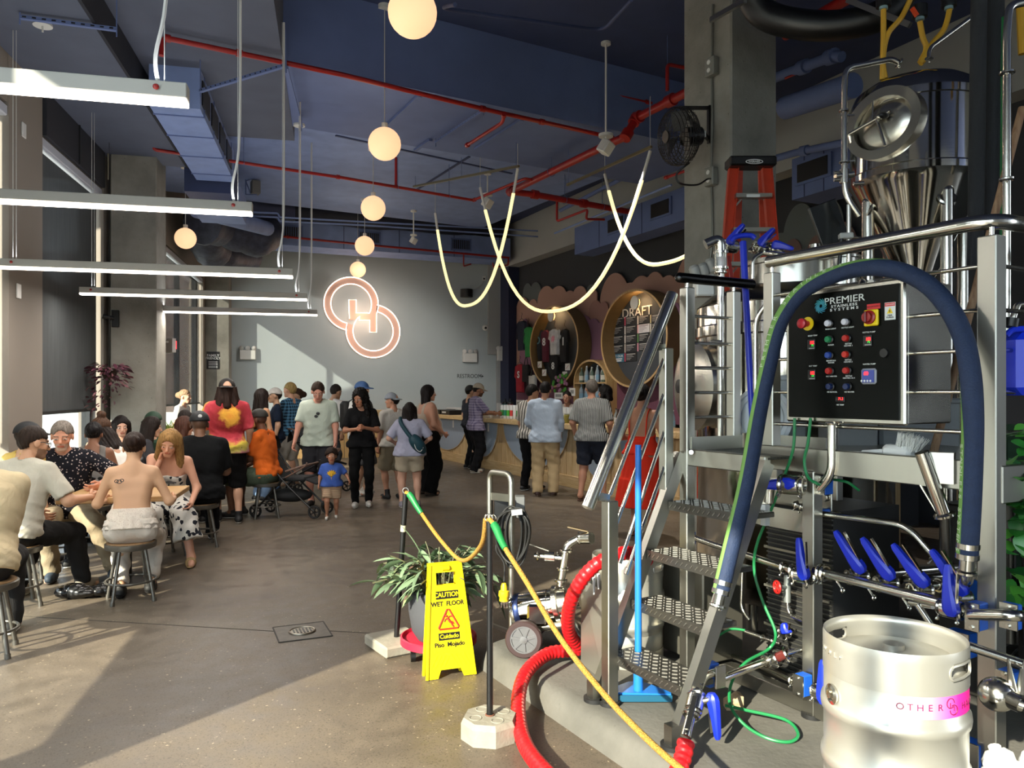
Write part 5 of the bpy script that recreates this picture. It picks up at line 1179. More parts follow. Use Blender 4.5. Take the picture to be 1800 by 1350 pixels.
for k in range(5):b.torus(eg(vR-.2+k*.05,.5,.42),.132,.005,EE,28,5)
b.obj('motor_ribs',mat('motor_rib','3c3a37',.4,.6),t)['kind']='stuff'
for k in range(3):
 b=MB();b.cyl(eg(vR-.12+k*.07,.35,.6),eg(vR-.12+k*.07,.35,1.24),.022,n=12);b.obj('riser_pipe',mat('riser_dark%d'%k,'3a3936',.35,.8),t)
 # things on and around the platform
t=thing('open_pipe_stub','open-ended steel pipe stub leaning out below the platform','pipe',ef(1662,910,.03)[:])
a=ef(1660,905,.02);e=ef(1620,795,.10);ax=(e-a).normalized();b=MB();b.tube([a,e],.026,20,caps=False);b.tube([e,a.lerp(e,.4)],.0235,20,caps=False);b.obj('tube',tb,t)
b=MB();clampring(b,a,ax,.028);b.obj('clamp',tb,t);b=MB();b.cyl(ef(1618,852,.02),ef(1650,905,.02),.005,n=6);b.obj('rod',tb,t)
b=MB();b.cyl(ef(1662,910,.02),ef(1664,1000,.0),.02,n=14);b.obj('riser',mat('riser_steel','4a4845',.3,.9),t)
b=MB();b.box(ef(1655,822,.03),(.09,.05,.12),rz=ERZ+.4);b.top('angle_bracket',st,'folded steel bracket behind the open pipe stub','bracket',smooth=0)
t=thing('scrub_brush','white scrub brush lying on the platform edge','brush',ef(1570,798,-.1)[:])
hb=MB();hb.bar(ef(1515,795,-.06),ef(1558,793,-.06),.03,.02,bev=.008);hb.bar(ef(1555,790,-.06),ef(1605,796,-.06),.06,.05,bev=.015);hb.obj('handle',M_['white'],t,40)
rr=random.Random(5);bb=MB()
for k in range(160):
 f=rr.random();a=ef(1580,782,-.06).lerp(ef(1610,796,-.06),f)+EN*rr.uniform(-.025,.025);bb.cyl(a,a+UP*(.05+.01*rr.random())-EE*rr.uniform(-.0,.05)+EN*rr.uniform(-.015,.015),.0012,n=3,caps=False)
bb.obj('bristles',mat('bristle','dcdcd6',.6),t)['kind']='stuff'
pole_a=P(1797,190,3.55);pole_b=P(1640,800,3.35)
b=MB();b.cyl(pole_a,pole_a.lerp(pole_b,1.0),.017,n=14);b.top('wooden_pole',wood('pole_wood','a98a6b','7e5c44',2,6,.7),'weathered wooden pole leaning across rails behind right post','pole')
b=MB();b.cyl(P(1612,540,3.7),P(1648,735,3.5),.016,n=12);b.top('pole_reflection',wood('reflected_pole_wood','5e4334','46301f',2,6,.7),'short dark rod standing in for the mirrored pole beside control panel','pole')  # rod built as the wooden pole's reflection in the enclosure side
def lightbox(px0,px1,py0,py1,d,col,label,dep=.25):
 a=P(px0,py0,d);e=P(px1,py1,d);c=(a+e)/2+F*dep/2;b=MB();b.box(c,((e-a).dot(R),dep,a.z-e.z),rz=-YAW,bev=.015)
 t=thing('bin',label,'bin',(c.x,c.y,e.z));b.obj('bin_body',mat('bin_'+label[:6]+str(px0),col,.5),t,0)
 b=MB();b.box(Vector((c.x,c.y,a.z-.015)),((e-a).dot(R)+.02,dep+.02,.03),rz=-YAW,bev=.008);b.obj('bin_rim',mat('rim_'+str(px0),col,.45),t,0)
lightbox(1470,1545,735,805,4.0,'8c9090','grey bin on the platform below the control panel');lightbox(1548,1690,700,805,4.05,'83888a','wide grey bin on the platform right of the grey one');lightbox(1368,1420,660,775,4.25,'b4babb','pale plastic bin on the platform left of the panel')
t=thing('bucket_disc','round white plastic lid standing on the landing behind blue hose','lid',P(1335,785,4.15)[:]);c=P(1340,735,4.15);ax=(Vector((0,0,CAM_H))-c).normalized()+EE*.4
b=MB();b.lathe([(.001,0),(.165,0),(.17,.012),(.15,.018),(.145,.010),(.001,.010)],c,ax,40);b.obj('disc',mat('lid_white','c3c9cc',.5),t)
b=MB();b.torus(c+ax.normalized()*.012,.12,.004,ax,36,6);b.obj('ridge',mat('lid_ridge','b0b6b8',.5),t)
# brew kettle behind the stand
kc=P(1392,690,5.15);kx,ky=kc.x,kc.y;kr=.62
def KP(a,r,z):return Vector((kx+r*cos(a),ky+r*sin(a),z))
to_cam=atan2(-ky,-kx)
t=thing('brew_kettle','large polished brew kettle behind the landing of stand','tank',(kx,ky,SZ))
b=MB();b.lathe([(kr-.02,.32),(kr,.36),(kr,1.98),(kr+.012,1.99),(kr+.012,2.05),(kr,2.06),(kr,2.18),(kr-.02,2.20)],(kx,ky,0),n=72);b.obj('shell',M_['tank'],t)
b=MB();b.lathe([(kr,2.19),(kr-.1,2.27),(kr-.3,2.34),(.05,2.38),(.001,2.38)],(kx,ky,0),n=60);b.obj('dome',mat('dome_dark','6a6864',.22,1.0),t)
b=MB();b.lathe([(.29,2.30),(.29,2.44),(.305,2.445),(.305,2.475),(.27,2.48),(.2,2.50),(.001,2.52)],KP(to_cam,.12,0),n=44);col_=b.obj('manway_collar',st,t)
b=MB();b.lathe([(.10,2.28),(.10,2.44),(.11,2.445),(.11,2.46),(.001,2.47)],KP(to_cam+.75,.43,0),n=28);b.obj('small_collar',st,t)
for a in(0,1.57,3.14,4.71):
 b=MB();b.cyl(KP(a+.5,kr-.12,SZ),KP(a+.5,kr-.12,.4),.04,n=12);b.obj('leg',tb,t)
c=P(1236,680,5.05);c=KP(to_cam-1.15+.15,kr-.02,1.66);ax=Vector((cos(to_cam-1.0),sin(to_cam-1.0),0))
cc=Vector((kx,ky,1.66))+ax*(kr-.03)
b=MB();b.lathe([(.26,0),(.26,.09),(.285,.10),(.285,.13),(.2,.16),(.001,.17)],cc,ax,40);b.obj('side_manway',st,t)
b=MB();b.lathe([(.03,.15),(.03,.2),(.045,.2),(.045,.23),(.001,.235)],cc,ax,14);b.obj('manway_knob',M_['black'],t)
rp=P(1266,690,4.55);x0=rp
def RP(px,py):return P(px,py,4.55)
steelpipe([RP(1240,430),RP(1266,418),RP(1267,452)],.030,'polished goose neck pipe beside the blue paddle handle',bend=.1,n=16)
t=thing('flow_glass','glass flow indicator caged between chrome flanges at the pillar','sight glass',RP(1267,465)[:])
b=MB();b.cyl(RP(1267,445),RP(1267,470),.03,n=16);b.obj('glass',M_['cglass'],t)
b=MB()
for y in(444,471):b.cyl(RP(1267,y)-UP*.006,RP(1267,y)+UP*.006,.045,n=18)
for k in range(4):a=k*pi/2+.4;o_=Vector((cos(a),sin(a),0))*.038;b.cyl(RP(1267,440)+o_,RP(1267,475)+o_,.005,n=6)
b.obj('cage',tb,t)
steelpipe([RP(1267,472),RP(1267,800)],.021,'vertical polished pipe behind the landing rails',clamps=((0,.02),),n=14)
steelpipe([P(1278,520,4.7),P(1278,800,4.7)],.015,'thin dark pipe beside the vertical polished pipe',n=10,m=mat('pipe_dark','3b3936',.3,.9))
t=thing('label_plate','small steel tag plate on the vertical pipe','tag',RP(1259,603)[:]);b=MB();b.box(P(1259,603,4.48),(.075,.01,.035),rz=-YAW,bev=.003);b.obj('plate',st,t,0)
b=MB();[b.cyl(P(x,603,4.475),P(x,603,4.465),.005,n=8)for x in(1251,1268)];b.obj('screws',tb,t)
t=thing('mash_paddle','bright blue plastic paddle with T grip leaning in the landing','paddle',P(1322,745,4.15)[:])
a=P(1306,425,4.3);e=P(1323,745,4.15);b=MB();b.tube([a,e],[.019,.017],14);b.obj('shaft',M_['bluep'],t)
b=MB();b.tube(spline([P(1284,425,4.3),P(1292,417,4.3),P(1306,414,4.3),P(1320,414,4.3),P(1327,419,4.3)],5),.015,10);b.obj('grip',M_['bluep'],t)
for k,(p0,p1,lab)in enumerate((((1283,425),(1308,394),'dark blue lever tilted left of the paddle grip'),((1338,428),(1361,402),'dark blue lever tilted right of the paddle grip'),((1362,430),(1395,438),'dark blue lever lying low on the kettle lid'))):
 valve(P(p0[0],p0[1]+8,4.7),EN,P(p1[0],p1[1],4.6),lab,base=P(p0[0],p0[1],4.65),r=.028,group='blue levers on top of the kettle')
steelpipe([P(1318,440,4.75),P(1400,452,4.55)],.018,'steel lid arm lying across the kettle top',n=12)
steelpipe([P(1323,490,4.6),P(1323,455,4.6),P(1340,445,4.6)],.012,'small bent vent pipe on the kettle rim',bend=.05)
b=MB();b.bar(P(1280,450,4.7),P(1286,490,4.7),.02,.02);b.top('red_bracket',M_['red'],'slim red bracket behind the flow indicator','bracket',smooth=0)
t=thing('sensor_head','square steel sensor head on a stem above the handrail','sensor',P(1480,445,4.3)[:]);b=MB();b.box(P(1487,415,4.3),(.075,.05,.032),rz=-YAW-.2,bev=.006);b.obj('head',mat('sensor_grey','a5a59f',.4),t,0)
b=MB();b.cyl(P(1475,470,4.3),P(1479,420,4.3),.012,n=10);b.obj('stem',M_['black'],t);b=MB();b.cyl(P(1497,416,4.3),P(1512,419,4.3),.008,n=8);b.obj('plug',tb,t)
b=MB();b.bar(P(1444,358,4.6),P(1470,430,4.6),.03,.17,up=R,bev=.004);b.top('tilted_screen',mat('screen_dark','16191a',.2),'thin dark screen tilted above the kettle lid','screen',smooth=0)
t=thing('vent_cap','round chrome vent cap on the kettle dome','cap',P(1435,440,4.9)[:]);b=MB();b.lathe([(.05,0),(.05,.03),(.06,.035),(.06,.06),(.045,.065),(.045,.09),(.001,.1)],P(1435,455,4.9),n=20);b.obj('cap',tb,t)
t=thing('round_fitting','small round steel cap with white face on the panel top rail','cap',ef(1534,498)[:]);c=ef(1534,499,.03);b=MB();b.lathe([(.018,0),(.018,.014),(.008,.016),(.001,.016)],c,-EN,18);b.obj('cap',M_['white'],t)
b=MB();b.sphere(ef(1518,500,.0),(.022,.022,.03),10);b.cyl(ef(1510,500,0),ef(1530,500,.0),.012,n=8);b.obj('fitting',tb,t)
# fermenter, upper right
fd=4.9;fc=P(1610,690,fd);fx,fy=fc.x,fc.y;fr_=.385
zt=P(1610,135,fd-fr_).z;zbm=P(1610,325,fd).z
def FZ(py,off=0):return P(1610,py,fd+off).z
t=thing('fermenter','polished conical fermenter with an oval door, upper right','tank',(fx,fy,SZ))
zc1=zbm-.72
b=MB();b.lathe([(.06,zc1-.03),(.06,zc1),(fr_*.96,zbm-.03),(fr_,zbm),(fr_+.008,zbm+.01),(fr_+.008,zbm+.05),(fr_,zbm+.06),(fr_,zt-.08),(fr_+.008,zt-.075),(fr_+.008,zt-.03),(fr_,zt-.02),(fr_*.93,zt+.04),(fr_*.75,zt+.09),(fr_*.4,zt+.13),(.001,zt+.14)],(fx,fy,0),n=80);b.obj('shell',M_['tank'],t)
tc_=atan2(-fy,-fx);da=tc_-radians(26)
ax=Vector((cos(da),sin(da),0));oc=Vector((fx,fy,FZ(240)))+ax*(fr_-.05);xx=UP.cross(ax).normalized()
def ell(a,b_,k=48):return[(a*cos(2*pi*i/k),b_*sin(2*pi*i/k))for i in range(k)]
W=frame(oc,xx,ax);tilt=Matrix.Rotation(radians(18),4,'Z')
b=MB();b.ringplate(ell(.235,.21),ell(.18,.155),.085,W@tilt);b.obj('manway_ring',st,t,40)
b=MB();b.lathe([(.001,.075),(.08,.072),(.14,.06),(.172,.04),(.172,.02)],(0,0,0),n=40);M0=W@tilt@Matrix.Diagonal((1,.86,1,1));b.v=[tuple(M0@Vector(v))for v in b.v];b.obj('manway_door',M_['steel'],t)
b=MB();q=lambda x,y,z=.10:W@Vector((x,y,z))
b.cyl(q(-.2,-.02),q(.06,.05),.011,n=10);b.cyl(q(-.02,.02),q(.03,-.15),.010,n=10);b.cyl(q(-.05,.15,.09),q(-.05,.03),.006,n=8);b.sphere(q(0,.03,.11),.02,10);b.cyl(q(-.2,-.02),q(-.2,-.1,.06),.010,n=8);b.obj('door_yoke',tb,t)
b=MB();b.sphere(q(.03,.03,.115),(.035,.02,.02),10);b.obj('yoke_knob',M_['black'],t)
for k,a in enumerate((0,1.57,3.14,4.71)):
 aa=tc_+.55+a;o1=Vector((fx+cos(aa)*fr_*.82,fy+sin(aa)*fr_*.82,0))
 b=MB();b.cyl(o1+UP*SZ,o1+UP*(zbm-.12),.037,n=18);b.sphere(o1+UP*(zbm-.12),.037,14);b.obj('leg',tb,t)
 b=MB();b.torus(o1+UP*(zbm-.16),.05,.012,(cos(aa),sin(aa),.4),20,6);b.obj('leg_boss',st,t)
gz=P(1702,200,fd);b=MB();b.cyl(gz,gz-F*.05-R*.04,.04,n=20);b.obj('gauge',tb,t)
def F2(px,py,d=fd-.45):return P(px,py,d)
steelpipe([F2(1582,112),F2(1567,104),F2(1487,120),F2(1484,150),F2(1484,300),F2(1486,345),F2(1510,380)],.017,'polished down pipe curving off the left of fermenter top',bend=.09,clamps=((0,.1),(3,.3),(3,.9)),n=14)
steelpipe([F2(1492,360),F2(1492,560)],.014,'vertical pipe below the fermenter down pipe',n=12)
steelpipe([F2(1633,105),F2(1634,85),F2(1709,30),F2(1718,40),F2(1708,315)],.013,'steel pipe peaked over the right of fermenter top',bend=.08,clamps=((0,.1),),n=12)
t=thing('sample_valve','grey cross valve on the fermenter down pipe','valve',F2(1484,310)[:]);b=MB();b.cyl(F2(1468,310),F2(1500,306),.02,n=12);b.cyl(F2(1484,298),F2(1484,322),.026,n=14);b.obj('body',tb,t)
for k in range(2):
 b=MB();b.cyl(F2(1466,304+12*k),F2(1480,304+12*k),.011,n=10);b.obj('port',tb,t)
b=MB();b.cyl(F2(1500,323),F2(1518,322),.012,n=10);b.obj('tee',tb,t)
for k,(y0)in enumerate((203,284)):
 b=MB();b.cyl(F2(1478,y0),F2(1502,y0-1),.005,n=6);b.top('pipe_tie',tb,['upper tie bar holding the down pipe','lower tie bar holding the down pipe'][k],'tie bar')
lag=mat('black_lagging','202226',.85,bump=.4,bscale=40)
for k,(x,d,r,lab)in enumerate(((1722,4.0,.038,'left black lagged pipe right of the fermenter'),(1748,4.1,.05,'right and thicker black lagged pipe'))):
 b=MB();b.tube([P(x,-80,d),P(x-8,470,d)],r,16);b.top('lagged_pipe',lag,lab,'pipe')
steelpipe([P(1800,4,3.4),P(1775,10,3.4),P(1770,60,3.4),P(1770,400,3.4),P(1770,640,3.4)],.018,'tall steel tube bent over in the top right corner',bend=.08,clamps=((2,.2),(2,.75)),n=14)
steelpipe([P(1800,535,3.3),P(1790,535,3.3),P(1780,560,3.3),P(1780,640,3.3)],.014,'small bent steel tube above the blue jug',bend=.06)
b=MB();b.cyl(P(1764,30,4.0),P(1758,640,4.0),.010,n=8);b.top('green_tube',mat('green_tube','1f6a3a',.4),'thin dark green tube behind the tall steel tube','tube')
ym=mat('yellow_cable','c89a2c',.5)
def cable(pts,r,m,label,name='cable',cat='cable',n=8):
 b=MB();b.tube(spline(pts,7),r,n);return b.top(name,m,label,cat)
D=4.9
cable([P(1553,8,D),P(1553,60,D),P(1552,110,D),P(1556,138,D)],.017,ym,'straight yellow cable left over the fermenter');cable([P(1604,-10,D),P(1585,30,D),P(1562,58,D),P(1553,95,D),P(1551,140,D)],.017,ym,'yellow cable swinging in from right to the left pair')
cable([P(1617,38,D),P(1622,65,D),P(1628,85,D),P(1617,110,D)],.017,ym,'left yellow cable of the pair over the tank top');cable([P(1670,12,D),P(1660,50,D),P(1636,80,D),P(1624,105,D),P(1618,112,D)],.017,ym,'right yellow cable of the pair over the tank top');cable([P(1793,0,4.2),P(1795,50,4.2),P(1797,95,4.2)],.02,ym,'yellow cable at the far right edge')
for k,(x,y,lab)in enumerate(((1553,3,'black plug above the straight yellow cable'),(1617,22,'black plug with an orange latch'),(1668,3,'black plug above the right yellow cable'))):
 t=thing('plug',lab,'plug',P(x,y,D)[:]);b=MB();b.cyl(P(x,y-12,D),P(x,y+9,D),.045,n=16);b.obj('shell',M_['black'],t);b=MB();b.cyl(P(x,y+8,D),P(x,y+14,D),.026,n=14);b.obj('gland',mat('gland_blue','7f9aa0',.4),t)
 if k==1:b=MB();b.bar(P(x-14,y-8,D-.05),P(x-5,y+6,D-.05),.03,.015);b.obj('latch',mat('latch_orange','d8481f',.4),t,0)
b=MB();b.tube(spline([P(1310,-30,6.2),P(1340,22,6.2),P(1400,42,6.1),P(1480,44,6.0),P(1560,20,5.9),P(1600,-40,5.9)],6),.115,20);b.top('black_flue',M_['black'],'fat black flue pipe dipping in at the top right','pipe')
for k,(a,e,lab)in enumerate(((P(1250,35,6.3),P(1310,0,5.9),'short metal rail at the top of the concrete pillar'),(P(1490,0,5.9),P(1600,44,5.5),'metal rail crossing below the plugs'))):
 b=MB();b.bar(a,e,.03,.04);b.top('ceiling_rail',fm,lab,'rail',smooth=0)
 # concrete pillar with conduit, outlets and fan
pd_=6.6;pe=P(1285,690,pd_)
RZC=EA
xw=(P(1380,690,pd_+.28)-pe);
t_=MB();W_=.62;L_=.56
corner=pe;ctr=corner+EN*W_/2*0+(EE*0)
cdir=EN;ddir=EE
cc=corner+EN*(.56/2)+EE*(.60/2)
t_.box(Vector((cc.x,cc.y,ZC/2)),(.56,.60,ZC),rz=EA,bev=.015);struct('column',t_,M_['conc'],label='square concrete pillar rising behind the brew stand')
def on_pl(px,py,out=.0):return PLN(px,py,corner-EN*out,EN)
def on_pf(px,py,out=.0):return PLN(px,py,corner-EE*out,EE)
b=MB();b.tube(spline([on_pl(1253,8,.02),on_pl(1251,110,.02)],4),.012,8);b.tube([on_pl(1251,130,.02),on_pl(1252,200,.02),on_pl(1250,300,.02)],.012,8);b.tube(spline([on_pl(1250,322,.02),on_pl(1252,400,.02),on_pl(1250,440,.02),on_pl(1246,470,.02)],4),.012,8);b.top('conduit',mat('conduit_grey','7a7a72',.45,.6),'grey conduit running down the left face of concrete pillar','conduit')
for k,(x,y,lab)in enumerate(((1251,118,'upper outlet box on the concrete pillar'),(1250,311,'lower outlet box on the concrete pillar with the fan plug'))):
 t=thing('outlet_box',lab,'outlet',on_pl(x,y)[:]);q=on_pl(x,y,.04);b=MB();b.box(q,(.07,.11,.16),rz=EA,bev=.008);b.obj('box',mat('box_grey%d'%k,'8a8a82',.5,.4),t,0)
 for s in(-1,1):
  b=MB();b.cyl(q-EN*.035+UP*.035*s,q-EN*.04+UP*.035*s,.02,n=14);b.obj('socket',M_['white'],t)
fc_=P(1193,240,6.35);t=thing('wall_fan','black caged drum fan bracketed to the concrete pillar','fan',fc_[:])
fax=(P(1185,245,6.0)-P(1215,225,6.35)).normalized();fax=(-EN*.95+EE*.2-UP*.12).normalized()
b=MB();r=.235
for k in range(9):b.torus(fc_+fax*(.09*(k/8*2-1)),r*(.80+.2*sin(pi*k/8)),.0035,fax,40,5)
x=fax.orthogonal().normalized();y=fax.cross(x)
for k in range(40):
 a=2*pi*k/40;e=x*cos(a)+y*sin(a);b.tube([fc_+fax*.11+e*.03,fc_+fax*.11+e*r*.7,fc_+fax*.06+e*r*.97,fc_-fax*.06+e*r*.97,fc_-fax*.10+e*r*.7,fc_-fax*.11+e*.05],.002,4)
b.obj('cage',M_['black'],t)
for k in range(3):
 a=2*pi*k/3;e=x*cos(a)+y*sin(a);g=fax.cross(e);b=MB();v=[]
 for f,w_ in((.04,.03),(.12,.07),(.2,.085)):
  for s in(-1,1):v+=[fc_+e*f+g*w_*s+fax*.03*s]
 vv=v+[p-fax*.004 for p in v]
 b.add(vv,[(0,1,3,2),(2,3,5,4),(6,8,9,7),(8,10,11,9),(0,6,7,1),(4,5,11,10),(0,2,8,6),(2,4,10,8),(1,7,9,3),(3,9,11,5)]);b.obj('blade',mat('fan_blade%d'%k,'232323',.4),t)
b=MB();b.cyl(fc_-fax*.05,fc_-fax*.2,.075,n=20);b.obj('motor',M_['black'],t);b=MB();b.cyl(fc_+fax*.11,fc_+fax*.125,.05,n=18);b.obj('front_cap',M_['black'],t)
b=MB();b.box(fc_-fax*.16+R*.05+UP*.02,(.07,.03,.05),rz=.3);b.obj('tag',M_['white'],t,0)
hub=fc_-fax*.2
b=MB();wl=on_pl(1246,190,.01);b.bar(P(1200,190,6.45),wl,.03,.03);b.bar(P(1208,205,6.4),on_pl(1246,245,.01),.03,.03);b.bar(on_pl(1247,186,.01),on_pl(1247,252,.01),.04,.03);b.bar(hub,P(1200,190,6.45),.03,.03);b.obj('bracket',M_['black'],t,0)
b=MB();b.tube(spline([fc_-fax*.1-UP*.22,P(1190,305,6.4),P(1195,322,6.4),P(1225,325,6.45),P(1243,315,6.5),on_pl(1249,314,.08)],6),.008,6);b.obj('power_cord',M_['black'],t)
# orange ladder leaning on the pillar
ld=thing('step_ladder','orange fibreglass stepladder with black top leaning before the pillar','ladder',P(1310,900,5.9)[:])
om=mat('ladder_orange','b93a20',.5,noise=.12,scale=12);DL=5.95
def LP(px,py,d=DL):return P(px,py,d)
for xa,xb in((1290,1268),(1347,1370)):
 a=LP(xa,290);e=LP(xb,560,DL-.25);d=(e-a);a2=a+d;
 b=MB();b.bar(a,e,.075,.022,up=F,bev=.003);b.bar(a+R*.034,e+R*.034,.008,.05,up=F);b.bar(a-R*.034,e-R*.034,.008,.05,up=F);b.obj('side_rail',om,ld,0)
b=MB();b.box(LP(1319,287,DL-.02),(.36,.16,.075),rz=-YAW,bev=.012);b.obj('top_cap',M_['black'],ld,0)
c=LP(1326,284,DL-.105);W=frame(c,R,-F);b=MB();b.ringplate(ell(.067,.019,32),ell(.060,.013,32),.002,W);b.obj('oval_logo',M_['white'],ld,0);text('WERNER',W,.022,'lettering',M_['white'],ld,.001,bold=.02)
for k,(y,xa,xb)in enumerate(((345,1292,1354),(405,1288,1358),(465,1284,1362))):
 b=MB();b.box((LP(xa,y,DL-.08*(k+1))+LP(xb,y,DL-.08*(k+1)))/2,((LP(xb,y)-LP(xa,y)).length,.08,.03),rz=-YAW);stp=b.obj('step',fm,ld,0)
 b=MB();b.bar(LP(xa+2,y+16,DL-.05),LP(xa+12,y+4,DL-.05),.012,.012);b.bar(LP(xb-2,y+16,DL-.05),LP(xb-12,y+4,DL-.05),.012,.012);b.obj('brace',fm,stp,0)
b=MB();b.box(LP(1324,344,DL-.125),(.10,.002,.022),rz=-YAW);b.obj('sticker',M_['white'],ld,0)
for xa,xb in((1300,1292),(1338,1346)):
 b=MB();b.bar(LP(xa,295,DL+.05),LP(xb,560,DL+.25),.05,.02,up=F);b.obj('rear_rail',om,ld,0)
for k,(x,y)in enumerate(((1222,478),(1237,474),(1250,466))):
 t=thing('clear_flask',['leftmost clear flask at the foot of pillar','middle clear flask at the foot of pillar','rightmost clear flask at the foot of pillar'][k],'flask',P(x,y+8,5.0)[:]);b=MB();b.lathe([(.03,-.04),(.036,0),(.034,.03),(.02,.045),(.001,.046)],P(x,y,5.0),(-.4,0,1),14);b.obj('flask',mat('frost%d'%k,'a9aaa5',.3,trans=.3),t)
b=MB();b.box(P(1237,503,5.05),(.12,.12,.14),rz=-YAW,bev=.01);b.top('white_box',M_['white'],'small white control box behind the landing handrail','box',smooth=0)
t=thing('blue_jug','bright blue plastic jug hanging on the right rail','jug',P(1790,690,2.95)[:]);jb=mat('jug_blue','1230cc',.4)
b=MB();b.box(P(1803,640,2.95),(.16,.13,.24),rz=-YAW+.2,bev=.03);b.obj('body',jb,t,30);b=MB();b.cyl(P(1775,575,2.92),P(1778,560,2.92),.03,n=14);b.obj('cap',M_['black'],t)
b=MB();b.tube(spline([P(1768,590,2.9),P(1780,580,2.9),P(1800,578,2.9)],4),.012,8);b.obj('grip',jb,t)
# hoses
def resample(pts,step):
 pp=spline(pts,24);out=[pp[0]];acc=0
 for a,b_ in zip(pp,pp[1:]):
  L=(b_-a).length
  if L<1e-9:continue
  while acc+L>=step:
   f=(step-acc)/L;a=a.lerp(b_,f);out.append(a);L=(b_-a).length;acc=0
  acc+=L
 return out
hp=resample(pd([(1140,985,4.05),(1105,972,3.98),(1062,984,3.92),(1030,1010,3.92),(1006,1050,3.98),(998,1090,4.1),(1003,1118,4.2),(1018,1138,4.28),(1006,1143,4.28),(962,1150,4.22),(924,1184,4.02),(911,1235,3.80),(919,1298,3.50),(950,1348,3.22),(1010,1400,3.0),(1090,1440,2.85),(1165,1405,2.93),(1196,1345,3.06),(1207,1300,3.13)]),.0075)
t=thing('red_hose','thick ribbed red hose curling from stairs over the curb to floor','hose',hp[len(hp)//2][:])
b=MB();b.tube(hp,[.0335+(.0035 if i%4<2 else 0)for i in range(len(hp))],14);b.obj('ribbed_tube',mat('hose_red','c4161c',.35,spec=.4),t,60)
b=MB();a=P(1016,1128,4.3);b.tube(spline([P(1003,1095,4.3),P(1012,1115,4.33),P(1025,1128,4.33)],5),.022,12);b.obj('white_lining',M_['white'],t)
bh=resample(pd([(1266,1045,3.32),(1286,960,3.35),(1312,850,3.40),(1335,720,3.46),(1355,625,3.48),(1371,567,3.47),(1398,525,3.45),(1433,498,3.40),(1483,478,3.3),(1533,470,3.18),(1583,477,3.08),(1630,500,2.98),(1667,540,2.90),(1693,593,2.84),(1706,660,2.79),(1710,730,2.77),(1709,800,2.76),(1706,880,2.76),(1700,985,2.78)]),.012)
hr=.036;t=thing('blue_hose','dark blue hose with green lettered stripe arched over the control panel','hose',bh[0][:])
b=MB();b.tube(bh,hr,18);b.obj('tube',mat('hose_blue','1a2b4a',.75,noise=.15,scale=40,bump=.3,bscale=120),t,60)
Nh=len(bh)
def phi(f):
 K=[(0,62),(.3,58),(.42,45),(.56,75),(.64,150),(.78,250),(.86,290),(1,296)]
 for(a,u),(c,v)in zip(K,K[1:]):
  if f<=c:return radians(u+(v-u)*(f-a)/(c-a))
 return radians(296)
def hframe(i):
 T=(bh[min(Nh-1,i+1)]-bh[max(0,i-1)]).normalized();C=(Vector((0,0,CAM_H))-bh[i]);C=(C-T*C.dot(T)).normalized();S=C.cross(T).normalized()
 return T,C,S
rings=[]
for i in range(Nh):
 T,C,S=hframe(i);f=phi(i/Nh);rings.append([bh[i]+(C*cos(f+a)+S*sin(f+a))*hr*1.015 for a in(-.42,-.2,0,.2,.42)])
b=MB();b.ring_mesh(rings,False,False);b.obj('green_stripe',mat('stripe_green','6f9a4c',.7),t,60,fix=False)
def hosetext(s,f0,f1,size,sgn):
 g=[]
 for k,ch in enumerate(s):
  if ch==' ':continue
  i=int((f0+(f1-f0)*k/max(1,len(s)-1))*Nh);T,C,S=hframe(i);f=phi(i/Nh);n=C*cos(f)+S*sin(f)
  text(ch,frame(bh[i]+n*hr*1.02,T*sgn,n),size,'letter',mat('hose_print','c3cfb0',.7)if not g else g[0],t,.0004,sx=1.25)
  if not g:g.append(bpy.data.materials['hose_print'])
hosetext('PREMIER STAINLESS',.335,.52,.030,1);hosetext('STAINLESS SYSTEMS',.865,.985,.030,1)
for f0,m in((0,'frame'),(1,'frame')):
 i=0 if f0==0 else Nh-1;T=(bh[1]-bh[0]).normalized()if i==0 else(bh[-2]-bh[-1]).normalized()
 for k in(1,4.2):
  q=bh[i]+T*.012*k;b=MB();b.cyl(q-T*.010,q+T*.010,hr*1.1,n=20);b.obj('hose_band',tb,t)
 b=MB();b.cyl(bh[i],bh[i]-T*.05,hr*.7,n=16);clampring(b,bh[i]-T*.05,T,hr*.7);b.obj('ferrule',tb,t)
a=P(1700,990,2.78);steelpipe([a-UP*.03,P(1700,1020,2.82),P(1690,1030,3.0)],.022,'chrome elbow under the right end of blue hose',bend=.05);steelpipe([P(1745,935,2.95),P(1720,940,3.0),P(1718,975,3.0),P(1716,1015,3.05)],.014,'bent steel pipe between hose end and right post',bend=.06)
gm_=mat('hose_green','1f7a45',.4)
def thin(pts,r,label):
 b=MB();b.tube(spline(pts,8),r,8);return b.top('green_hose',gm_,label,'hose')
E_=lambda x,y,o=.07:ef(x,y,o)
thin([E_(1397,735),E_(1394,790),E_(1378,838),E_(1358,890),E_(1331,955),E_(1326,1003),E_(1340,1055),E_(1363,1112),E_(1352,1140),P(1310,1165,3.6),P(1286,1200,3.55),P(1284,1240,3.45),P(1310,1275,3.38),P(1350,1298,3.3),P(1388,1304,3.28),P(1403,1290,3.32),P(1380,1265,3.42),P(1310,1248,3.5),P(1275,1240,3.55)],.0072,'long thin green hose looping from panel down to the pad')
thin([E_(1425,735),E_(1420,780),E_(1414,810),E_(1420,838),E_(1436,850),E_(1445,852,.02)],.0072,'short thin green hose curving under the control panel')
thin([E_(1465,843,-.1),E_(1490,848,-.1),E_(1510,862,-.15)],.0065,'short dark green hose under platform beam');thin([E_(1310,1108,-.02),E_(1285,1106,.0),E_(1262,1118,.0),P(1238,1135,3.9),P(1222,1165,3.85),P(1220,1195,3.8)],.0065,'thin green hose looping behind the stair stringer')
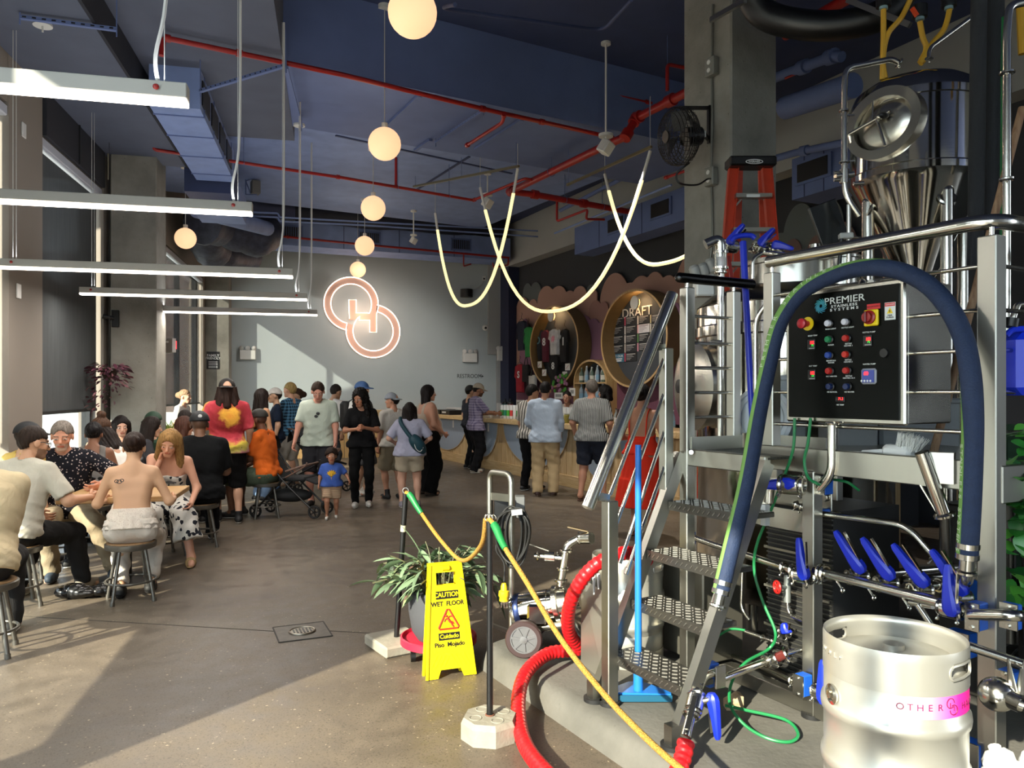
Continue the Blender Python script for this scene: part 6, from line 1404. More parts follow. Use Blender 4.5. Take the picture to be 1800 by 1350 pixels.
# keg
KD=2.31;kc_=P(1571,690,KD);KZ=.300
def keg(name,label,c,z0,D=.41,H=.597,slots=True):
 t=thing(name,label,'keg',(c.x,c.y,z0));r=D/2;m=mat(name+'_steel','bdbab0',.34,.65,rvar=.06,scale=6)if name+'_steel'not in bpy.data.materials else bpy.data.materials[name+'_steel']
 b=MB();zb0,zb1=.07,H-.085
 pr=[(r*.96,zb0),(r*.985,zb0+.03),(r*.985,zb0+.10),(r*.97,zb0+.105),(r*.985,zb0+.11),(r*.985,H*.335),(r*1.02,H*.345),(r*1.03,H*.37),(r*1.02,H*.395),(r*.985,H*.405),(r*.985,H*.60),(r*1.02,H*.61),(r*1.03,H*.635),(r*1.02,H*.66),(r*.985,H*.67),(r*.985,zb1-.03),(r*.96,zb1),(r*.80,zb1+.03),(r*.4,zb1+.04),(.03,zb1+.04),(.03,zb1+.055),(.001,zb1+.055)]
 b.lathe(pr,(c.x,c.y,z0),n=64);b.obj('body',m,t,50)
 for top in(1,0):
  z0_,z1_=(H-.115,H)if top else(0,.085);n=120;rows=8;b=MB();a0=atan2(-c.y,-c.x)
  sl_=(radians(62),radians(-118))if top and slots else()
  hw,hz0,hz1=.30,z0_+.042,z0_+.078
  prof=[(r*.995,z0_)]+[(r*.995,z0_+(z1_-z0_-.012)*k/6)for k in range(1,7)]+[(r*.985,z1_),(r*.95,z1_-.004),(r*.94,z1_-.02)]+[(r*.955,z1_-.02-(z1_-z0_-.03)*k/6)for k in range(1,7)]
  def hole(j,zz):
   a=2*pi*j/n
   for s in sl_:
    d=(a-a0-s+pi)%(2*pi)-pi;u=max(0,abs(d)-(hw-.09))/.09
    if u<1 and abs(zz-(hz0+hz1)/2)<(hz1-hz0)/2*sqrt(max(0,1-u*u))+1e-4:return True
   return False
  P_=len(prof);v=[(c.x+pr_*cos(2*pi*j/n),c.y+pr_*sin(2*pi*j/n),z0+zz)for pr_,zz in prof for j in range(n)];f=[]
  for i in range(P_-1):
   zm=(prof[i][1]+prof[i+1][1])/2
   for j in range(n):
    if not hole(j+.5,zm):f.append((i*n+j,i*n+(j+1)%n,(i+1)*n+(j+1)%n,(i+1)*n+j))
  b.add(v,f);b.obj('top_chime'if top else 'bottom_chime',m,t,60)
  for s in sl_:
   pts=[]
   for q in range(32):
    ph_=2*pi*q/32;cx,sx=cos(ph_),sin(ph_);dx=(hw-.09)*(1 if cx>.01 else-1 if cx<-.01 else 0)+.09*cx;a=a0+s+dx;pts.append(Vector((c.x+r*.99*cos(a),c.y+r*.99*sin(a),z0+(hz0+hz1)/2+(hz1-hz0)/2*1.08*sx)))
   b=MB();b.tube(pts,.0045,6,closed=True);b.obj('hand_hole_rim',m,t)
 return t,r
kt,kr_=keg('keg','big white-steel keg with pink print in the right foreground',kc_,KZ,.398)
t=thing('keg_crate','low dark crate under the keg with the pink print','crate',(kc_.x,kc_.y,SZ));b=MB();b.box((kc_.x,kc_.y,SZ+.165),(.42,.42,.03),rz=EA,bev=.004);b.obj('crate_top',M_['black'],t,0);b=MB();b.box((kc_.x,kc_.y,SZ+.075),(.38,.38,.15),rz=EA);b.obj('crate_base',M_['black'],t,0)
ka0=atan2(-kc_.y,-kc_.x)
def kang(px):
 lat=(px-1571)/FPX*KD;return ka0+math.asin(max(-.98,min(.98,lat/(kr_*.985)*1.0)))
def KS(a,z,o=.0015):return Vector((kc_.x+(kr_*.985+o)*cos(a),kc_.y+(kr_*.985+o)*sin(a),z))
def lbl_mat():
 m,nt,bb=nmat('pink_print');N=nt.nodes;L=nt.links;tc=N.new('ShaderNodeTexCoord');at=N.new('ShaderNodeAttribute');at.attribute_name='fade'
 mx=N.new('ShaderNodeMix');mx.data_type='RGBA';L.new(at.outputs['Fac'],mx.inputs[0]);mx.inputs[6].default_value=srgb('e6dfe4');mx.inputs[7].default_value=srgb('ff2a9c');L.new(mx.outputs[2],bb.inputs['Base Color']);bb.inputs['Roughness'].default_value=.4;return m
aA,aB=kang(1588),kang(1695);n=40;v=[];fd_=[]
zl1,zl0=KZ+.484,KZ+.420
for i in range(n+1):
 a=aA+(aB-aA)*i/n;v+=[KS(a,zl0),KS(a,zl1)];fd_+=[min(1,.12+1.1*(i/n)**.55)]*2
b=MB();b.add(v,[(2*i,2*i+2,2*i+3,2*i+1)for i in range(n)]);lo=b.obj('pink_band',lbl_mat(),kt,0,fix=False);at=lo.data.attributes.new('fade','FLOAT','POINT');at.data.foreach_set('value',fd_)
ink=mat('keg_ink','74103f',.5)
zt_=(zl0+zl1)/2
for k,ch in enumerate('OTHER'):
 a=kang(1580+k*14.5);nrm=Vector((cos(a),sin(a),0));text(ch,frame(KS(a,zt_,.002),UP.cross(nrm),nrm),.026,'letter',ink,kt,.0003,sx=1.05)
for k,ch in enumerate('HALF'):
 a=kang(1672)+(k)*.115;nrm=Vector((cos(a),sin(a),0));text(ch,frame(KS(a,zt_-.006,.002),UP.cross(nrm),nrm),.026,'letter',ink,kt,.0003,sx=1.05)
a=kang(1655);nrm=Vector((cos(a),sin(a),0));W=frame(KS(a,zt_,.002),UP.cross(nrm),nrm);b=MB()
for cx,cy_,a0,a1 in((-.006,.010,0,5.2),(.006,-.010,3.1,8.4)):
 b.tube([W@Vector((cx+.0135*cos(q),cy_+.0135*sin(q),0))for q in[a0+(a1-a0)*i/24 for i in range(25)]],.0013,5)
b.tube([W@Vector(q)for q in((-.007,.011,0),(-.007,-.004,0),(.007,.0,0),(.007,-.012,0))],.0012,5);b.obj('linked_rings_logo',ink,kt)
for k,ch in enumerate('HALF'):
 a=kang(1463+k*9);nrm=Vector((cos(a),sin(a),0));text(ch,frame(KS(a,KZ+.545,.0035),UP.cross(nrm),nrm),.022,'embossed_letter',bpy.data.materials['keg_steel'],kt,.0012)
a=kang(1476);nrm=Vector((cos(a),sin(a),0));q=KS(a,KZ+.425,0);b=MB();b.lathe([(.030,0),(.030,.006),(.020,.010),(.020,.004),(.001,.004)],q,nrm,24);b.lathe([(.012,.004),(.012,.014),(.001,.015)],q,nrm,6);b.obj('bung',tb,kt)
keg('keg','small steel keg standing behind the stairs and red hose',P(1103,690,4.35),SZ,.40,.59,True)
# squeegee, steel bins, odds on the pad
bs=mat('squeegee_blue','1f6fc4',.4);q=FLR(1122,1222,SZ+.02);t=thing('floor_squeegee','upright blue squeegee standing on the pad behind the stairs','squeegee',(q.x,q.y,SZ))
top=P(1122,782,(q.dot(F)));b=MB();b.tube([q+UP*.05,Vector((q.x,q.y,top.z))],[.018,.015],14);b.obj('handle',bs,t)
W=frame(q+UP*.012,R,UP);b=MB();b.prism([(-.15,-.03),(.15,-.05),(.155,-.03),(.06,.09),(.03,.11),(-.03,.11),(-.10,.05)],.014,W);b.obj('head',bs,t,0);b=MB();b.box(q-F*.05+UP*.004,(.31,.008,.03),rz=-YAW);b.obj('blade',mat('squeegee_blade','12506a',.5),t,0);b=MB();b.cyl(q+UP*.02,q+UP*.12,.024,n=14);b.obj('socket',bs,t)
t=thing('steel_bin','brushed steel box standing in the shade behind the lowest treads','bin',FLR(1165,1170,SZ)[:]);c=FLR(1165,1165,SZ);b=MB();b.box(c+EN*.25+UP*.28,(.42,.30,.50),rz=ERZ,bev=.008);b.obj('body',mat('bin_steel','8d897d',.4,.8),t,0);b=MB();b.box(c+EN*.25+UP*.53,(.44,.32,.02),rz=ERZ,bev=.004);b.obj('rim',st,t,0)
t=thing('steel_chute','tapered steel chute with white streaks beside the red hose','chute',FLR(1045,1215,SZ)[:])
def CH(x,y,d):return P(x,y,d)
fr4=[CH(1022,1016,4.12),CH(1062,1040,4.02),CH(1063,1200,4.02),CH(1021,1165,4.14)];bk4=[CH(1024,1010,4.3),CH(1066,1004,4.2),CH(1066,1180,4.2),CH(1024,1150,4.3)]
b=MB();b.add(fr4+bk4,[(0,1,2,3),(4,7,6,5),(0,4,5,1),(1,5,6,2),(2,6,7,3),(3,7,4,0)]);b.obj('body',mat('chute_steel','b9b5aa',.3,.9),t,0)
b=MB()
for k,(x,y0,y1)in enumerate(((1032,1008,1028),(1044,1012,1045),(1052,1010,1035))):b.tube([CH(x,y0,4.08),CH(x,y1,4.0)],[.010,.004],8)
b.obj('white_streaks',M_['white'],t)['kind']='stuff'  # thin tapered white streaks near the top of the chute
wq=FLR(1286,1240,SZ);b=MB();b.prism([(-.04,0),(.04,0),(.04,.065),(.02,.07),(-.04,.035)],.06,frame(wq,R,-F));b.top('wood_wedge',wood('wedge','bfa98a','9c8463',0,6,.7),'small pale wooden wedge on the pad behind green hose','wedge',smooth=0)
t=thing('ball_joint','chrome ball coupling with two pointed prongs at the right edge','coupling',P(1752,1222,2.62)[:]);b=MB();b.sphere(P(1752,1220,2.62),.058,24);b.obj('ball',tb,t);b=MB();b.cyl(P(1760,1222,2.6),P(1795,1238,2.55),.030,n=16);b.cyl(P(1785,1235,2.56),P(1798,1240,2.55),.022,n=14);b.obj('neck',tb,t)
for x0,y0,x1,y1 in((1772,1158,1782,1225),(1799,1160,1792,1225)):
 b=MB();b.tube([P(x1,y1,2.6),P(x0,y0,2.6)],[.016,.004],8);b.obj('prong',st,t)
steelpipe([P(1700,1135,2.75),P(1800,1168,2.6)],.017,'horizontal steel pipe passing behind the right post low',n=12)
t=thing('wrapped_hose_end','white plastic wrapped hose end in the lower right corner','hose end',P(1775,1345,2.3)[:]);rr=random.Random(2);b=MB()
for k in range(16):b.sphere(P(1745+k*5,1355-18*sin(k*.5)+rr.uniform(-8,8),2.3),(.03+rr.random()*.02,.03,.03+rr.random()*.015),8)
b.obj('wrap',mat('plastic_wrap','d8d8d4',.3,bump=.8,bscale=30),t,60);b=MB();b.tube(spline([P(1748,1312,2.3),P(1752,1325,2.3),P(1758,1345,2.3)],4),.018,10);b.obj('tail',M_['white'],t)
# leaves
def leaf_mesh(name,L,w_,droop,mtl,fold=.25,n=6):
 v=[];f=[]
 for i in range(n+1):
  u=i/n;wd=w_*(sin(pi*min(1,u*.93+.05))**.8)*(1 if u<1 else 0);y=L*u;z=-droop*L*u*u
  v+=[(-wd,y,z+wd*fold),(0,y,z),(wd,y,z+wd*fold)]
 for i in range(n):
  a=3*i;f+=[(a,a+1,a+4,a+3),(a+1,a+2,a+5,a+4)]
 me=bpy.data.meshes.new(name);me.from_pydata(v,[],f);me.polygons.foreach_set('use_smooth',[True]*len(f));me.materials.append(mtl);return me
def place_leaf(me,parent,p,d,roll,s=1.0,name='leaf'):
 d=Vector(d).normalized();x=d.cross(UP)
 x=x.normalized()if x.length>.05 else Vector((1,0,0));z=x.cross(d);M=Matrix(((x.x,d.x,z.x,0),(x.y,d.y,z.y,0),(x.z,d.z,z.z,0),(0,0,0,1)))
 o=bpy.data.objects.new(name,me);COL.objects.link(o);o.parent=parent
 o.matrix_local=rootmat(parent).inverted()@Matrix.Translation(p)@M@Matrix.Rotation(roll,4,'Y')@Matrix.Scale(s,4);return o
 # plant on its red dolly
dl=P(771,690,4.76);dl.z=0;t=thing('plant_dolly','round red plant dolly on castors behind the yellow sign','dolly',dl[:])
b=MB();b.lathe([(.22,.075),(.235,.08),(.235,.12),(.225,.125),(.215,.105),(.001,.10)],dl,n=48);b.obj('tray',mat('dolly_red','c8203a',.5),t)
for k in range(4):
 a=k*pi/2+.5;q=dl+Vector((cos(a),sin(a),0))*.19;b=MB();b.cyl(q+Vector((-.014,0,.032)),q+Vector((.014,0,.032)),.032,n=16);b.box(q+UP*.06,(.02,.03,.04));b.obj('castor',M_['black'],t)
t=thing('potted_plant','leafy plant in a charcoal pot standing on red dolly','plant',(dl.x,dl.y,.105));b=MB();b.lathe([(.13,.105),(.165,.16),(.185,.28),(.19,.40),(.18,.41),(.17,.38),(.001,.37)],dl,n=40);b.obj('pot',mat('pot_charcoal','45464a',.7),t)
lm=[mat('leaf_a','6f8465',.5,spec=.35),mat('leaf_b','56694e',.5,spec=.35),mat('leaf_c','8d9a6c',.5),mat('leaf_d','5a4338',.6),mat('leaf_y','b7a93f',.55)]
LM=[leaf_mesh('leaf',.19,.021,.35,lm[0]),leaf_mesh('leaf',.17,.024,.6,lm[1]),leaf_mesh('leaf',.21,.019,.15,lm[0]),leaf_mesh('leaf',.16,.022,.9,lm[2]),leaf_mesh('leaf',.17,.014,.4,lm[3]),leaf_mesh('leaf',.15,.025,1.0,lm[4])]
rr=random.Random(4);sb=MB()
for k in range(60):
 a=rr.uniform(0,2*pi);el=rr.uniform(.15,1.45);base=dl+Vector((cos(a)*.08,sin(a)*.08,.38));tip=base+Vector((cos(a)*cos(el),sin(a)*cos(el),sin(el)*.9))*rr.uniform(.10,.36);mid=base.lerp(tip,.5)+UP*.06
 pts=spline([base,mid,tip],4);sb.tube(pts,.004,5)
 for j in range(6):
  q=pts[min(len(pts)-1,2+j)];aa=a+rr.uniform(-1.3,1.3);dd=Vector((cos(aa),sin(aa),rr.uniform(-.5,.75)));tipq=q+dd.normalized()*.19
  if min(tipq.dot(F),q.dot(F))<4.60 and-.62<tipq.dot(R)<-.14:continue
  place_leaf(rr.choice(LM[:3]+LM[:4]+LM[:2]+LM[4:5]),t,q,dd,rr.uniform(-.7,.7),rr.uniform(.6,1.0))
for px,py,dx,dy in((728,975,-.4,.8),(690,1010,-.8,-.5),(722,1040,-.3,-.8),(860,1010,.6,-.6),(850,1030,.5,-.8),(735,985,-.3,-.6)):
 q=P(px+12,py,4.72);place_leaf(LM[5 if px in(722,735)else 2],t,q,R*dx+UP*dy,.3,1.1)
sb.obj('stems',mat('stem_green','5a5a3f',.6),t)['kind']='stuff'
# stanchions and ropes
bp_=M_['black'];rp_=mat('rope_yellow','c8963c',.8,noise=.45,scale=160,bump=1,bscale=220);gt=mat('tape_green','17723a',.5)
s1b=FLR(861,1294);t=thing('rope_stanchion','black rope stanchion set in octagonal concrete block, nearest','stanchion',s1b[:])
b=MB();b.lathe([(.138,0),(.138,.075),(.125,.10),(.001,.10)],s1b,n=8);ob=b.obj('block',M_['block'],t,0)
for a in(.3,1.9,3.4,5.0):b=MB();b.torus(s1b+Vector((cos(a)*.075,sin(a)*.075,.1005)),.028,.0025,UP,24,5);b.obj('cast_ring',M_['block'],t)
b=MB();b.torus(s1b+UP*.101,.018,.005,UP,18,6);b.obj('socket_ring',mat('rusty','6a4230',.8),t)
s1t=Vector((s1b.x,s1b.y,1.01));b=MB();b.cyl(s1b+UP*.1,s1t,.0155,n=16);b.cyl(s1t-UP*.03,s1t,.018,n=16);b.obj('post',bp_,t)
b=MB();b.torus(s1t+UP*.018-R*.005,.018,.004,F,16,6);b.torus(s1t+UP*.018+R*.02,.016,.004,F+R,16,6);b.obj('eye_ring',tb,t)
s2b=FLR(697,1119,.07);s2b.z=0;t=thing('rope_stanchion','leaning black rope stanchion in a square paving slab, farther','stanchion',s2b[:])
c=s2b+R*-.0;b=MB();b.box(c+UP*.035,(.30,.34,.07),rz=.35,bev=.012);b.obj('slab',M_['block'],t,0)
s2t=P(713,868,4.85);b=MB();b.cyl(s2b+UP*.07,s2t,.017,n=16);b.obj('post',bp_,t);q=(s2b+UP*.07).lerp(s2t,.76);dd=(s2t-s2b).normalized();b=MB();b.cyl(q-dd*.02,q+dd*.02,.0185,n=16);b.obj('sticker',mat('sticker_pale','b3ae93',.6),t)
b=MB();b.torus(s2t+UP*.02,.018,.004,F,16,6);b.obj('eye_ring',tb,t)
def rope(name,label,pts,r,tape):
 t=thing(name,label,'rope',pts[0][:]);pp=spline(pts,10);b=MB();b.tube(pp,r,10);b.obj('cord',rp_,t)
 for i in tape:
  b=MB();q=pp[max(0,i-7):i+8];b.tube(q,[r*(1.45+.35*(1-abs(k-4)/8))for k in range(len(q))],10);b.obj('tape',gt,t)
 return t
rope('barrier_rope','nearest yellow rope with green tape crossing before the stairs',[s1t+UP*.012,P(872,928,3.58),P(886,960,3.50),P(925,1022,3.33),P(985,1122,3.08),P(1060,1218,2.82),P(1130,1292,2.62),P(1195,1350,2.45),P(1280,1415,2.3)],.0115,(14,))
rope('barrier_rope','farther yellow rope with green tape sagging behind plant',[s2t+UP*.01,P(722,872,4.83),P(738,898,4.78),P(775,950,4.68),P(812,985,4.45),P(845,960,3.8),s1t+UP*.012-R*.02],.012,(14,))
# yellow wet floor sign
A=FLR(748,1196);B=FLR(836,1184);T=P(781,992,4.50);xh=(B-A);bw=xh.length;xh=xh/bw;mid=(A+B)/2
T.x,T.y=(mid+(T-mid)).x,(mid+(T-mid)).y;up_v=T-mid;H_=up_v.length;up_v=up_v/H_;up_v=(up_v-xh*up_v.dot(xh)).normalized();nn=xh.cross(up_v).normalized()
t=thing('wet_floor_sign','yellow folding CAUTION WET FLOOR sign before the potted plant','sign',((A+B)/2)[:])
W=Matrix(((xh.x,up_v.x,nn.x,mid.x),(xh.y,up_v.y,nn.y,mid.y),(xh.z,up_v.z,nn.z,mid.z),(0,0,0,1)))
yl=mat('sign_yellow','dfc60c',.42);h=H_;hb=bw/2;ht=bw*.33
def edge(y):return hb+(ht-hb)*y/h
def signpanel(W,t):
 hole=[(-.055,h-.115),(.055,h-.115),(.06,h-.10),(.06,h-.055),(.052,h-.045),(-.052,h-.045),(-.06,h-.055),(-.06,h-.10)]
 bm=bmesh.new()
 b=MB();n=0
 b.prism([(-hb,0),(-hb*.52,0),(-hb*.40,.045),(-edge(.045),.045)],.014,W);b.prism([(hb*.52,0),(hb,0),(edge(.045),.045),(hb*.40,.045)],.014,W)
 b.prism([(-edge(.045),.045),(edge(.045),.045),(edge(h-.115),h-.115),(-edge(h-.115),h-.115)],.014,W)
 for s in(-1,1):b.prism([(s*.06,h-.115),(s*edge(h-.115),h-.115),(s*edge(h-.045),h-.045),(s*.06,h-.045)][::s],.014,W)
 b.prism([(-edge(h-.045),h-.045),(edge(h-.045),h-.045),(edge(h),h),(-edge(h),h)],.014,W)
 p=b.obj('panel',yl,t,0)
 b=MB()
 for s in(-1,1):b.bar(W@Vector((s*(edge(0)-.006),0,.014)),W@Vector((s*(edge(h)-.006),h,.014)),.012,.012,up=W.to_3x3()@Vector((0,0,1)))
 b.obj('raised_edge',yl,p,0)
 b=MB();b.cyl(W@Vector((-.02,h-.02,.014)),W@Vector((.02,h-.02,.014)),.016,n=14);b.cyl(W@Vector((-ht,h,.004)),W@Vector((ht,h,.004)),.012,n=12);b.obj('hinge',yl,p)
 return p
p=signpanel(W,t)
back=W@Matrix.Translation((0,h,0))@Matrix.Rotation(radians(5),4,'X')@Matrix.Translation((0,-h,-.03));
signpanel(back,t)
b=MB()
for k in range(9):
 x=-.10+k*.025;s=1 if x<0 else-1
 if abs(x)<.01:continue
 b.bar(W@Vector((x-s*.016,.06,.0145)),W@Vector((x+s*.022,.125,.0145)),.007,.004,up=nn)
b.obj('grip_ribs',yl,p,0)['kind']='stuff'
b=MB()
for(x0,y0,x1,y1)in((-.105,.14,.105,.14),(.105,.14,.085,h-.13),(-.105,.14,-.085,h-.13)):b.bar(W@Vector((x0,y0,.014)),W@Vector((x1,y1,.014)),.003,.002,up=nn)
b.obj('print_border',mat('sign_yellow_dark','c8ae08',.45),p,0)
ik=mat('sign_black','0d0d0c',.5);ZQ=Matrix.Translation((0,0,.0145))
def ST(s,x,y,size,m,bold=.0,sx=1.0):text(s,W@Matrix.Translation((x,y,.0155)),size,'lettering',m,p,.0004,sx=sx,bold=bold)
b=MB();b.box(None,(.135,.045,.001),M=W@Matrix.Translation((0,h-.172,.0148)));b.obj('black_band',ik,p,0);ST('CAUTION',0,h-.172,.037,yl,.025,.95)
ST('WET  FLOOR',0,h-.222,.036,ik,.028,.92)
b=MB();b.box(None,(.125,.04,.001),M=W@Matrix.Translation((0,.225,.0148)));b.obj('black_band',ik,p,0);ST('Cuidado',0,.225,.033,yl,.02,1.0);ST('Piso  Mojado',0,.18,.034,ik,.028,1.0)
rdm=mat('sign_red','b5301c',.5);tri=[(-.058,.268),(.058,.268),(0,.375)]
b=MB();b.tube([W@Vector((x,y,.015))for x,y in[(-.054,.266),(.054,.266),(.060,.274),(.006,.374),(-.006,.374),(-.060,.274)]],.0055,6,closed=True);b.obj('red_triangle',rdm,p)
b=MB();L2=lambda x,y:W@Vector((x,y,.0155))
b.sphere(L2(-.012,.338),.007,10)
for pts,r in(([(-.006,.328),(.004,.310),(.012,.300)],.007),([(.012,.302),(.020,.286),(.028,.276)],.005),([(.010,.306),(.022,.303),(.030,.292)],.0045),([(-.004,.328),(.010,.335),(.024,.333)],.004),([(-.008,.325),(-.020,.318),(-.026,.306)],.004)):b.tube([L2(*q)for q in pts],r,6)
b.obj('slipping_figure',rdm,p)
# pump on a steel hand truck
cd_=4.52;t=thing('pump_cart','steel hand truck carrying a pump with black cord coil','hand truck',FLR(905,1140,SZ)[:])
def HT(x,y,d=cd_):return P(x,y,d)
fr_t=tb
b=MB();b.tube(elbows([HT(861,1085,4.7),HT(861,829,4.7),HT(899,834,4.5),HT(899,1108,4.5)],.06,8),.0185,14);b.obj('frame_tube',M_['frame'],t)
for y in(872,920,1035):
 b=MB();b.bar(HT(861,y,4.7),HT(899,y+4,4.5),.008,.045,up=UP);b.obj('crossbar',fm,t,0)
b=MB();b.bar(HT(863,1098,4.72),HT(900,1112,4.5),.02,.02);b.obj('axle',fm,t,0)
def wheel(c,ax,r,t,wdt=.045):
 b=MB();b.lathe([(r*.74,-wdt/2),(r*.94,-wdt/2),(r,-wdt/3),(r,wdt/3),(r*.94,wdt/2),(r*.74,wdt/2),(r*.74,-wdt/2)],c,ax,40,caps=False);w=b.obj('wheel',mat('tyre_maroon','33201f',.6),t)
 b=MB();b.lathe([(r*.74,.014),(r*.74,.02),(r*.66,.02),(r*.64,.012),(r*.2,.010),(r*.2,.024),(.001,.026)],c,ax,36);b.obj('rim',mat('rim_grey','6f6f70',.4,.5),w)
 for k in range(7):
  a=2*pi*k/7;x=ax.orthogonal().normalized();y=ax.cross(x);e=x*cos(a)+y*sin(a);b=MB();b.bar(c+ax*.014+e*r*.18,c+ax*.014+e*r*.66,.014,.012,up=ax);b.obj('spoke',bpy.data.materials['rim_grey'],w,0)
wc=FLR(921,1156,SZ);wax=(-EE*.75-EN*.55).normalized();wheel(Vector((wc.x,wc.y,SZ+.105)),wax,.105,t)
wc2=FLR(868,1110,0.0);wc2=wc-wax*.36;wheel(Vector((wc2.x,wc2.y,SZ+.105)),wax,.105,t)
mdir=(R*.97+F*-.1);m0=HT(908,1072,4.5);m1=HT(972,1062,4.45);dd=(m1-m0).normalized()
b=MB();b.lathe([(.06,-.03),(.085,-.02),(.09,0),(.09,.20),(.086,.205),(.086,.23)],m0,dd,32);b.obj('motor',M_['tank'],t)
b=MB();b.lathe([(.092,.0),(.094,.004),(.094,.03),(.092,.034)],m0,dd,32);b.obj('motor_band',mat('motor_blue','34406a',.3,.8),t);b=MB();b.box(m0+dd*.12-F*.09+UP*-.02,(.11,.03,.12),rz=-YAW,bev=.012);b.obj('junction_box',M_['tank'],t,30)
b=MB();b.lathe([(.095,.23),(.105,.235),(.105,.26),(.09,.265),(.085,.31),(.03,.32),(.03,.36),(.04,.365),(.04,.38),(.001,.381)],m0,dd,32);b.obj('pump_head',tb,t)
b=MB();b.tube(elbows([HT(905,1108,4.5),HT(1010,1096,4.35),HT(1020,1110,4.35),HT(1014,1122,4.35)],.05),.022,12);b.obj('skid_tube',M_['frame'],t)
b=MB();b.box(HT(950,1092,4.5),(.30,.16,.025),rz=-YAW);b.obj('base_plate',mat('plate_dark','2b2b2b',.5,.5),t,0)
pv=[HT(985,1030,4.45),HT(992,985,4.45),HT(996,958,4.45),HT(1018,946,4.45),HT(1034,946,4.42)]
b=MB();b.tube(elbows(pv,.06,8),.022,16);o=b.obj('riser_pipe',tb,t)
for q,a in((HT(986,1020,4.45),UP),(HT(990,1000,4.45),UP),(HT(995,968,4.45),UP),(HT(1018,946,4.45),R)):
 b=MB();clampring(b,q,a,.027);b.obj('clamp',tb,t)
b=MB();b.cyl(HT(1020,946,4.45),HT(1040,946,4.4),.034,n=18);b.obj('valve_body',tb,t);b=MB();b.bar(HT(1034,934,4.42),HT(998,926,4.45),.022,.006);b.obj('valve_lever',mat('lever_bronze','7d6d55',.35,.9),t,0)
b=MB();b.cyl(HT(990,981,4.45),HT(940,976,4.5),.015,n=12);b.cyl(HT(958,978,4.48),HT(975,979,4.47),.030,n=16);b.obj('side_branch',tb,t)
for x in(945,980):b=MB();clampring(b,HT(x,978,4.48),R,.02);b.obj('clamp',tb,t)
b=MB();b.bar(HT(965,968,4.47),HT(928,955,4.5),.02,.006);b.obj('branch_lever',mat('lever_steel','8b8880',.3,.9),t,0)
b=MB();b.box(HT(886,903,4.72),(.12,.10,.20),rz=-YAW,bev=.006);b.obj('drive_box',M_['black'],t,0);b=MB();b.box(HT(914,890,4.75),(.06,.10,.13),rz=-YAW,bev=.004);b.obj('grey_cover',mat('cover_grey','6d6f70',.5,.4),t,0)
t=thing('cord_coil','coil of black cord hung on the hand truck frame','cord',HT(903,1000,4.4)[:]);rr=random.Random(8)
for k in range(9):
 cx=903+rr.uniform(-6,8);rx,ry=22+rr.uniform(-6,8),50+rr.uniform(-5,4);dz=4.36+.012*k;b=MB()
 b.tube([P(cx+rx*cos(a)*(1-.25*sin(a)),944+ry*sin(a),dz+.01*sin(3*a))for a in[2*pi*i/30 for i in range(30)]],.0065,7,closed=True);b.obj('loop',M_['rubber'],t)
b=MB();b.tube(spline([HT(880,935,4.4),HT(872,965,4.4),HT(886,990,4.4),HT(886,1022,4.4)],6),.006,7);b.obj('tail',M_['rubber'],t)
b=MB();b.bar(HT(908,896,4.34),HT(909,905,4.34),.015,.06);b.obj('tie',M_['white'],t,0)
t=thing('yellow_plug','yellow power plug dangling from the black cord coil','plug',HT(886,1058,4.4)[:]);b=MB();b.lathe([(.012,.10),(.018,.085),(.020,.06),(.030,.055),(.032,.03),(.026,.02),(.028,.0),(.001,-.002)],HT(886,1056,4.4),n=16);b.obj('body',mat('plug_yellow','d8b81c',.45),t)
b=MB();[b.cyl(HT(886+k*5,1056,4.4),HT(886+k*5,1068,4.4),.003,n=5)for k in(-1,0,1)];b.obj('prongs',tb,t)
# green leaf wall at the right edge
t=thing('leaf_screen','screen of glossy green leaves hanging at the right edge','plant',P(1790,1060,2.95)[:])
gl=[mat('ivy_a','2f7a2c',.35,spec=.5),mat('ivy_b','1c5522',.4),mat('ivy_c','55a03a',.35)];GL=[leaf_mesh('leaf',.085,.032,.35,m,.15,5)for m in gl]
rr=random.Random(12)
for k in range(120):
 x=rr.uniform(1772,1850);y=rr.uniform(742,1052);d=2.95+rr.uniform(-.05,.12);a=rr.uniform(0,2*pi)
 place_leaf(rr.choice(GL),t,P(x,y,d),R*cos(a)*.8+UP*(sin(a)*.6-.35)-F*.5,rr.uniform(-.6,.6),rr.uniform(.75,1.25))
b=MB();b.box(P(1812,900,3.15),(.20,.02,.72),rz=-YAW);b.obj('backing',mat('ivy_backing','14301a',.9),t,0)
b=MB();b.box(P(1812,1090,3.12),(.06,.06,.35),rz=-YAW);b.obj('stake',M_['black'],t,0)
# people: smooth bodies grown from limb shapes
A3=lambda v:np.array(v,dtype=np.float64)
def smin(a,b,k):
 h=np.clip(.5+.5*(b-a)/k,0,1);return b*(1-h)+a*h-k*h*(1-h)
def s_cap(p,a,b,ra,rb,flat=False):
 ba=b-a;L2=max(1e-9,ba@ba);t=(p-a)@ba/L2;h=np.clip(t,0,1)
 d=np.linalg.norm(p-a-h[:,None]*ba,axis=1)-(ra+(rb-ra)*h)
 if flat:d=np.maximum(d,(t-1)*sqrt(L2))
 return d
def s_ell(p,c,r,Rm=None):
 q=p-c
 if Rm is not None:q=q@Rm
 k0=np.linalg.norm(q/r,axis=1);k1=np.linalg.norm(q/(r*r),axis=1);return k0*(k0-1)/np.maximum(k1,1e-9)
def fold(prims,k):
 def f(p):
  d=None
  for pr in prims:
   e=s_cap(p,*pr[1:])if pr[0]=='c'else s_ell(p,*pr[1:])
   d=e if d is None else smin(d,e,k)
  return d
 return f
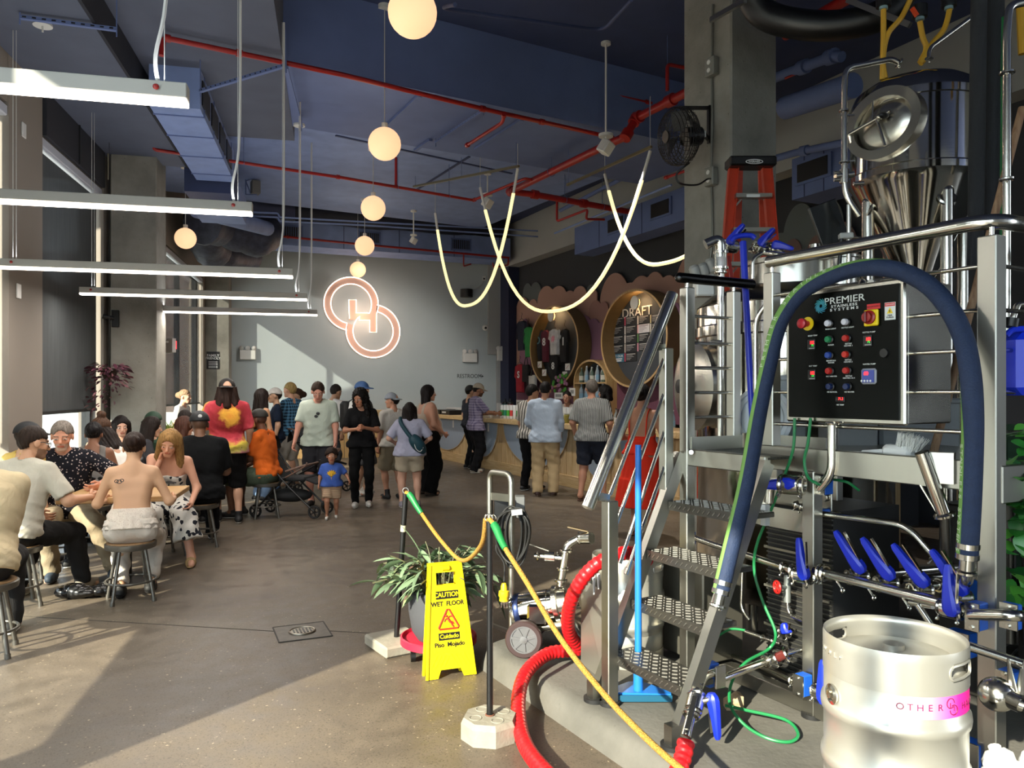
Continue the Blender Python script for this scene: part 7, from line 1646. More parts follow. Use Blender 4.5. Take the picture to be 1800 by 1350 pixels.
def surf(fn,lo,hi,h):
 lo=A3(lo)-3*h;n=(np.ceil((A3(hi)+3*h-lo)/(4*h)).astype(int));N=n*4
 ax=[lo[i]+(np.arange(n[i])*4+1.5)*h for i in range(3)]
 G=np.stack(np.meshgrid(*ax,indexing='ij'),-1).reshape(-1,3);Dc=fn(G).reshape(n)
 D=Dc.repeat(4,0).repeat(4,1).repeat(4,2);act=(np.abs(Dc)<5.2*h).repeat(4,0).repeat(4,1).repeat(4,2)
 I=np.argwhere(act)
 if len(I)==0:return np.zeros((0,3)),np.zeros((0,4),int)
 D[act]=fn(lo+I*h)
 s=D<0;c=np.zeros(N-1,np.int8);K=[(i,j,k)for i in(0,1)for j in(0,1)for k in(0,1)]
 sl=lambda A,o:A[o[0]:o[0]+N[0]-1,o[1]:o[1]+N[1]-1,o[2]:o[2]+N[2]-1]
 for o in K:c+=sl(s,o)
 C=np.argwhere((c>0)&(c<8));vid=-np.ones(N-1,np.int64);vid[C[:,0],C[:,1],C[:,2]]=np.arange(len(C))
 val={o:D[C[:,0]+o[0],C[:,1]+o[1],C[:,2]+o[2]]for o in K}
 acc=np.zeros((len(C),3));cnt=np.zeros(len(C))
 for o in K:
  for a in range(3):
   if o[a]:continue
   q=list(o);q[a]=1;q=tuple(q);d0,d1=val[o],val[q];m=(d0<0)!=(d1<0);t=np.where(m,d0/np.where(m,d0-d1,1),0)
   pt=np.tile(A3(o),(len(C),1));pt[:,a]=t;acc[m]+=pt[m];cnt[m]+=1
 V=lo+(C+acc/np.maximum(cnt,1)[:,None])*h;Fs=[]
 for a in range(3):
  b,e=[(1,2),(2,0),(0,1)][a];o1=[0,0,0];o1[a]=1
  S0=s[:N[0]-o1[0],:N[1]-o1[1],:N[2]-o1[2]];S1=s[o1[0]:,o1[1]:,o1[2]:];E=np.argwhere(S0!=S1)
  E=E[(E[:,b]>0)&(E[:,e]>0)&(E[:,b]<N[b]-1)&(E[:,e]<N[e]-1)]
  def g(db,de):
   q=E.copy();q[:,b]-=db;q[:,e]-=de;return vid[q[:,0],q[:,1],q[:,2]]
  Q=np.stack([g(1,1),g(0,1),g(0,0),g(1,0)],1);neg=S0[E[:,0],E[:,1],E[:,2]];Q[~neg]=Q[~neg][:,::-1];Fs.append(Q[(Q>=0).all(1)])
 return V,np.concatenate(Fs)
def mk(name,chunks,m,parent=None,cols=None):
 V=np.concatenate([c[0]for c in chunks]);k=0;Fl=[]
 for c in chunks:Fl.append(c[1]+k);k+=len(c[0])
 Fq=np.concatenate(Fl);me=bpy.data.meshes.new(name);me.vertices.add(len(V));me.vertices.foreach_set('co',V.astype(np.float32).ravel())
 me.loops.add(len(Fq)*4);me.loops.foreach_set('vertex_index',Fq.astype(np.int32).ravel());me.polygons.add(len(Fq));me.polygons.foreach_set('loop_start',np.arange(len(Fq),dtype=np.int32)*4)
 me.polygons.foreach_set('use_smooth',np.ones(len(Fq),bool));me.update(calc_edges=True);me.validate()
 if cols is not None:
  at=me.attributes.new('tone','FLOAT_COLOR','POINT');at.data.foreach_set('color',np.concatenate([cols,np.ones((len(cols),1))],1).astype(np.float32).ravel())
 me.materials.append(m);o=bpy.data.objects.new(name,me);COL.objects.link(o)
 if parent:o.parent=parent;WM[o.name]=rootmat(parent)
 return o
m,nt,bb=nmat('skin');a_=nt.nodes.new('ShaderNodeAttribute');a_.attribute_name='tone';nt.links.new(a_.outputs['Color'],bb.inputs['Base Color']);bb.inputs['Roughness'].default_value=.5;bb.inputs['Specular IOR Level'].default_value=.35;M_['skin']=m
def cloth(col,kind=None,c2=None,sc=1.0,rough=.9):
 key='fabric_%s_%s_%s'%(col,kind,c2)
 if key in M_:return M_[key]
 m,nt,b=nmat(key);N=nt.nodes;L=nt.links;b.inputs['Roughness'].default_value=rough;b.inputs['Base Color'].default_value=srgb(col);b.inputs['Specular IOR Level'].default_value=.2
 tc=N.new('ShaderNodeTexCoord');n=N.new('ShaderNodeTexNoise');n.inputs['Scale'].default_value=11;n.inputs['Detail'].default_value=4;n.inputs['Distortion'].default_value=1.2;mp=N.new('ShaderNodeMapping');mp.inputs['Scale'].default_value=(1,1,.6);mp.inputs['Rotation'].default_value=(.3,.5,0);L.new(tc.outputs['Object'],mp.inputs[0]);L.new(mp.outputs[0],n.inputs['Vector'])
 bp=N.new('ShaderNodeBump');bp.inputs['Strength'].default_value=.38;bp.inputs['Distance'].default_value=.03;L.new(n.outputs['Fac'],bp.inputs['Height']);L.new(bp.outputs[0],b.inputs['Normal'])
 sp=N.new('ShaderNodeSeparateXYZ');L.new(tc.outputs['Object'],sp.inputs[0])
 def math_(op,x,y=None):
  q=N.new('ShaderNodeMath');q.operation=op
  for i,v in enumerate((x,y)):
   if v is None:continue
   if isinstance(v,(int,float)):q.inputs[i].default_value=v
   else:L.new(v,q.inputs[i])
  return q.outputs[0]
 fac=None
 if kind=='stripe':fac=math_('GREATER_THAN',math_('SINE',math_('MULTIPLY',sp.outputs['X'],260/sc)),.1)
 if kind=='hstripe':fac=math_('GREATER_THAN',math_('SINE',math_('MULTIPLY',sp.outputs['Z'],200/sc)),.1)
 if kind=='plaid':fac=math_('MULTIPLY_ADD',math_('GREATER_THAN',math_('SINE',math_('MULTIPLY',sp.outputs['X'],120/sc)),.0),.5);q=math_('MULTIPLY',math_('GREATER_THAN',math_('SINE',math_('MULTIPLY',sp.outputs['Z'],120/sc)),.0),.5);fac=math_('ADD',math_('MULTIPLY',math_('GREATER_THAN',math_('SINE',math_('MULTIPLY',sp.outputs['X'],120/sc)),.0),.5),q)
 if kind in('dots','floral'):
  v=N.new('ShaderNodeTexVoronoi');v.inputs['Scale'].default_value=(42 if kind=='dots'else 16)/sc;L.new(tc.outputs['Object'],v.inputs['Vector']);fac=math_('LESS_THAN',v.outputs['Distance'],.26)if kind=='dots'else math_('GREATER_THAN',math_('ADD',n.outputs['Fac'],math_('MULTIPLY',v.outputs['Distance'],-.6)),.32)
 if fac is not None:
  mx=N.new('ShaderNodeMix');mx.data_type='RGBA';L.new(fac,mx.inputs[0]);mx.inputs[6].default_value=srgb(col);mx.inputs[7].default_value=srgb(c2);L.new(mx.outputs[2],b.inputs['Base Color'])
 if kind=='tiedye':
  d=N.new('ShaderNodeVectorMath');d.operation='DISTANCE';d.inputs[1].default_value=(.03,-.14,1.33);n2=N.new('ShaderNodeTexNoise');n2.inputs['Scale'].default_value=14;n2.inputs['Detail'].default_value=5;L.new(tc.outputs['Object'],n2.inputs['Vector']);L.new(tc.outputs['Object'],d.inputs[0])
  q=math_('ADD',d.outputs['Value'],math_('MULTIPLY',math_('SUBTRACT',n2.outputs['Fac'],.5),.16));r=N.new('ShaderNodeValToRGB');cr=r.color_ramp;L.new(math_('MULTIPLY',q,1.75),r.inputs[0])
  st_=[(.0,'d9923a'),(.14,'d9a23f'),(.24,'8a2c2c'),(.42,'a83540'),(.55,'d0525a'),(.64,'d8c04a'),(.78,'b3a65a'),(.88,'d88a9a'),(1,'d8cfc4')]
  cr.elements[0].color=srgb(st_[0][1]);cr.elements[1].color=srgb(st_[-1][1])
  for p_,c_ in st_[1:-1]:e=cr.elements.new(p_);e.color=srgb(c_)
  L.new(r.outputs[0],b.inputs['Base Color'])
 M_[key]=m;return m
def ik(a,t,l1,l2,pole):
 d=t-a;L=np.linalg.norm(d);mx=(l1+l2)*.999
 if L>mx:d=d*mx/L;t=a+d;L=mx
 dn=d/L;x=(l1*l1-l2*l2+L*L)/(2*L);h=sqrt(max(0,l1*l1-x*x));q=pole-dn*(pole@dn);q=q/max(1e-6,np.linalg.norm(q));return a+dn*x+q*h,t
def rotm(ax,deg):
 return A3(Matrix.Rotation(radians(deg),3,ax))
PEOPLE={}
def person(label,px,d,H=1.75,face=0,skin='c99f82',hair=('short','2a211b'),top=None,bottom=None,shoes=('151515','d8d8d4'),sit=None,lw=None,rw=None,lean=0,twist=0,hy=0,hp=0,roll=0,fem=False,bulk=1.0,belly=0.0,hat=None,la=None,ra=None,lk=None,rk=None,beard=None,dress=None,curl=.5,hs=1.0,glasses=None,off=(0,0),z0=0.0,barefoot=False,bust=None,grip=None,lpole=None,rpole=None,group=None):
 s=H/1.75;h=min(.017,max(.0095,.0016*d));hh=min(.012,max(.006,.0009*d))
 w=P(px,690,d)+R*off[0]+F*off[1];w.z=z0;f=F*cos(radians(face))+R*sin(radians(face));rz=atan2(f.y,f.x)-pi/2
 Z=(sit+.115*s)if sit is not None else.93*s
 hipc=A3((0,0,Z));Rt=rotm('Z',-twist)@rotm('X',-lean)@rotm('Y',roll)
 T=lambda x,y,z:hipc+Rt@(A3((x,y,z-.93))*s)
 B=bulk;sw=(.165 if fem else.19)*(1+(B-1)*.5)
 sh={1:T(sw,-.004,1.395),-1:T(-sw,-.004,1.395)}
 HW=[(.93,.080,.106),(1.02,.070,.098),(1.12,.052,.088),(1.21,.064,.088),(1.30,.085,.084),(1.375,.100,.060)]if fem else[(.93,.075,.106),(1.02,.068,.101),(1.12,.066,.099),(1.21,.080,.101),(1.30,.100,.094),(1.375,.115,.064)]
 tor=[('c',T(-x,(-.012 if z<1 else.004)+belly*max(0,1-abs(z-1.08)/.16),z),T(x,(-.012 if z<1 else.004)+belly*max(0,1-abs(z-1.08)/.16),z),r*s*B+belly*.25*s,r*s*B+belly*.25*s)for z,x,r in HW]
 tor+=[('c',T(sd*.03,-.012,1.445),T(sd*(sw-.02),-.004,1.395),.040*s,.044*s*B)for sd in(1,-1)]
 if fem:
  q=bust or 1.0;tor+=[('e',T(.065,.075,1.255),A3((.060,.052,.062))*s*q),('e',T(-.065,.075,1.255),A3((.060,.052,.062))*s*q)]
 neck=[('c',T(0,-.01,1.40),T(0,.012,1.56),.058*s,.05*s)]
 arms={};l1,l2=.285*s,.255*s;bprims=tor+neck
 for sd,tg,pl in((1,rw,rpole),(-1,lw,lpole)):
  t=hipc+(A3(tg)-A3((0,0,.93)))*s if tg is not None else T(sd*(sw+.085),.05,.87)
  el,wr=ik(sh[sd],t,l1,l2,A3(pl)if pl is not None else(Rt@A3((sd*.45,-.8,-.5))if tg is not None else A3((sd*.3,-1,0))));arms[sd]=(el,wr)
  ab=1+(B-1)*.6
  bprims=bprims+[('c',sh[sd],el,.052*s*ab*(.88 if fem else 1),.041*s*ab*(.88 if fem else 1)),('c',el,wr,.041*s*ab*(.86 if fem else 1),.027*s*(.9 if fem else 1))]
 legs={};t1,t2=.445*s,.42*s
 for sd,an,pole in((1,ra,rk),(-1,la,lk)):
  hip=hipc+A3((sd*.092,0,-.02))*s
  if sit is None:at=A3(an)*s if an is not None else A3((sd*.105,0,.075))*s
  else:at=(A3(an)if an is not None else A3((sd*.14,.40,.075)))*s
  kn,at=ik(hip,at,t1,t2,A3(pole)if pole is not None else A3((sd*.12,1,.25 if sit is None else 1.0)));legs[sd]=(hip,kn,at);lb=1+(B-1)*.8
  calf=kn*.68+at*.32;bk=np.cross(kn-hip,A3((1,0,0)));
  bprims=bprims+[('c',hip,kn,.090*s*lb,.058*s*lb),('c',kn,at,.054*s*lb,.036*s),('e',calf+A3((0,-.014,0))*s,A3((.05,.052,.09))*s*lb),('c',at,at+A3((sd*.02,.13,-.045))*s,.036*s,.028*s)]
 fb=fold(bprims,.035*s)
 pts=np.array([q for pr in bprims for q in(pr[1:3]if pr[0]=='c'else(pr[1],))]);lo,hi=pts.min(0)-.16*s,pts.max(0)+.16*s
 chunks=[surf(fb,lo,hi,h)]
 sk=A3(srgb(skin)[:3]);ncol=[np.tile(sk,(len(chunks[0][0]),1))]
 Hs=s*1.03*hs;Rh=Rt@rotm('Z',-hy)@rotm('X',-hp);hc=T(0,.012,1.488)+Rh@(A3((0,.022,.125))*Hs);HP=lambda x,y,z:hc+Rh@(A3((x,y,z))*Hs)
 hd=[('e',HP(0,-.012,.02),A3((.077,.096,.098))*Hs,Rh),('e',HP(0,.028,-.05),A3((.058,.062,.068))*Hs,Rh),('c',HP(-.018,.066,-.098),HP(.018,.066,-.098),.022*Hs,.022*Hs),('c',HP(-.042,.072,.022),HP(.042,.072,.022),.013*Hs,.013*Hs),('c',HP(0,.088,.012),HP(0,.108,-.028),.008*Hs,.014*Hs),('c',HP(-.016,.086,-.064),HP(.016,.086,-.064),.009*Hs,.009*Hs),('e',HP(.038,.062,-.028),A3((.022,.02,.02))*Hs,Rh),('e',HP(-.038,.062,-.028),A3((.022,.02,.02))*Hs,Rh),('c',T(0,-.005,1.47),HP(0,-.02,-.07),.052*s,.050*s)]
 ears=[('e',HP(sd*.079,-.008,-.012),A3((.011,.024,.032))*Hs,Rh)for sd in(-1,1)]
 f0,f1=fold(hd,.018*Hs),fold(ears,.004)
 def fh(p):
  dd=np.minimum(f0(p),f1(p))
  for sd in(-1,1):dd=np.maximum(dd,-(np.linalg.norm(p-HP(sd*.033,.104,-.001),axis=1)-.016*Hs))
  for sd in(-1,1):dd=np.minimum(dd,np.linalg.norm(p-HP(sd*.033,.079,-.001),axis=1)-.0145*Hs)
  return np.maximum(dd,-(p-T(0,0,1.44))@(Rt@A3((0,0,1))))
 hm=surf(fh,hc-.17*Hs,hc+.17*Hs,hh);chunks.append(hm);q=((hm[0]-hc)@Rh)/Hs;c=np.tile(sk,(len(q),1))
 lips=(np.abs(q[:,0])<.026)&(np.abs(q[:,2]+.064)<.010)&(q[:,1]>.07);c[lips]=sk*A3((.75,.45,.45))
 cheek=(np.hypot(np.abs(q[:,0])-.045,q[:,2]+.03)<.022)&(q[:,1]>.03);c[cheek]=sk*A3((1.0,.93,.90))
 hcol=A3(srgb(hair[1])[:3])
 for sd in(-1,1):
  r=np.hypot((q[:,0]-sd*.033)/1.35,q[:,2]+.001);e=(r<.0115)&(np.abs(q[:,2]+.001)<.0052)&(q[:,1]>.06);c[e]=A3((.62,.6,.57));e=(np.hypot(q[:,0]-sd*.033,q[:,2]+.001)<.0060)&(np.abs(q[:,2]+.001)<.0056)&(q[:,1]>.06);c[e]=A3((.03,.02,.015))
  e=(np.abs(q[:,0]-sd*.035)<.022)&(np.abs(q[:,2]-.023+1.2*(q[:,0]-sd*.033)**2*6)<.0045)&(q[:,1]>.05);c[e]=hcol*.8
 if beard:
  bc=A3(srgb(beard)[:3]);e=(q[:,2]<-.045)&(q[:,1]>.01)&~lips&(q[:,2]>-.125);c[e]=sk*.35+bc*.65
 if hair[0]in('buzz',):
  e=(q[:,2]>.03-.0*q[:,1])&(q[:,1]<.075)|((q[:,1]<-.02)&(q[:,2]>-.05));c[e]=sk*.45+hcol*.55
 ncol.append(c)
 for sd in(1,-1):
  el,wr=arms[sd];dn=(wr-el);dn=dn/np.linalg.norm(dn);nrm=-A3((sd,0,0))+A3((0,.25,0));nrm=nrm-dn*(nrm@dn);nrm=nrm/max(1e-6,np.linalg.norm(nrm));wd=np.cross(dn,nrm)*sd;g=(grip or{}).get(sd,curl);S=s*(.9 if fem else 1)
  HD=lambda x,y,z:wr+(dn*x+wd*y+nrm*z)*S
  pr=[('c',HD(-.03,0,0),HD(.02,0,0),.024*S,.024*S),('c',HD(.03,-.024,0),HD(.075,-.030,.002),.014*S,.012*S),('c',HD(.03,.0,0),HD(.08,.0,.002),.016*S,.013*S),('c',HD(.03,.022,0),HD(.076,.026,.002),.015*S,.012*S)]
  fing=[]
  for y,L in((-.032,.056),(-.011,.072),(.011,.078),(.031,.070)):
   a=A3(HD(.078,y,.002));ang=.25+g*.9;b1=A3(HD(.078+L*.5*cos(ang),y*1.1,.002+L*.5*sin(ang)));a2=ang+.2+g*1.2;b2=A3(HD(.078+L*.5*cos(ang)+L*.5*cos(a2),y*1.12,.002+L*.5*sin(ang)+L*.5*sin(a2)));fing.append([('c',a,b1,.0095*S,.0085*S),('c',b1,b2,.0085*S,.007*S)])
  th=[('c',HD(.012,.028,.004),HD(.045,.050,.016),.013*S,.011*S),('c',HD(.045,.050,.016),HD(.070,.048,.030),.0105*S,.008*S)]
  fs=[fold(pr,.012)]+[fold(x,.004)for x in fing]+[fold(th,.006)]
  def fhand(p,fs=fs):
   dd=fs[0](p)
   for fq in fs[1:]:dd=smin(dd,fq(p),.005)
   return dd
  cc=HD(.06,0,.01);hm=surf(fhand,cc-.125*S,cc+.125*S,min(.0075,hh*.8));chunks.append(hm);ncol.append(np.tile(sk*A3((1,.93,.9)),(len(hm[0]),1)))
 o=mk('person',chunks,M_['skin'],None,np.concatenate(ncol));o.location=w;o.rotation_euler=(0,0,rz);WM[o.name]=Matrix.Translation(w)@Matrix.Rotation(rz,4,'Z');tag(o,label,'person',group)
 zt=Rt@A3((0,0,1));tz=lambda p:(p-hipc)@zt/s+.93
 ht,hx=hair[0],mat('hair_'+hair[1],hair[1],.6,noise=.45,scale=70,stretch=(1,1,.16),spec=.2,bump=.6,bscale=90)if 'hair_'+hair[1]not in bpy.data.materials else bpy.data.materials['hair_'+hair[1]]
 if ht not in('bald','buzz','none'):
  crl=ht in('curly','afro');up=.034 if crl else(.011 if ht in('short','thin','bun','topbun','pony')else.016)
  ex=[];low={'short':-.075,'bob':-.14,'long':-.10,'bun':-.07,'topbun':-.07,'pony':-.07,'curly':-.10,'afro':-.06,'fringe':-.075,'thin':-.06}.get(ht,-.075)
  if ht in('long','curly'):
   L=hair[2]if len(hair)>2 else.34
   for x,y in((-.062,-.045),(0,-.075),(.062,-.045)):ex.append(('c',HP(x*.9,y,.03),HP(x*1.45,y-.035,-L),.052*Hs,.046*Hs))
   for sd in(-1,1):ex.append(('c',HP(sd*.078,.0,.0),HP(sd*.105,.035 if ht=='curly'else-.01,-L*.8),.034*Hs,.042*Hs))
  if ht=='bob':
   for x,y in((-.07,-.03),(0,-.06),(.07,-.03)):ex.append(('c',HP(x,y,.02),HP(x*1.15,y-.012,-.15),.048*Hs,.05*Hs))
  if ht=='bun':ex.append(('e',HP(0,-.128,.015),A3((.058,.05,.055))*Hs,Rh))
  if ht=='topbun':ex+=[('c',HP(0,-.035,.10),HP(.0,-.04,.145),.03*Hs,.03*Hs),('e',HP(0,-.04,.155),A3((.055,.05,.042))*Hs,Rh)]
  if ht=='pony':ex+=[('e',HP(0,-.11,.0),A3((.032,.04,.035))*Hs,Rh),('c',HP(0,-.125,-.02),HP(0,-.115,-.22),.04*Hs,.022*Hs)]
  fs=fold([('e',HP(0,-.018,.024),A3((.077+up,.096+up,.098+up))*Hs,Rh)]+([('c',HP(0,-.05,-.01),HP(0,-.055,low+.01),.075*Hs,.06*Hs)]if ht in('bob','long')else[]),.02);fe=fold(ex,.02)if ex else None
  def fhair(p):
   q=((p-hc)@Rh)/Hs;dd=fs(p);z0_=.052 if ht=='fringe'else(.092 if ht in('short','thin','bun','topbun','pony')else.072)
   fc=s_ell(q,A3((0,.125,-.035)),A3((.082,.085,.105+(z0_-.06))))
   dd=np.maximum(dd,-fc*Hs);dd=np.maximum(dd,-(q[:,2]-(low if ht in('bob','long','curly')else-.004+np.clip(q[:,1]-.02,-.12,0)*.62+np.where((np.abs(q[:,0])>.055)&(q[:,1]>-.055),.036,0)))*Hs);dd=np.maximum(dd,np.minimum(q[:,1]-.03,-(q[:,2]-.02))*Hs if ht in('short','thin','fringe','bun','topbun','pony')else dd)
   if fe is not None:dd=smin(dd,fe(p),.02)
   if hat:dd=np.maximum(dd,(q[:,2]-.028)*Hs)
   if ht=='thin':dd=np.maximum(dd,-(s_ell(q,A3((0,.03,.09)),A3((.06,.09,.06))))*Hs)
   a=np.arctan2(q[:,0],-q[:,1]);am=.013 if crl else.0035
   n_=np.sin(a*23+q[:,2]*40)*am if not crl else np.sin(q[:,0]*120)*np.sin(q[:,1]*110+1)*np.sin(q[:,2]*105)*am
   return dd+n_
  e=.16 if ht not in('long','curly')else.2;lo_,hi_=hc-e*Hs,hc+(e+.05)*Hs
  if ht in('long','curly','pony','bob'):lo_=lo_-A3((.06,.10,(hair[2]if len(hair)>2 else.34)))
  hm=surf(fhair,lo_,hi_,max(.008,hh*1.15))
  if len(hm[1]):mk('hair',[hm],hx,o)
 off_=lambda x:x
 if top:
  ts=top;o_=ts.get('off',.014)*s*.72;sl_=ts.get('sleeve',.5);pr=list(tor)
  for sd in(1,-1):
   el,wr=arms[sd];ab=1+(B-1)*.6
   if sl_>0:
    e1=sh[sd]+(el-sh[sd])*min(1,sl_*1.5);pr.append(('c',sh[sd],e1,.046*s*ab,(.052 if sl_<.7 else.045)*s*ab,sl_*1.5<1))
    if sl_*1.5>1:pr.append(('c',el,el+(wr-el)*min(1,(sl_*1.5-1)*2),.047*s*ab,.042*s*ab,True))
  if ts.get('long'):pr.append(('c',T(-.075,-.0,.93),T(.075,0,.93),.115*s*B,.115*s*B));pr.append(('c',T(-.075,0,.86),T(.075,0,.86),.115*s*B,.115*s*B))
  if sit is None:
   for sd in(1,-1):hip,kn,at=legs[sd];pr.append(('c',hip,hip+(kn-hip)*.3,.106*s*(1+(B-1)*.8)+(bottom or{}).get('off',0)*.55,.10*s*(1+(B-1)*.8)+(bottom or{}).get('off',0)*.55))
  fs=fold(pr,.030*s);hem=ts.get('hem',.90);nk=ts.get('neck',1.475);strap=ts.get('strapless')
  def ft(p):
   q=tz(p);x=(p-hipc)@Rt;dd=fs(p)-o_-.016*s*np.clip((hem+.16-q)/.14,0,1);u_,v_=x[:,0]/s,x[:,1]/s;lo_w=np.clip((1.32-q)/.3,.25,1);dd=dd+lo_w*(.0042*np.sin(q*62+u_*26+3*np.sin(u_*9+2))+.0038*np.sin(q*38-u_*34+2*np.sin(q*14)+v_*20)+.002*np.sin(q*120+u_*70))*s
   dd=np.maximum(dd,(hem-q)*s)
   dd=np.maximum(dd,np.minimum((q-nk+.06+.05*(x[:,1]<0))*s,.066*s-np.hypot(x[:,0],x[:,1]-.0)))
   if ts.get('tank'):
    xx=np.abs(x[:,0])/s;dd=np.maximum(dd,np.where(q>1.30,np.abs(xx-.105)-.032,xx-.2)*s)
    dd=np.maximum(dd,(xx-.165)*s)
   if ts.get('open_back')is not None:dd=np.maximum(dd,(q-(ts['open_back']+np.clip((x[:,1]/s+.02)*4,0,1)*ts.get('rise',.18)))*s)
   return dd
  hm=surf(ft,lo-.02,hi+.03,h)
  if len(hm[1]):mk('shirt',[hm],ts['m'],o)
  if ts.get('peplum'):
   def fp(p):
    q=tz(p);x=((p-hipc)@Rt)/s;a=np.arctan2(x[:,1],x[:,0]);rr_=np.hypot(x[:,0]/1.25,x[:,1]);tt=np.clip((1.06-q)/.16,0,1);R0=.125*B+.055*tt+.008*np.sin(a*16)*tt
    return np.maximum(np.maximum((rr_-R0)*s*.8,(q-1.06)*s),(.915-q)*s)
   hm=surf(fp,hipc-A3((.32,.3,.12)),hipc+A3((.32,.3,.22)),h*.9)
   if len(hm[1]):mk('peplum',[hm],ts['m'],o)
 if bottom:
  bs_=bottom;ln=bs_.get('len',1.0);o_=bs_.get('off',.014)*s;pr=[tor[0],('c',hipc+A3((-.07,0,.05))*s,hipc+A3((.07,0,.05))*s,.10*s*B,.10*s*B)];lb=1+(B-1)*.8;fl=bs_.get('flare',0)
  for sd in(1,-1):
   hip,kn,at=legs[sd]
   if ln<=.5:k_=ln/.5;pr.append(('c',hip,hip+(kn-hip)*k_,.094*s*lb,(.094+(.066-.094)*k_)*s*lb+fl,True))
   else:pr+=[('c',hip,kn,.094*s*lb,.064*s*lb),('c',kn,kn+(at-kn)*((ln-.5)*2),.062*s*lb,.046*s*lb+fl,True)]
  fs=fold(pr,.025*s);wt=bs_.get('waist',min(.99,(top or{}).get('hem',.93)+.05)if not(top or{}).get('strapless')else.99);ft_=zt if sit is None else zt
  def fbm(p):
   q=tz(p);x=p-hipc;dd=fs(p)-o_+(.004*np.sin(p[:,2]/s*50+p[:,0]/s*20)+.003*np.sin(p[:,1]/s*60))*s
   inside=np.linalg.norm(x,axis=1);return np.where((x@zt>0)&(x[:,1]<(.5 if sit is None else.07)*s),np.maximum(dd,(q-wt)*s),dd)
  hm=surf(fbm,lo-.02,hi+.02,h)
  if len(hm[1]):mk(bs_.get('name','trousers'),[hm],bs_['m'],o)
 if dress:
  ds=dress;L0=ds.get('top',1.02);hemz=ds['hem'];R1=ds.get('r',.24)
  if sit is None:
   def fd(p):
    q=p[:,2]/s;x=p/s;a=np.arctan2(x[:,1],x[:,0]);tt=np.clip((L0-q)/(L0-hemz),0,1);rr_=np.hypot(x[:,0]/1.15,x[:,1]/.9);R0=.118*B+(R1-.118)*tt**.75+.010*np.sin(a*11+2*np.sin(a*3))*tt
    tier=.010*((q<ds.get('tier',0))*1.0);return np.maximum(np.maximum((rr_-R0-tier)*s*.8,(q-L0-.02)*s),(hemz-q)*s)
   hm=surf(fd,A3((-.42,-.4,hemz*s-.02)),A3((.42,.4,(L0+.06)*s)),h)
  else:
   pr=[tor[0],tor[1]]
   for sd in(1,-1):hip,kn,at=legs[sd];pr+=[('c',hip,kn,.11*s,.09*s),('c',kn,kn+(at-kn)*ds.get('drop',.3),.095*s,.12*s,True)]
   hip,kn,at=legs[1];h2,k2,a2=legs[-1];pr.append(('c',(kn+hip)/2,(k2+h2)/2,.085*s,.085*s));fs=fold(pr,.05)
   hm=surf(lambda p:fs(p)-.014+.006*np.sin(p[:,0]*50+p[:,2]*20),lo-.04,hi+.04,h)
  if len(hm[1]):mk(ds.get('name','skirt'),[hm],ds['m'],o)
 if shoes and not barefoot:
  for sd in(1,-1):
   hip,kn,at=legs[sd];ay=A3((sd*.06,1,0));ay=ay/np.linalg.norm(ay);hl=at+A3((0,0,-.045*s))-ay*.045*s;hl[2]=max(hl[2],.042*s);toe=hl+ay*.185*s;zb=max(0.0,hl[2]-.042*s)
   pr=[('c',hl,hl+ay*.10*s,.040*s,.043*s),('c',hl+ay*.10*s,toe,.044*s,.034*s)]+([]if shoes[0]=='sandal'else[('c',hl+ay*.03*s+A3((0,0,.01))*s,at+A3((0,0,.03 if len(shoes)<3 else shoes[2]))*s,.044*s,.043*s,True)]);fs=fold(pr,.02*s);ly,hy_=hl-.12*s,toe+.12*s
   ly=np.minimum(hl,toe)-.09*s;hy_=np.maximum(np.maximum(hl,toe),at)+.11*s;zs_=zb+.020*s
   f_up=lambda p:np.maximum(fs(p),zs_-p[:,2]);f_so=lambda p:np.maximum(np.maximum(fs(p)-.005*s,p[:,2]-zs_),zb+.001-p[:,2])
   if shoes[0]=='sandal':
    sm_=surf(f_so,ly,hy_,.007);so=mk('sandal',[sm_],mat_c(shoes[1]),o)
    f_st=lambda p:np.maximum(np.maximum(fs(p)-.004*s,np.abs((p-hl)@ay-.115*s)-.022*s),zs_-p[:,2]-.004);sm_=surf(f_st,ly,hy_,.007)
    if len(sm_[1]):mk('strap',[sm_],mat_c(shoes[1]),so)
   else:
    sm_=surf(f_up,ly,hy_,max(.008,hh));so=mk('shoe',[sm_],mat_c(shoes[0]),o)
    sm_=surf(f_so,ly,hy_,max(.007,hh*.8))
    if len(sm_[1]):mk('sole',[sm_],mat_c(shoes[1]),so)
 if hat:
  hcx,back,hm2=hat[0],hat[1],mat_c(hat[0]);Rb=Rh@rotm('Z',back);CP=lambda x,y,z:hc+Rb@(A3((x,y,z))*Hs)
  def fcap(p):
   q=((p-hc)@Rb)/Hs;dm=s_ell(q,A3((0,-.014,.028)),A3((.096,.114,.106)));dm=np.maximum(dm,.030-q[:,2]-.12*np.clip(-q[:,1],0,.1));dm=np.maximum(dm,-s_ell(q,A3((0,-.014,.02)),A3((.086,.104,.096))))if False else dm
   br=np.maximum(s_ell(q,A3((0,.085,.030)),A3((.078,.10,.05))),np.abs(q[:,2]-.038+(q[:,1]-.08)*.18+q[:,0]**2*3.5)-.007);br=np.maximum(br,.05-q[:,1]);return np.minimum(dm,br)*Hs
  hm=surf(fcap,hc-.21*Hs,hc+.21*Hs,max(.007,hh));ho=mk('cap',[hm],hm2,o)
  if len(hat)>2:
   b=MB();b.sphere(CP(0,-.122 if hat[3]else.094,.062),(.020*Hs,.006*Hs,.019*Hs),10,Matrix(Rb.tolist()));q=b.obj('badge',mat_c(hat[2]),ho,world=False)
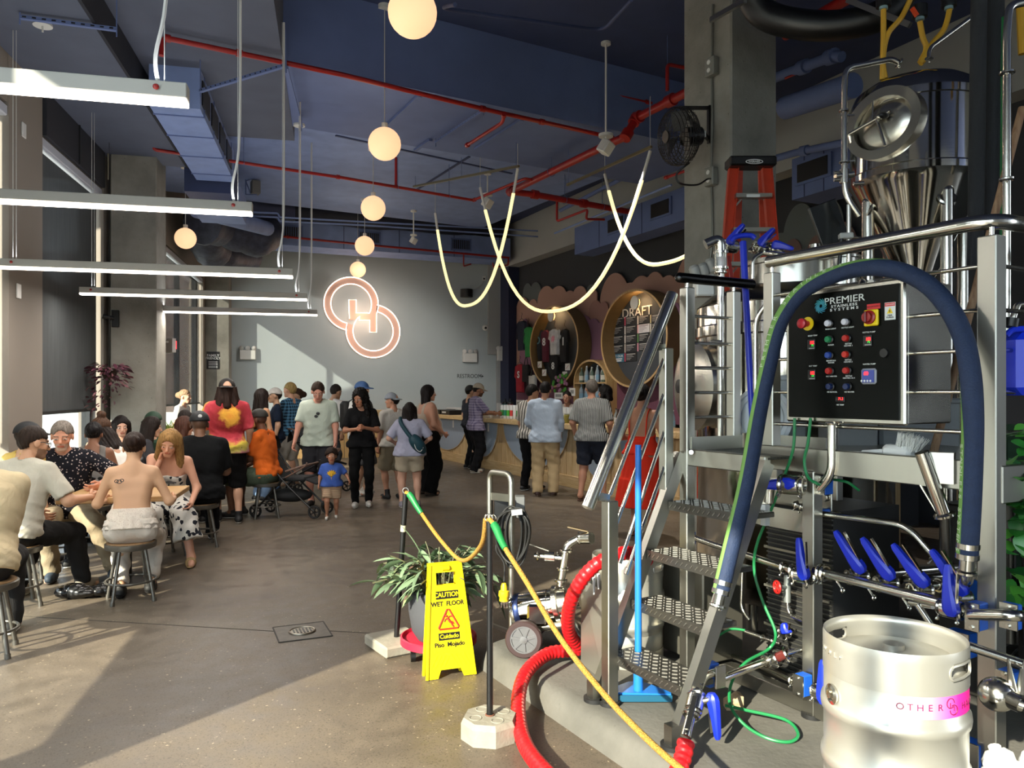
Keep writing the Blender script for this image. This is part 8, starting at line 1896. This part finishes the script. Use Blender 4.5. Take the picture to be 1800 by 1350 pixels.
 if glasses:
  b=MB();Rg=Matrix(Rh.tolist())
  for sd in(-1,1):
   c_=HP(sd*.034,.102,-.002);b.tube([Vector(HP(sd*.034+.024*cos(a),.102-.006*abs(cos(a)),-.002+.019*sin(a)))for a in[2*pi*i/14 for i in range(14)]],.0032,5,closed=True);b.tube([Vector(HP(sd*.058,.098,.002)),Vector(HP(sd*.082,.03,.004)),Vector(HP(sd*.083,-.01,-.008))],.0032,5)
  b.tube([Vector(HP(-.01,.105,.002)),Vector(HP(.01,.105,.002))],.003,5);b.obj('glasses',M_['black'],o,world=False)
 PEOPLE[label]=dict(o=o,arms=arms,T=T,hc=hc,Rh=Rh,HP=HP,w=w,rz=rz,s=s,legs=legs,sh=sh,M=Matrix.Translation(w)@Matrix.Rotation(rz,4,'Z'))
 return PEOPLE[label]
def mat_c(c):
 k='plain_'+c
 if k not in M_:M_[k]=mat(k,c,.65,noise=.12,scale=30)
 return M_[k]
 # stools: one built, the rest copied
def make_stool(label):
 t=thing('metal_stool',label,'stool',(0,0,0),0,'round metal stools with wooden seats');g=M_['stoolm']=mat('stool_gunmetal','77746d',.38,.75,noise=.2,scale=10)
 b=MB();b.lathe([(.001,.405),(.17,.405),(.182,.41),(.186,.425),(.186,.447),(.17,.452)],n=36,caps=False);b.obj('seat_pan',g,t,world=False)
 b=MB();b.lathe([(.172,.443),(.172,.456),(.15,.455),(.001,.452)],n=36);b.obj('wooden_seat',wood('stool_wood','a5835c','7d5f40',0,4,.5),t,world=False)
 for k in range(4):
  a=pi/4+k*pi/2;c=Vector((cos(a),sin(a),0));b=MB();b.tube([c*.125+UP*.408,c*.205+UP*.012],.0145,10);b.cyl(c*.205,c*.203+UP*.03,.018,n=10);b.obj('leg',g,t,world=False)
 b=MB();b.torus((0,0,.155),.180,.009,UP,36,8);b.obj('foot_ring',g,t,world=False);return t
def GP(px,d,dx=0,dy=0):w=P(px,690,d);return Vector((w.x+dx,w.y+dy,0))
stools=[(-28,4.75,.2,'nearest stool at the left edge under the man in beige shirt'),(26,5.85,.5,'stool under the man in pale grey shirt with glasses'),(230,6.02,.35,'stool under the woman with bare back and bun'),(108,7.12,.1,'stool under the man in black patterned shirt'),(290,7.62,.6,'stool under the blonde woman in floral dress'),(352,8.1,.3,'stool under the man in black shirt and cap'),(468,10.0,.15,'stool under the man in orange shirt'),(150,8.6,.3,'stool under the woman with top bun'),(160,7.95,.0,'stool under the woman in grey tank top'),(212,9.65,0,'stool under the smiling dark haired woman'),(245,9.3,.3,'stool under the long haired woman seen sideways'),(270,9.6,.2,'stool under the man in green cap'),(226,8.3,.4,'stool under the person in white shirt leaning over'),(302,9.3,.2,'stool under the woman in white tank top'),(326,9.9,.4,'stool under the man with the red collar'),(44,6.75,.2,'stool under the person in yellow with black cap')]
st0=make_stool(stools[0][3]);SH=.455
for i,(px,d,rz,lab)in enumerate(stools):
 loc=GP(px,d);o=st0 if i==0 else clone(st0,loc,rz,lab);o.location=loc;o.rotation_euler=(0,0,rz)
 # tables
def table(x0,x1,y0,y1,z,label):
 t=thing('wooden_table',label,'table',((x0+x1)/2,(y0+y1)/2,0));b=MB();b.box(((x0+x1)/2,(y0+y1)/2,z-.022),(x1-x0,y1-y0,.044),bev=.005);b.obj('tabletop',M_['ttop'],t,0)
 cx,cy_=(x0+x1)/2,(y0+y1)/2;b=MB();b.cyl((cx,cy_,.03),(cx,cy_,z-.04),.04,n=16);b.obj('pedestal',M_['black'],t);b=MB();b.lathe([(.26,0),(.26,.012),(.05,.03),(.001,.031)],(cx,cy_,0),n=32);b.obj('base',M_['black'],t);return t
M_['ttop']=wood('table_oak','cda878','ab8350',0,4,.4)
table(-2.17,-1.28,6.87,7.62,.76,'nearest pale oak table at the left, bare backed woman before it');table(-2.38,-1.5,9.15,9.75,.76,'second oak table at the left with beer glasses');hp_=on_z(362,748,1.0);table(hp_.x-.9,hp_.x+.25,hp_.y-.3,hp_.y+.5,1.0,'high oak table by the far window with a dark bottle')
def glass_at(px,py,z,lab,full):
 q=on_z(px,py,z);g=glass_proto('beer_glass'if full else 'empty_glass',.15,.038,full,lab);g.location=q;return g
glass_at(205,822,.76,'glass of golden beer on the second table at the left',.85);glass_at(196,815,.76,'tall empty glass on the second table, left of beer',0);glass_at(207,812,.76,'empty glass behind the golden beer',0)
q=on_z(361,748.3,1.0);t=thing('dark_bottle','dark bottle standing on the high table by far window','bottle',q[:]);b=MB();b.lathe([(.04,0),(.045,.01),(.045,.15),(.016,.2),(.015,.25)],q,n=14);b.obj('body',mat('btl_dark','2a2a2c',.2),t);b=MB();b.lathe([(.017,.24),(.017,.27),(.001,.27)],q,n=10);b.obj('cap',M_['black'],t)
q=on_z(297,848,.762);b=MB();b.box(q,(.08,.15,.01),rz=.6,bev=.003);b.top('phone',M_['black'],'black phone lying on the nearest table right corner','phone',smooth=0)
q=on_z(170,845,.762);t=thing('sunglasses','dark sunglasses lying on the nearest table','glasses',q[:]);b=MB()
for s in(-1,1):b.sphere(q+Vector((s*.035,0,.02)),(.028,.006,.02),10)
b.obj('lenses',M_['black'],t);b=MB();b.tube([q+Vector((-.065,0,.025)),q+Vector((-.065,.12,.005))],.004,5);b.tube([q+Vector((.065,0,.025)),q+Vector((.065,.12,.005))],.004,5);b.obj('temples',M_['black'],t)
q=FLR(150,1050);t=thing('floor_bag','shiny black bag lying on the floor between the stools','bag',q[:]);b=MB();rr=random.Random(6)
for k in range(8):b.sphere(q+Vector((-.14+k*.04,rr.uniform(-.03,.03),.05)),(.09,.08,.05+.02*sin(k)),12)
b.obj('body',mat('shiny_black','0b0b0c',.25,bump=.5,bscale=14),t,60);b=MB();b.tube(spline([q+Vector((.1,0,.08)),q+Vector((.22,.03,.16)),q+Vector((.26,.05,.03))],5),.012,8);b.obj('strap',M_['black'],t)
hp0=P(192,655,9.6);t=thing('hanging_plant','burgundy trailing plant hanging before the left column','plant',(hp0.x,hp0.y,hp0.z));bl=[mat('burgundy_a','5b2a3c',.5),mat('burgundy_b','43202e',.5),mat('burgundy_c','7a4a52',.5)];BL=[leaf_mesh('leaf',.07,.016,.4,m_,.1,4)for m_ in bl];rr=random.Random(21)
b=MB();b.lathe([(.06,-.08),(.10,.02),(.105,.05),(.001,.05)],hp0,n=20);b.obj('basket',mat('basket_brown','3a2a22',.8),t);b=MB();b.cyl(hp0+UP*.05,Vector((hp0.x,hp0.y,4.74)),.003,n=5);b.obj('hanger',M_['black'],t)
for k in range(280):
 u=rr.random();a=rr.uniform(0,2*pi);r=.05+.20*sqrt(rr.random());dr=(rr.random()**2)*(.55 if cos(a)<.2 else.25);q=hp0+R*(r*cos(a)-.03*dr)+F*r*sin(a)*.6+UP*(.10+.05*rr.random()-dr-.25*r)
 place_leaf(rr.choice(BL),t,q,Vector((cos(a),sin(a),-.5+rr.random())),rr.uniform(-.8,.8),rr.uniform(.7,1.2))
q=P(300,742,11.5);t=thing('grass_pot','tuft of bright green grass in dark trough behind the green cap','plant',(q.x,q.y,0));b=MB();rr=random.Random(9)
b.box((q.x,q.y,.5),(.5,.2,1.0),bev=.01);b.obj('trough',M_['black'],t,0);b=MB()
for k in range(60):a=Vector((q.x+rr.uniform(-.2,.2),q.y+rr.uniform(-.06,.06),1.0));b.tube([a,a+Vector((rr.uniform(-.03,.03),0,.12)),a+Vector((rr.uniform(-.08,.08),0,.22))],[.006,.005,.001],3)
b.obj('grass',mat('grass_lime','8fb83a',.6),t)['kind']='stuff'
# the crowd
TB=lambda x,y=.36,z=1.15:(x,y,z)
jn=cloth('17181b');kh=cloth('a5977f');kh2=cloth('b49c76')
person('man in beige shirt cut off by the left edge',-50,4.75,1.80,face=335,skin='c79a7c',top=dict(m=cloth('cdbb98'),sleeve=.55,hem=.86,off=.03),bottom=dict(m=cloth('2b2a2a')),sit=SH,lean=20,bulk=1.22,belly=.06,lw=TB(-.2),rw=TB(.05,.42,1.2))
person('man in pale grey shirt with glasses seen from behind, left',24,5.85,1.74,face=8,skin='c79a7c',hair=('short','2e2119'),beard='2e2119',glasses=True,top=dict(m=cloth('c2beb0'),sleeve=.52,hem=.87,off=.028),bottom=dict(m=cloth('1d1c1c')),shoes=('8f8778','c9bfa9'),sit=SH,lean=14,hy=30,bulk=1.08,lw=TB(-.05,.30,1.0),rw=TB(.34,.40,1.14),rpole=(.6,-.3,-.9),la=(-.16,.22,.075),ra=(.2,.50,.075))
person('grey haired man in black patterned shirt facing the viewer',114,7.0,1.76,face=156,skin='cf967c',hair=('short','857b72'),beard='a59a90',top=dict(m=cloth('15151c','dots','b9a9a4'),sleeve=.52,hem=.87,off=.026),bottom=dict(m=cloth('8b7d66')),shoes=('23303c','2b2b2b'),sit=SH,lean=12,hy=2,hp=4,bulk=1.1,belly=.04,rw=(.02,.34,1.12),lw=(-.30,.36,1.16),lpole=(-.8,0,-.4),la=(-.42,.46,.075),ra=(.05,.4,.075))
person('bare backed woman with dark bun and white strapless top',231,6.02,1.63,face=341,skin='cfa381',hair=('bun','2f1e17'),fem=True,top=dict(m=cloth('ddd3c6','dots','b59f92',.35),sleeve=0,hem=.95,open_back=1.09,rise=.24,off=.016,peplum=True),bottom=dict(m=cloth('d9d0c4'),len=.92,waist=1.0,off=.02),shoes=('111111','15110f'),sit=SH,lean=10,hy=0,hp=10,lw=TB(-.26,.36,1.12),rw=TB(.30,.34,1.12),lpole=(-.45,-.4,-1),rpole=(.45,-.4,-1),la=(-.1,.12,.075),ra=(.12,.22,.075))
person('blonde woman in floral dress resting chin on hand',296,7.62,1.68,face=166,skin='cf9a80',hair=('long','a07a4a',.30),fem=True,bulk=1.05,top=dict(m=cloth('d8d4cc','floral','22242c'),sleeve=0,hem=.93,open_back=1.27,rise=.02,off=.014),dress=dict(m=cloth('d8d4cc','floral','22242c'),hem=.4,drop=.55),shoes=('sandal','a98a5c'),sit=SH,lean=26,roll=-6,hy=4,rw=(.02,.33,1.36),lw=(-.28,.42,.92),rpole=(.5,-.2,-.8),la=(-.30,.52,.075),ra=(.05,.3,.075),grip={1:.9})
person('man in black shirt and black cap seen from behind, pointing',352,8.1,1.84,face=335,skin='7b5742',hair=('buzz','15110f'),hat=('15171c',0,'c9c9c9',True),top=dict(m=cloth('0f1012'),sleeve=.52,hem=.84,off=.035),bottom=dict(m=cloth('15161a')),shoes=('1a1a1a','d0d0d0'),sit=SH,lean=10,bulk=1.12,belly=.05,lw=(-.14,.42,1.22),rw=TB(.15),lpole=(-.8,-.3,-.5))
person('man in orange shirt and green shorts seated sideways',470,10.0,1.80,face=276,skin='6d4a38',hair=('buzz','15110f'),hat=('26241f',0),beard='1a1410',top=dict(m=cloth('d86622'),sleeve=.5,hem=.88,off=.028),bottom=dict(m=cloth('4f5c4c'),len=.5,off=.03),shoes=('1b1b1b','cfcfcf'),sit=SH,lean=7,bulk=1.06,lw=(-.05,.36,1.02),rw=(.12,.34,1.0))
person('person in yellow top with black cap half hidden, far left',42,6.75,1.70,face=20,hair=('short','2a201a'),hat=('1a1b1f',-50),top=dict(m=cloth('d9b866'),sleeve=.5,off=.02),bottom=dict(m=jn),sit=SH,lean=4,off=(-.06,.05))
person('woman with brown top bun resting chin on hand',150,8.6,1.70,face=48,skin='d0a184',hair=('topbun','5a4030'),fem=True,top=dict(m=cloth('b88a66'),sleeve=0,tank=True,hem=.9),bottom=dict(m=jn),sit=SH,lean=12,rw=(.10,.33,1.40),lw=TB(-.1),rpole=(.9,.2,-.7))
person('woman in grey tank top with dark low bun',160,7.95,1.66,face=338,skin='8a5f48',hair=('bun','1b1719'),fem=True,top=dict(m=cloth('77736f'),sleeve=0,tank=True,hem=.9),bottom=dict(m=jn),sit=SH,lean=16,lw=TB(-.15),rw=TB(.15))
person('smiling dark haired woman in black top facing the viewer',212,9.65,1.68,face=152,skin='d5a68d',hair=('bob','1e1715'),fem=True,top=dict(m=cloth('151417'),sleeve=.9,hem=.9),bottom=dict(m=jn),sit=SH,lean=12,rw=TB(.15),lw=TB(-.15),hy=-8)
person('woman with long dark hair in dark shirt seen sideways',245,9.3,1.66,face=60,skin='c99c80',hair=('long','241a16',.30),fem=True,top=dict(m=cloth('3a3a3e'),sleeve=.9,hem=.9),bottom=dict(m=jn),sit=SH,lean=10,lw=TB(-.1),rw=TB(.15))
person('man in green cap with pale patch, seated behind',270,9.6,1.76,face=330,skin='c99c80',hair=('short','2a201a'),hat=('24402e',30,'d0d0d0',False),top=dict(m=cloth('35503f'),sleeve=.5,hem=.9),bottom=dict(m=jn),sit=SH,lean=10,lw=TB(-.1),rw=TB(.15))
person('person in white shirt leaning over the second table',226,8.3,1.70,face=300,skin='c99c80',hair=('bob','2a201c'),fem=True,top=dict(m=cloth('e2ded6'),sleeve=1.0,hem=.9,off=.02),bottom=dict(m=jn),sit=SH,lean=34,lw=TB(-.1,.4,1.12),rw=TB(.1,.42,1.12))
person('woman with auburn bob in white tank top',302,9.3,1.68,face=25,skin='cf9f86',hair=('bob','4b2c20'),fem=True,top=dict(m=cloth('dcd8d2'),sleeve=0,tank=True,hem=.9),bottom=dict(m=jn),sit=SH,lean=14,hy=15,lw=TB(-.1),rw=TB(.15))
person('short haired man in white shirt with red collar',326,9.9,1.78,face=335,skin='c49a80',hair=('short','2b2320'),top=dict(m=cloth('dad6d0'),sleeve=.5,hem=.9,off=.02),bottom=dict(m=jn),sit=SH,lean=8,lw=TB(-.1),rw=TB(.15))
b=MB();pr=PEOPLE['short haired man in white shirt with red collar'];c_=pr['T'](0,0,1.45);b.torus(Vector(c_),.078,.02,UP,24,8);b.obj('red_collar',mat('collar_red','a5282c',.8),pr['o'],world=False)
person('light haired woman in white by the far window',318,13.6,1.68,face=95,skin='d8ac92',hair=('bun','a08468'),fem=True,top=dict(m=cloth('e4e2de'),sleeve=.5,hem=.88),bottom=dict(m=cloth('c9c4bb')),lean=4)
person('person in tie-dye shirt and black backwards cap, seen from behind',399,9.6,1.80,face=338,skin='c79a80',hair=('long','2e1d16',.20),hat=('1b1715',175,'4f9a6a',True),top=dict(m=cloth('b03a44','tiedye'),sleeve=.58,hem=.84,off=.034),bottom=dict(m=cloth('0e0e10'),len=.5,off=.04),shoes=('141416','cfcac2',.07),bulk=1.02,belly=.04,lw=(-.30,.22,.98),rw=(.26,.12,.90),la=(-.10,.10,.075),ra=(.13,-.10,.075))
person('woman with long dark hair in green tank top',458,11.5,1.68,face=38,skin='b98a68',hair=('long','231915',.30),fem=True,top=dict(m=cloth('3c5346'),sleeve=0,tank=True,hem=.88),bottom=dict(m=cloth('6d87a8')),rw=(.22,.15,.9))
person('person in navy shirt and white cap half hidden behind the long haired woman',486,12.6,1.70,face=250,hair=('short','2a211b'),hat=('d0ccc6',0),top=dict(m=cloth('1c2638'),sleeve=.5,hem=.88),bottom=dict(m=cloth('54708f')))
person('blond man in blue plaid shirt and white shorts',512,13.2,1.80,face=292,skin='d5a488',hair=('short','b79a62'),top=dict(m=cloth('5f93b8','plaid','1d2c3c'),sleeve=.5,hem=.86,off=.024),bottom=dict(m=cloth('d5d0c6'),len=.5,off=.03),shoes=('8a6a4c','c9bfa9'),lw=(-.05,.30,1.15),rw=(.05,.28,1.18),lpole=(-.6,-.6,-.6),rpole=(.6,-.6,-.6))
person('brown haired woman in pale top behind the plaid shirt man',525,14.0,1.70,face=250,skin='d5ac90',hair=('bun','4a3426'),fem=True,top=dict(m=cloth('d0b898'),sleeve=0,tank=True,hem=.88),bottom=dict(m=cloth('d8d4cc')))
person('man in white shirt seen from behind at the back wall',577,13.8,1.80,face=30,hair=('short','3a3430'),top=dict(m=cloth('e2e0dc'),sleeve=.9,hem=.86),bottom=dict(m=cloth('4b4f56')),lean=14)
person('man in mint polo with sunglasses at his collar looking down',560,11.0,1.80,face=174,skin='cf9580',hair=('short','3a281d'),top=dict(m=cloth('b9c4b6'),sleeve=.52,hem=.85,off=.028),bottom=dict(m=cloth('2b2a2e'),len=.47,off=.03),shoes=('181412','4a443c'),hp=24,hy=-8,lean=4,bulk=1.02,belly=.03,rw=(.30,.18,.88),lw=(-.25,.16,.88),ra=(.10,.0,.075),la=(-.10,.12,.075))
pr=PEOPLE['man in mint polo with sunglasses at his collar looking down'];b=MB()
for z,x in((1.30,-.015),(1.26,.01)):b.sphere(Vector(pr['T'](x,.145,z)),(.026,.006,.022),10)
b.obj('hung_sunglasses',M_['black'],pr['o'],world=False)
todd=person('toddler in blue shirt with yellow sun walking towards the viewer',583,9.87,.84,face=168,skin='a5745a',hair=('afro','2a1c15'),top=dict(m=cloth('3f5ba5'),sleeve=.5,hem=.88,off=.034),bottom=dict(m=cloth('c9b090','hstripe','8f6d5c',.6),len=.36,off=.045),shoes=('d8d4cc','e0ddd6'),hs=1.5,bulk=1.30,belly=.07,lw=(-.46,.16,1.02),rw=(.33,.12,.9),ra=(.12,.10,.075),la=(-.12,-.14,.075))
s_=todd['s'];b=MB();n=14;o_=[((.085 if i%2 else.060)*cos(pi*i/n)*2.2,(.085 if i%2 else.060)*sin(pi*i/n)*2.2)for i in range(2*n)]
def onshirt(x,z):return Vector(todd['T'](x*.8,.222-x*x*1.2,1.19+z*.8))
b.add([onshirt(x,z)for x,z in o_]+[onshirt(0,0)+Vector((0,.004,0))],[(i,(i+1)%(2*n),2*n)for i in range(2*n)]);sp=b.obj('sun_print',mat('sun_yellow','d8a61e',.7),todd['o'],0,world=False);b=MB()
for x,z in((-.04,.03),(.04,.03)):b.sphere(onshirt(x,z)+Vector((0,.005,0)),.005,6)
b.tube([onshirt(x,-.04+x*x*6)+Vector((0,.005,0))for x in(-.05,-.02,.02,.05)],.003,5);b.obj('sun_face',mat('sun_ink','4a3a1a',.7),sp,world=False)
person('woman in black with long curly hair, hands clasped',636,10.9,1.68,face=172,skin='a8755a',hair=('curly','120e0d',.36),fem=True,top=dict(m=cloth('0f0f11'),sleeve=.52,hem=.88,off=.018),bottom=dict(m=cloth('0b0b0c'),off=.008),shoes=('d6d2ca','e0ddd6'),hy=24,hp=16,rw=(.06,.26,1.16),lw=(-.05,.27,1.18),rpole=(.7,-.5,-.5),lpole=(-.7,-.5,-.5),ra=(.09,.04,.075),la=(-.10,-.06,.075),grip={1:1.0,-1:1.0})
person('man in blue cap with black backpack behind the curly haired woman',634,12.2,1.80,face=115,skin='c99c80',hair=('short','2a211b'),hat=('3c5f92',10),top=dict(m=cloth('d0d0ce'),sleeve=.5,hem=.86),bottom=dict(m=cloth('5a5a5c'),len=.5,off=.03),shoes=('d8d4cc','e0ddd6'))
person('person in white tee, khaki shorts and backwards grey cap',692,11.7,1.62,face=322,skin='c08d72',hair=('short','1c1613'),hat=('8b929b',172),top=dict(m=cloth('c9c4bb'),sleeve=.55,hem=.87,off=.026),bottom=dict(m=cloth('8b7f69'),len=.46,off=.034),shoes=('17181a','2b2b2b',.09),hy=-38,bulk=1.08,lw=(-.26,.06,.84),rw=(.27,.04,.86),la=(-.09,.06,.075),ra=(.11,-.06,.075))
person('short woman in lavender tee with teal sling bag',720,10.85,1.48,face=350,skin='cfa088',hair=('bob','1f1715'),fem=True,top=dict(m=cloth('a9a9bd'),sleeve=.55,hem=.86,off=.03),bottom=dict(m=cloth('b5a892'),len=.30,off=.034),shoes=('8d8790','dcd8d2'),bulk=1.26,belly=.03,lw=(-.24,.20,1.06),rw=(.25,.2,1.04),lpole=(-.7,-.6,-.4),rpole=(.7,-.6,-.4),la=(-.13,0,.075),ra=(.14,.05,.075))
person('woman in beige tank top and black trousers with dark ponytail',750,12.2,1.74,face=58,skin='c08d74',hair=('bob','1c1514'),fem=True,top=dict(m=cloth('b8a796'),sleeve=0,tank=True,hem=.92,off=.014),bottom=dict(m=cloth('0e0e10'),waist=1.03,off=.03,flare=.03),shoes=('4b3a30','2b221c'),bulk=1.28,belly=.10,bust=1.25,hy=12,rw=(.22,.20,.98),lw=(-.2,.22,.95))
person('man in purple plaid shirt and beige cap at the bar',836,15.6,1.82,face=72,skin='8f6650',hair=('short','1c1613'),hat=('a59a88',0),beard='1c1613',top=dict(m=cloth('8f879c','plaid','5a5470'),sleeve=.56,hem=.82,off=.032),bottom=dict(m=cloth('131316'),off=.035),shoes=('b9b2a4','d0ccc2'),hp=14,rw=(.12,.42,1.15),lw=(-.1,.36,1.14),la=(-.1,.04,.075),ra=(.12,-.06,.075))
person('man in dark cap hidden behind the plaid shirt man',825,16.4,1.78,face=60,hair=('short','1c1613'),hat=('2c2c2d',0),top=dict(m=cloth('31343c'),sleeve=.5),bottom=dict(m=jn))
person('dark haired young man in striped shirt and black trousers',931,12.7,1.76,face=38,skin='b88a6c',hair=('fringe','14100f'),top=dict(m=cloth('b5b0a6','stripe','4c4a48',2.2),sleeve=.55,hem=.85,off=.026),bottom=dict(m=cloth('0f0f11'),off=.02),shoes=('151517','d8d8d4'),lean=4,hy=20,lw=(-.24,.08,.84),rw=(.2,.15,.9),ra=(.10,.10,.075),la=(-.09,-.04,.075))
person('man in pale blue shirt and khaki trousers seen from behind',958,12.05,1.80,face=8,skin='a87c62',hair=('short','181311'),top=dict(m=cloth('b3c0d0'),sleeve=.85,hem=.82,off=.034),bottom=dict(m=kh2,off=.032),shoes=('3a2420','6e5c4c'),hp=12,lw=(-.20,.30,1.02),rw=(.22,.20,.88),la=(-.11,-.03,.075),ra=(.12,.06,.075),bulk=1.04)
person('grey haired man in striped shirt and navy shorts',1040,11.55,1.82,face=22,skin='a87860',hair=('short','5d564f'),top=dict(m=cloth('9a9b98','stripe','3c3e40',.9),sleeve=.56,hem=.86,off=.030),bottom=dict(m=cloth('20242f'),len=.40,off=.034),shoes=('sandal','5a3d30'),hy=-30,lw=(-.25,.06,.90),rw=(.26,.12,.92),la=(-.14,-.10,.075),ra=(.14,.14,.075),bulk=1.08)
person('bartender with tied back hair behind the glasses',999,15.2,1.66,face=200,skin='a87c66',hair=('bun','1c1613'),fem=True,top=dict(m=cloth('8f8a84'),sleeve=.5),bottom=dict(m=jn),lean=6)
person('bartender with dark curly hair in beige shirt',1066,14.2,1.74,face=282,skin='a87c66',hair=('curly','120e0d',.10),fem=True,top=dict(m=cloth('a8967e'),sleeve=.55,off=.024),bottom=dict(m=jn))
person('woman in red sundress at the bar behind the stairs',1128,8.7,1.72,face=35,skin='9a6a50',hair=('bun','17110f'),fem=True,top=dict(m=cloth('d0301c'),sleeve=0,open_back=1.15,rise=.12,hem=.94,off=.016),dress=dict(m=cloth('d0301c'),top=1.07,hem=.34,r=.27,tier=.66),shoes=('sandal','8a5a3c'),lw=(-.2,.24,1.1),rw=(.22,.24,1.08),bulk=1.1)
pr=PEOPLE['woman in red sundress at the bar behind the stairs'];b=MB()
for sx in(-1,1):b.tube(spline([Vector(pr['T'](sx*.10,-.115,1.14)),Vector(pr['T'](sx*.11,-.09,1.38)),Vector(pr['T'](sx*.11,0,1.46)),Vector(pr['T'](sx*.10,.09,1.34))],5),.007,6)
b.obj('dress_straps',cloth('d0301c'),pr['o'],world=False)
pr=PEOPLE['bare backed woman with dark bun and white strapless top'];b=MB()
for i,(x,z,r)in enumerate(((-.105,1.315,.012),(-.085,1.31,.015),(-.065,1.32,.011))):
 b.tube([Vector(pr['T'](x+r*1.2*cos(a),-.118+abs(x+.085)*-.0,z+r*sin(a)))for a in[2*pi*k/14 for k in range(14)]],.003,5,closed=True)
b.obj('tattoo',mat('tattoo_ink','3c3a3c',.7),pr['o'],world=False)
pr=PEOPLE['short woman in lavender tee with teal sling bag'];Mx=pr['M'];Tq=pr['T'];tl=mat('teal_bag','123f4c',.6,noise=.15)
t=thing('sling_bag','teal sling bag worn across the lavender tee','bag',(Mx@Vector(Tq(.2,-.2,.95)))[:]);b=MB();b.tube(spline([Mx@Vector(Tq(*q))for q in((-.15,.02,1.485),(-.14,-.13,1.40),(-.02,-.185,1.22),(.12,-.20,1.05),(.2,-.19,.93))],6),[.030]*25,8);b.obj('strap',tl,t)
b=MB();a=Mx@Vector(Tq(.02,-.22,1.20));e=Mx@Vector(Tq(.24,-.20,.92));b.tube(spline([a,a.lerp(e,.3),a.lerp(e,.7),e],4),[.03+.06*sin(pi*min(1,i/12*.9+.1))for i in range(13)],12);b.obj('pouch',tl,t);b=MB();b.tube(spline([Mx@Vector(Tq(*q))for q in((.06,-.30,1.1),(.09,-.305,1.0),(.16,-.29,.95),(.21,-.28,1.02))],5),.006,5);b.obj('zip_cord',M_['white'],t)
pr=PEOPLE['man in blue cap with black backpack behind the curly haired woman'];Mx=pr['M'];Tq=pr['T'];t=thing('backpack','black backpack worn by the man in blue cap','bag',(Mx@Vector(Tq(0,-.25,1.0)))[:]);b=MB()
b.box(None,(.30,.17,.46),bev=.05,M=Mx@Matrix.Translation(Vector(Tq(0,-.24,1.22))));b.obj('pack',M_['rubber'],t,40)
for sx in(-1,1):b=MB();b.tube(spline([Mx@Vector(Tq(*q))for q in((sx*.10,-.16,1.42),(sx*.11,.02,1.475),(sx*.115,.125,1.35),(sx*.15,.05,1.1),(sx*.13,-.16,1.05))],5),.022,8);b.obj('strap',M_['rubber'],t)
# strollers
def stroller(loc,rz,label):
 t=thing('stroller',label,'stroller',loc,rz);bk=M_['black'];fb=mat('stroller_cloth','17181a',.85)if 'stroller_cloth'not in bpy.data.materials else bpy.data.materials['stroller_cloth'];L=lambda x,y,z:Vector((x,y,z))
 def tb_(n,pts,r,m,par=t):b=MB();b.tube(spline(pts,5),r,8);return b.obj(n,m,par,world=False)
 for s in(-1,1):
  y=s*.22;tb_('frame_leg',[L(.44,y,.09),L(.12,y,.38),L(-.1,y,.62),L(-.38,y,1.0)],.013,bk);tb_('frame_leg',[L(-.36,y,.09),L(-.12,y,.36),L(.05,y,.52)],.013,bk)
  tb_('side_tube',[L(.05,y,.52),L(.30,y,.66),L(.34,y,.72)],.011,mat('stroller_leather','6b5246',.6)if s<0 else bk)
  for x in(.44,-.36):
   b=MB();b.lathe([(.06,-.014),(.078,-.016),(.085,-.008),(.085,.008),(.078,.016),(.06,.014),(.06,-.014)],(x,y,.085),(0,1,0),26,caps=False);w_=b.obj('wheel',M_['rubber'],t,world=False)
   b=MB();b.cyl((x,y-.012,.085),(x,y+.012,.085),.02,n=12)
   for k in range(5):a=2*pi*k/5;b.bar((x,y,.085),(x+.062*cos(a),y,.085+.062*sin(a)),.012,.008,up=(0,1,0))
   b.obj('hub',M_['black'],w_,world=False)
 tb_('handle_bar',[L(-.38,-.22,1.0),L(-.42,-.12,1.03),L(-.42,.12,1.03),L(-.38,.22,1.0)],.016,mat('stroller_grip','5a463c',.6))
 b=MB();b.bar((-.28,0,.82),(-.04,0,.50),.40,.03,bev=.01);b.obj('backrest',fb,t,30,world=False);b=MB();b.bar((-.06,0,.49),(.30,0,.50),.40,.05,bev=.015);b.obj('seat',fb,t,30,world=False);b=MB();b.bar((.30,0,.50),(.46,0,.44),.36,.03,bev=.012);b.obj('leg_rest',fb,t,30,world=False)
 b=MB();b.sphere((.02,0,.27),(.30,.19,.09),16);b.obj('basket',fb,t,60,world=False);tb_('bumper_bar',[L(.05,-.22,.60),L(.30,-.2,.68),L(.36,0,.69),L(.30,.2,.68),L(.05,.22,.60)],.014,mat('stroller_leather2','6b5246',.6))
 b=MB();rings=[[Vector((-.22-.20*cos(q)*(1 if k else 1)+.06*k,.21*cos(a),.80+.10*k*.4+.18*sin(a)))for a in[pi*i/10 for i in range(11)]]for k,q in enumerate((0,.5,1.0))];b.ring_mesh(rings,False,False);b.obj('folded_canopy',fb,t,60,world=False,fix=False);return t
def rzc(deg):f=F*cos(radians(deg))+R*sin(radians(deg));return atan2(f.y,f.x)
stroller(GP(508,10.15),rzc(98),'black folded-back stroller by the man in mint polo');stroller(GP(556,12.6),rzc(60),'second stroller half hidden behind the man in mint polo')
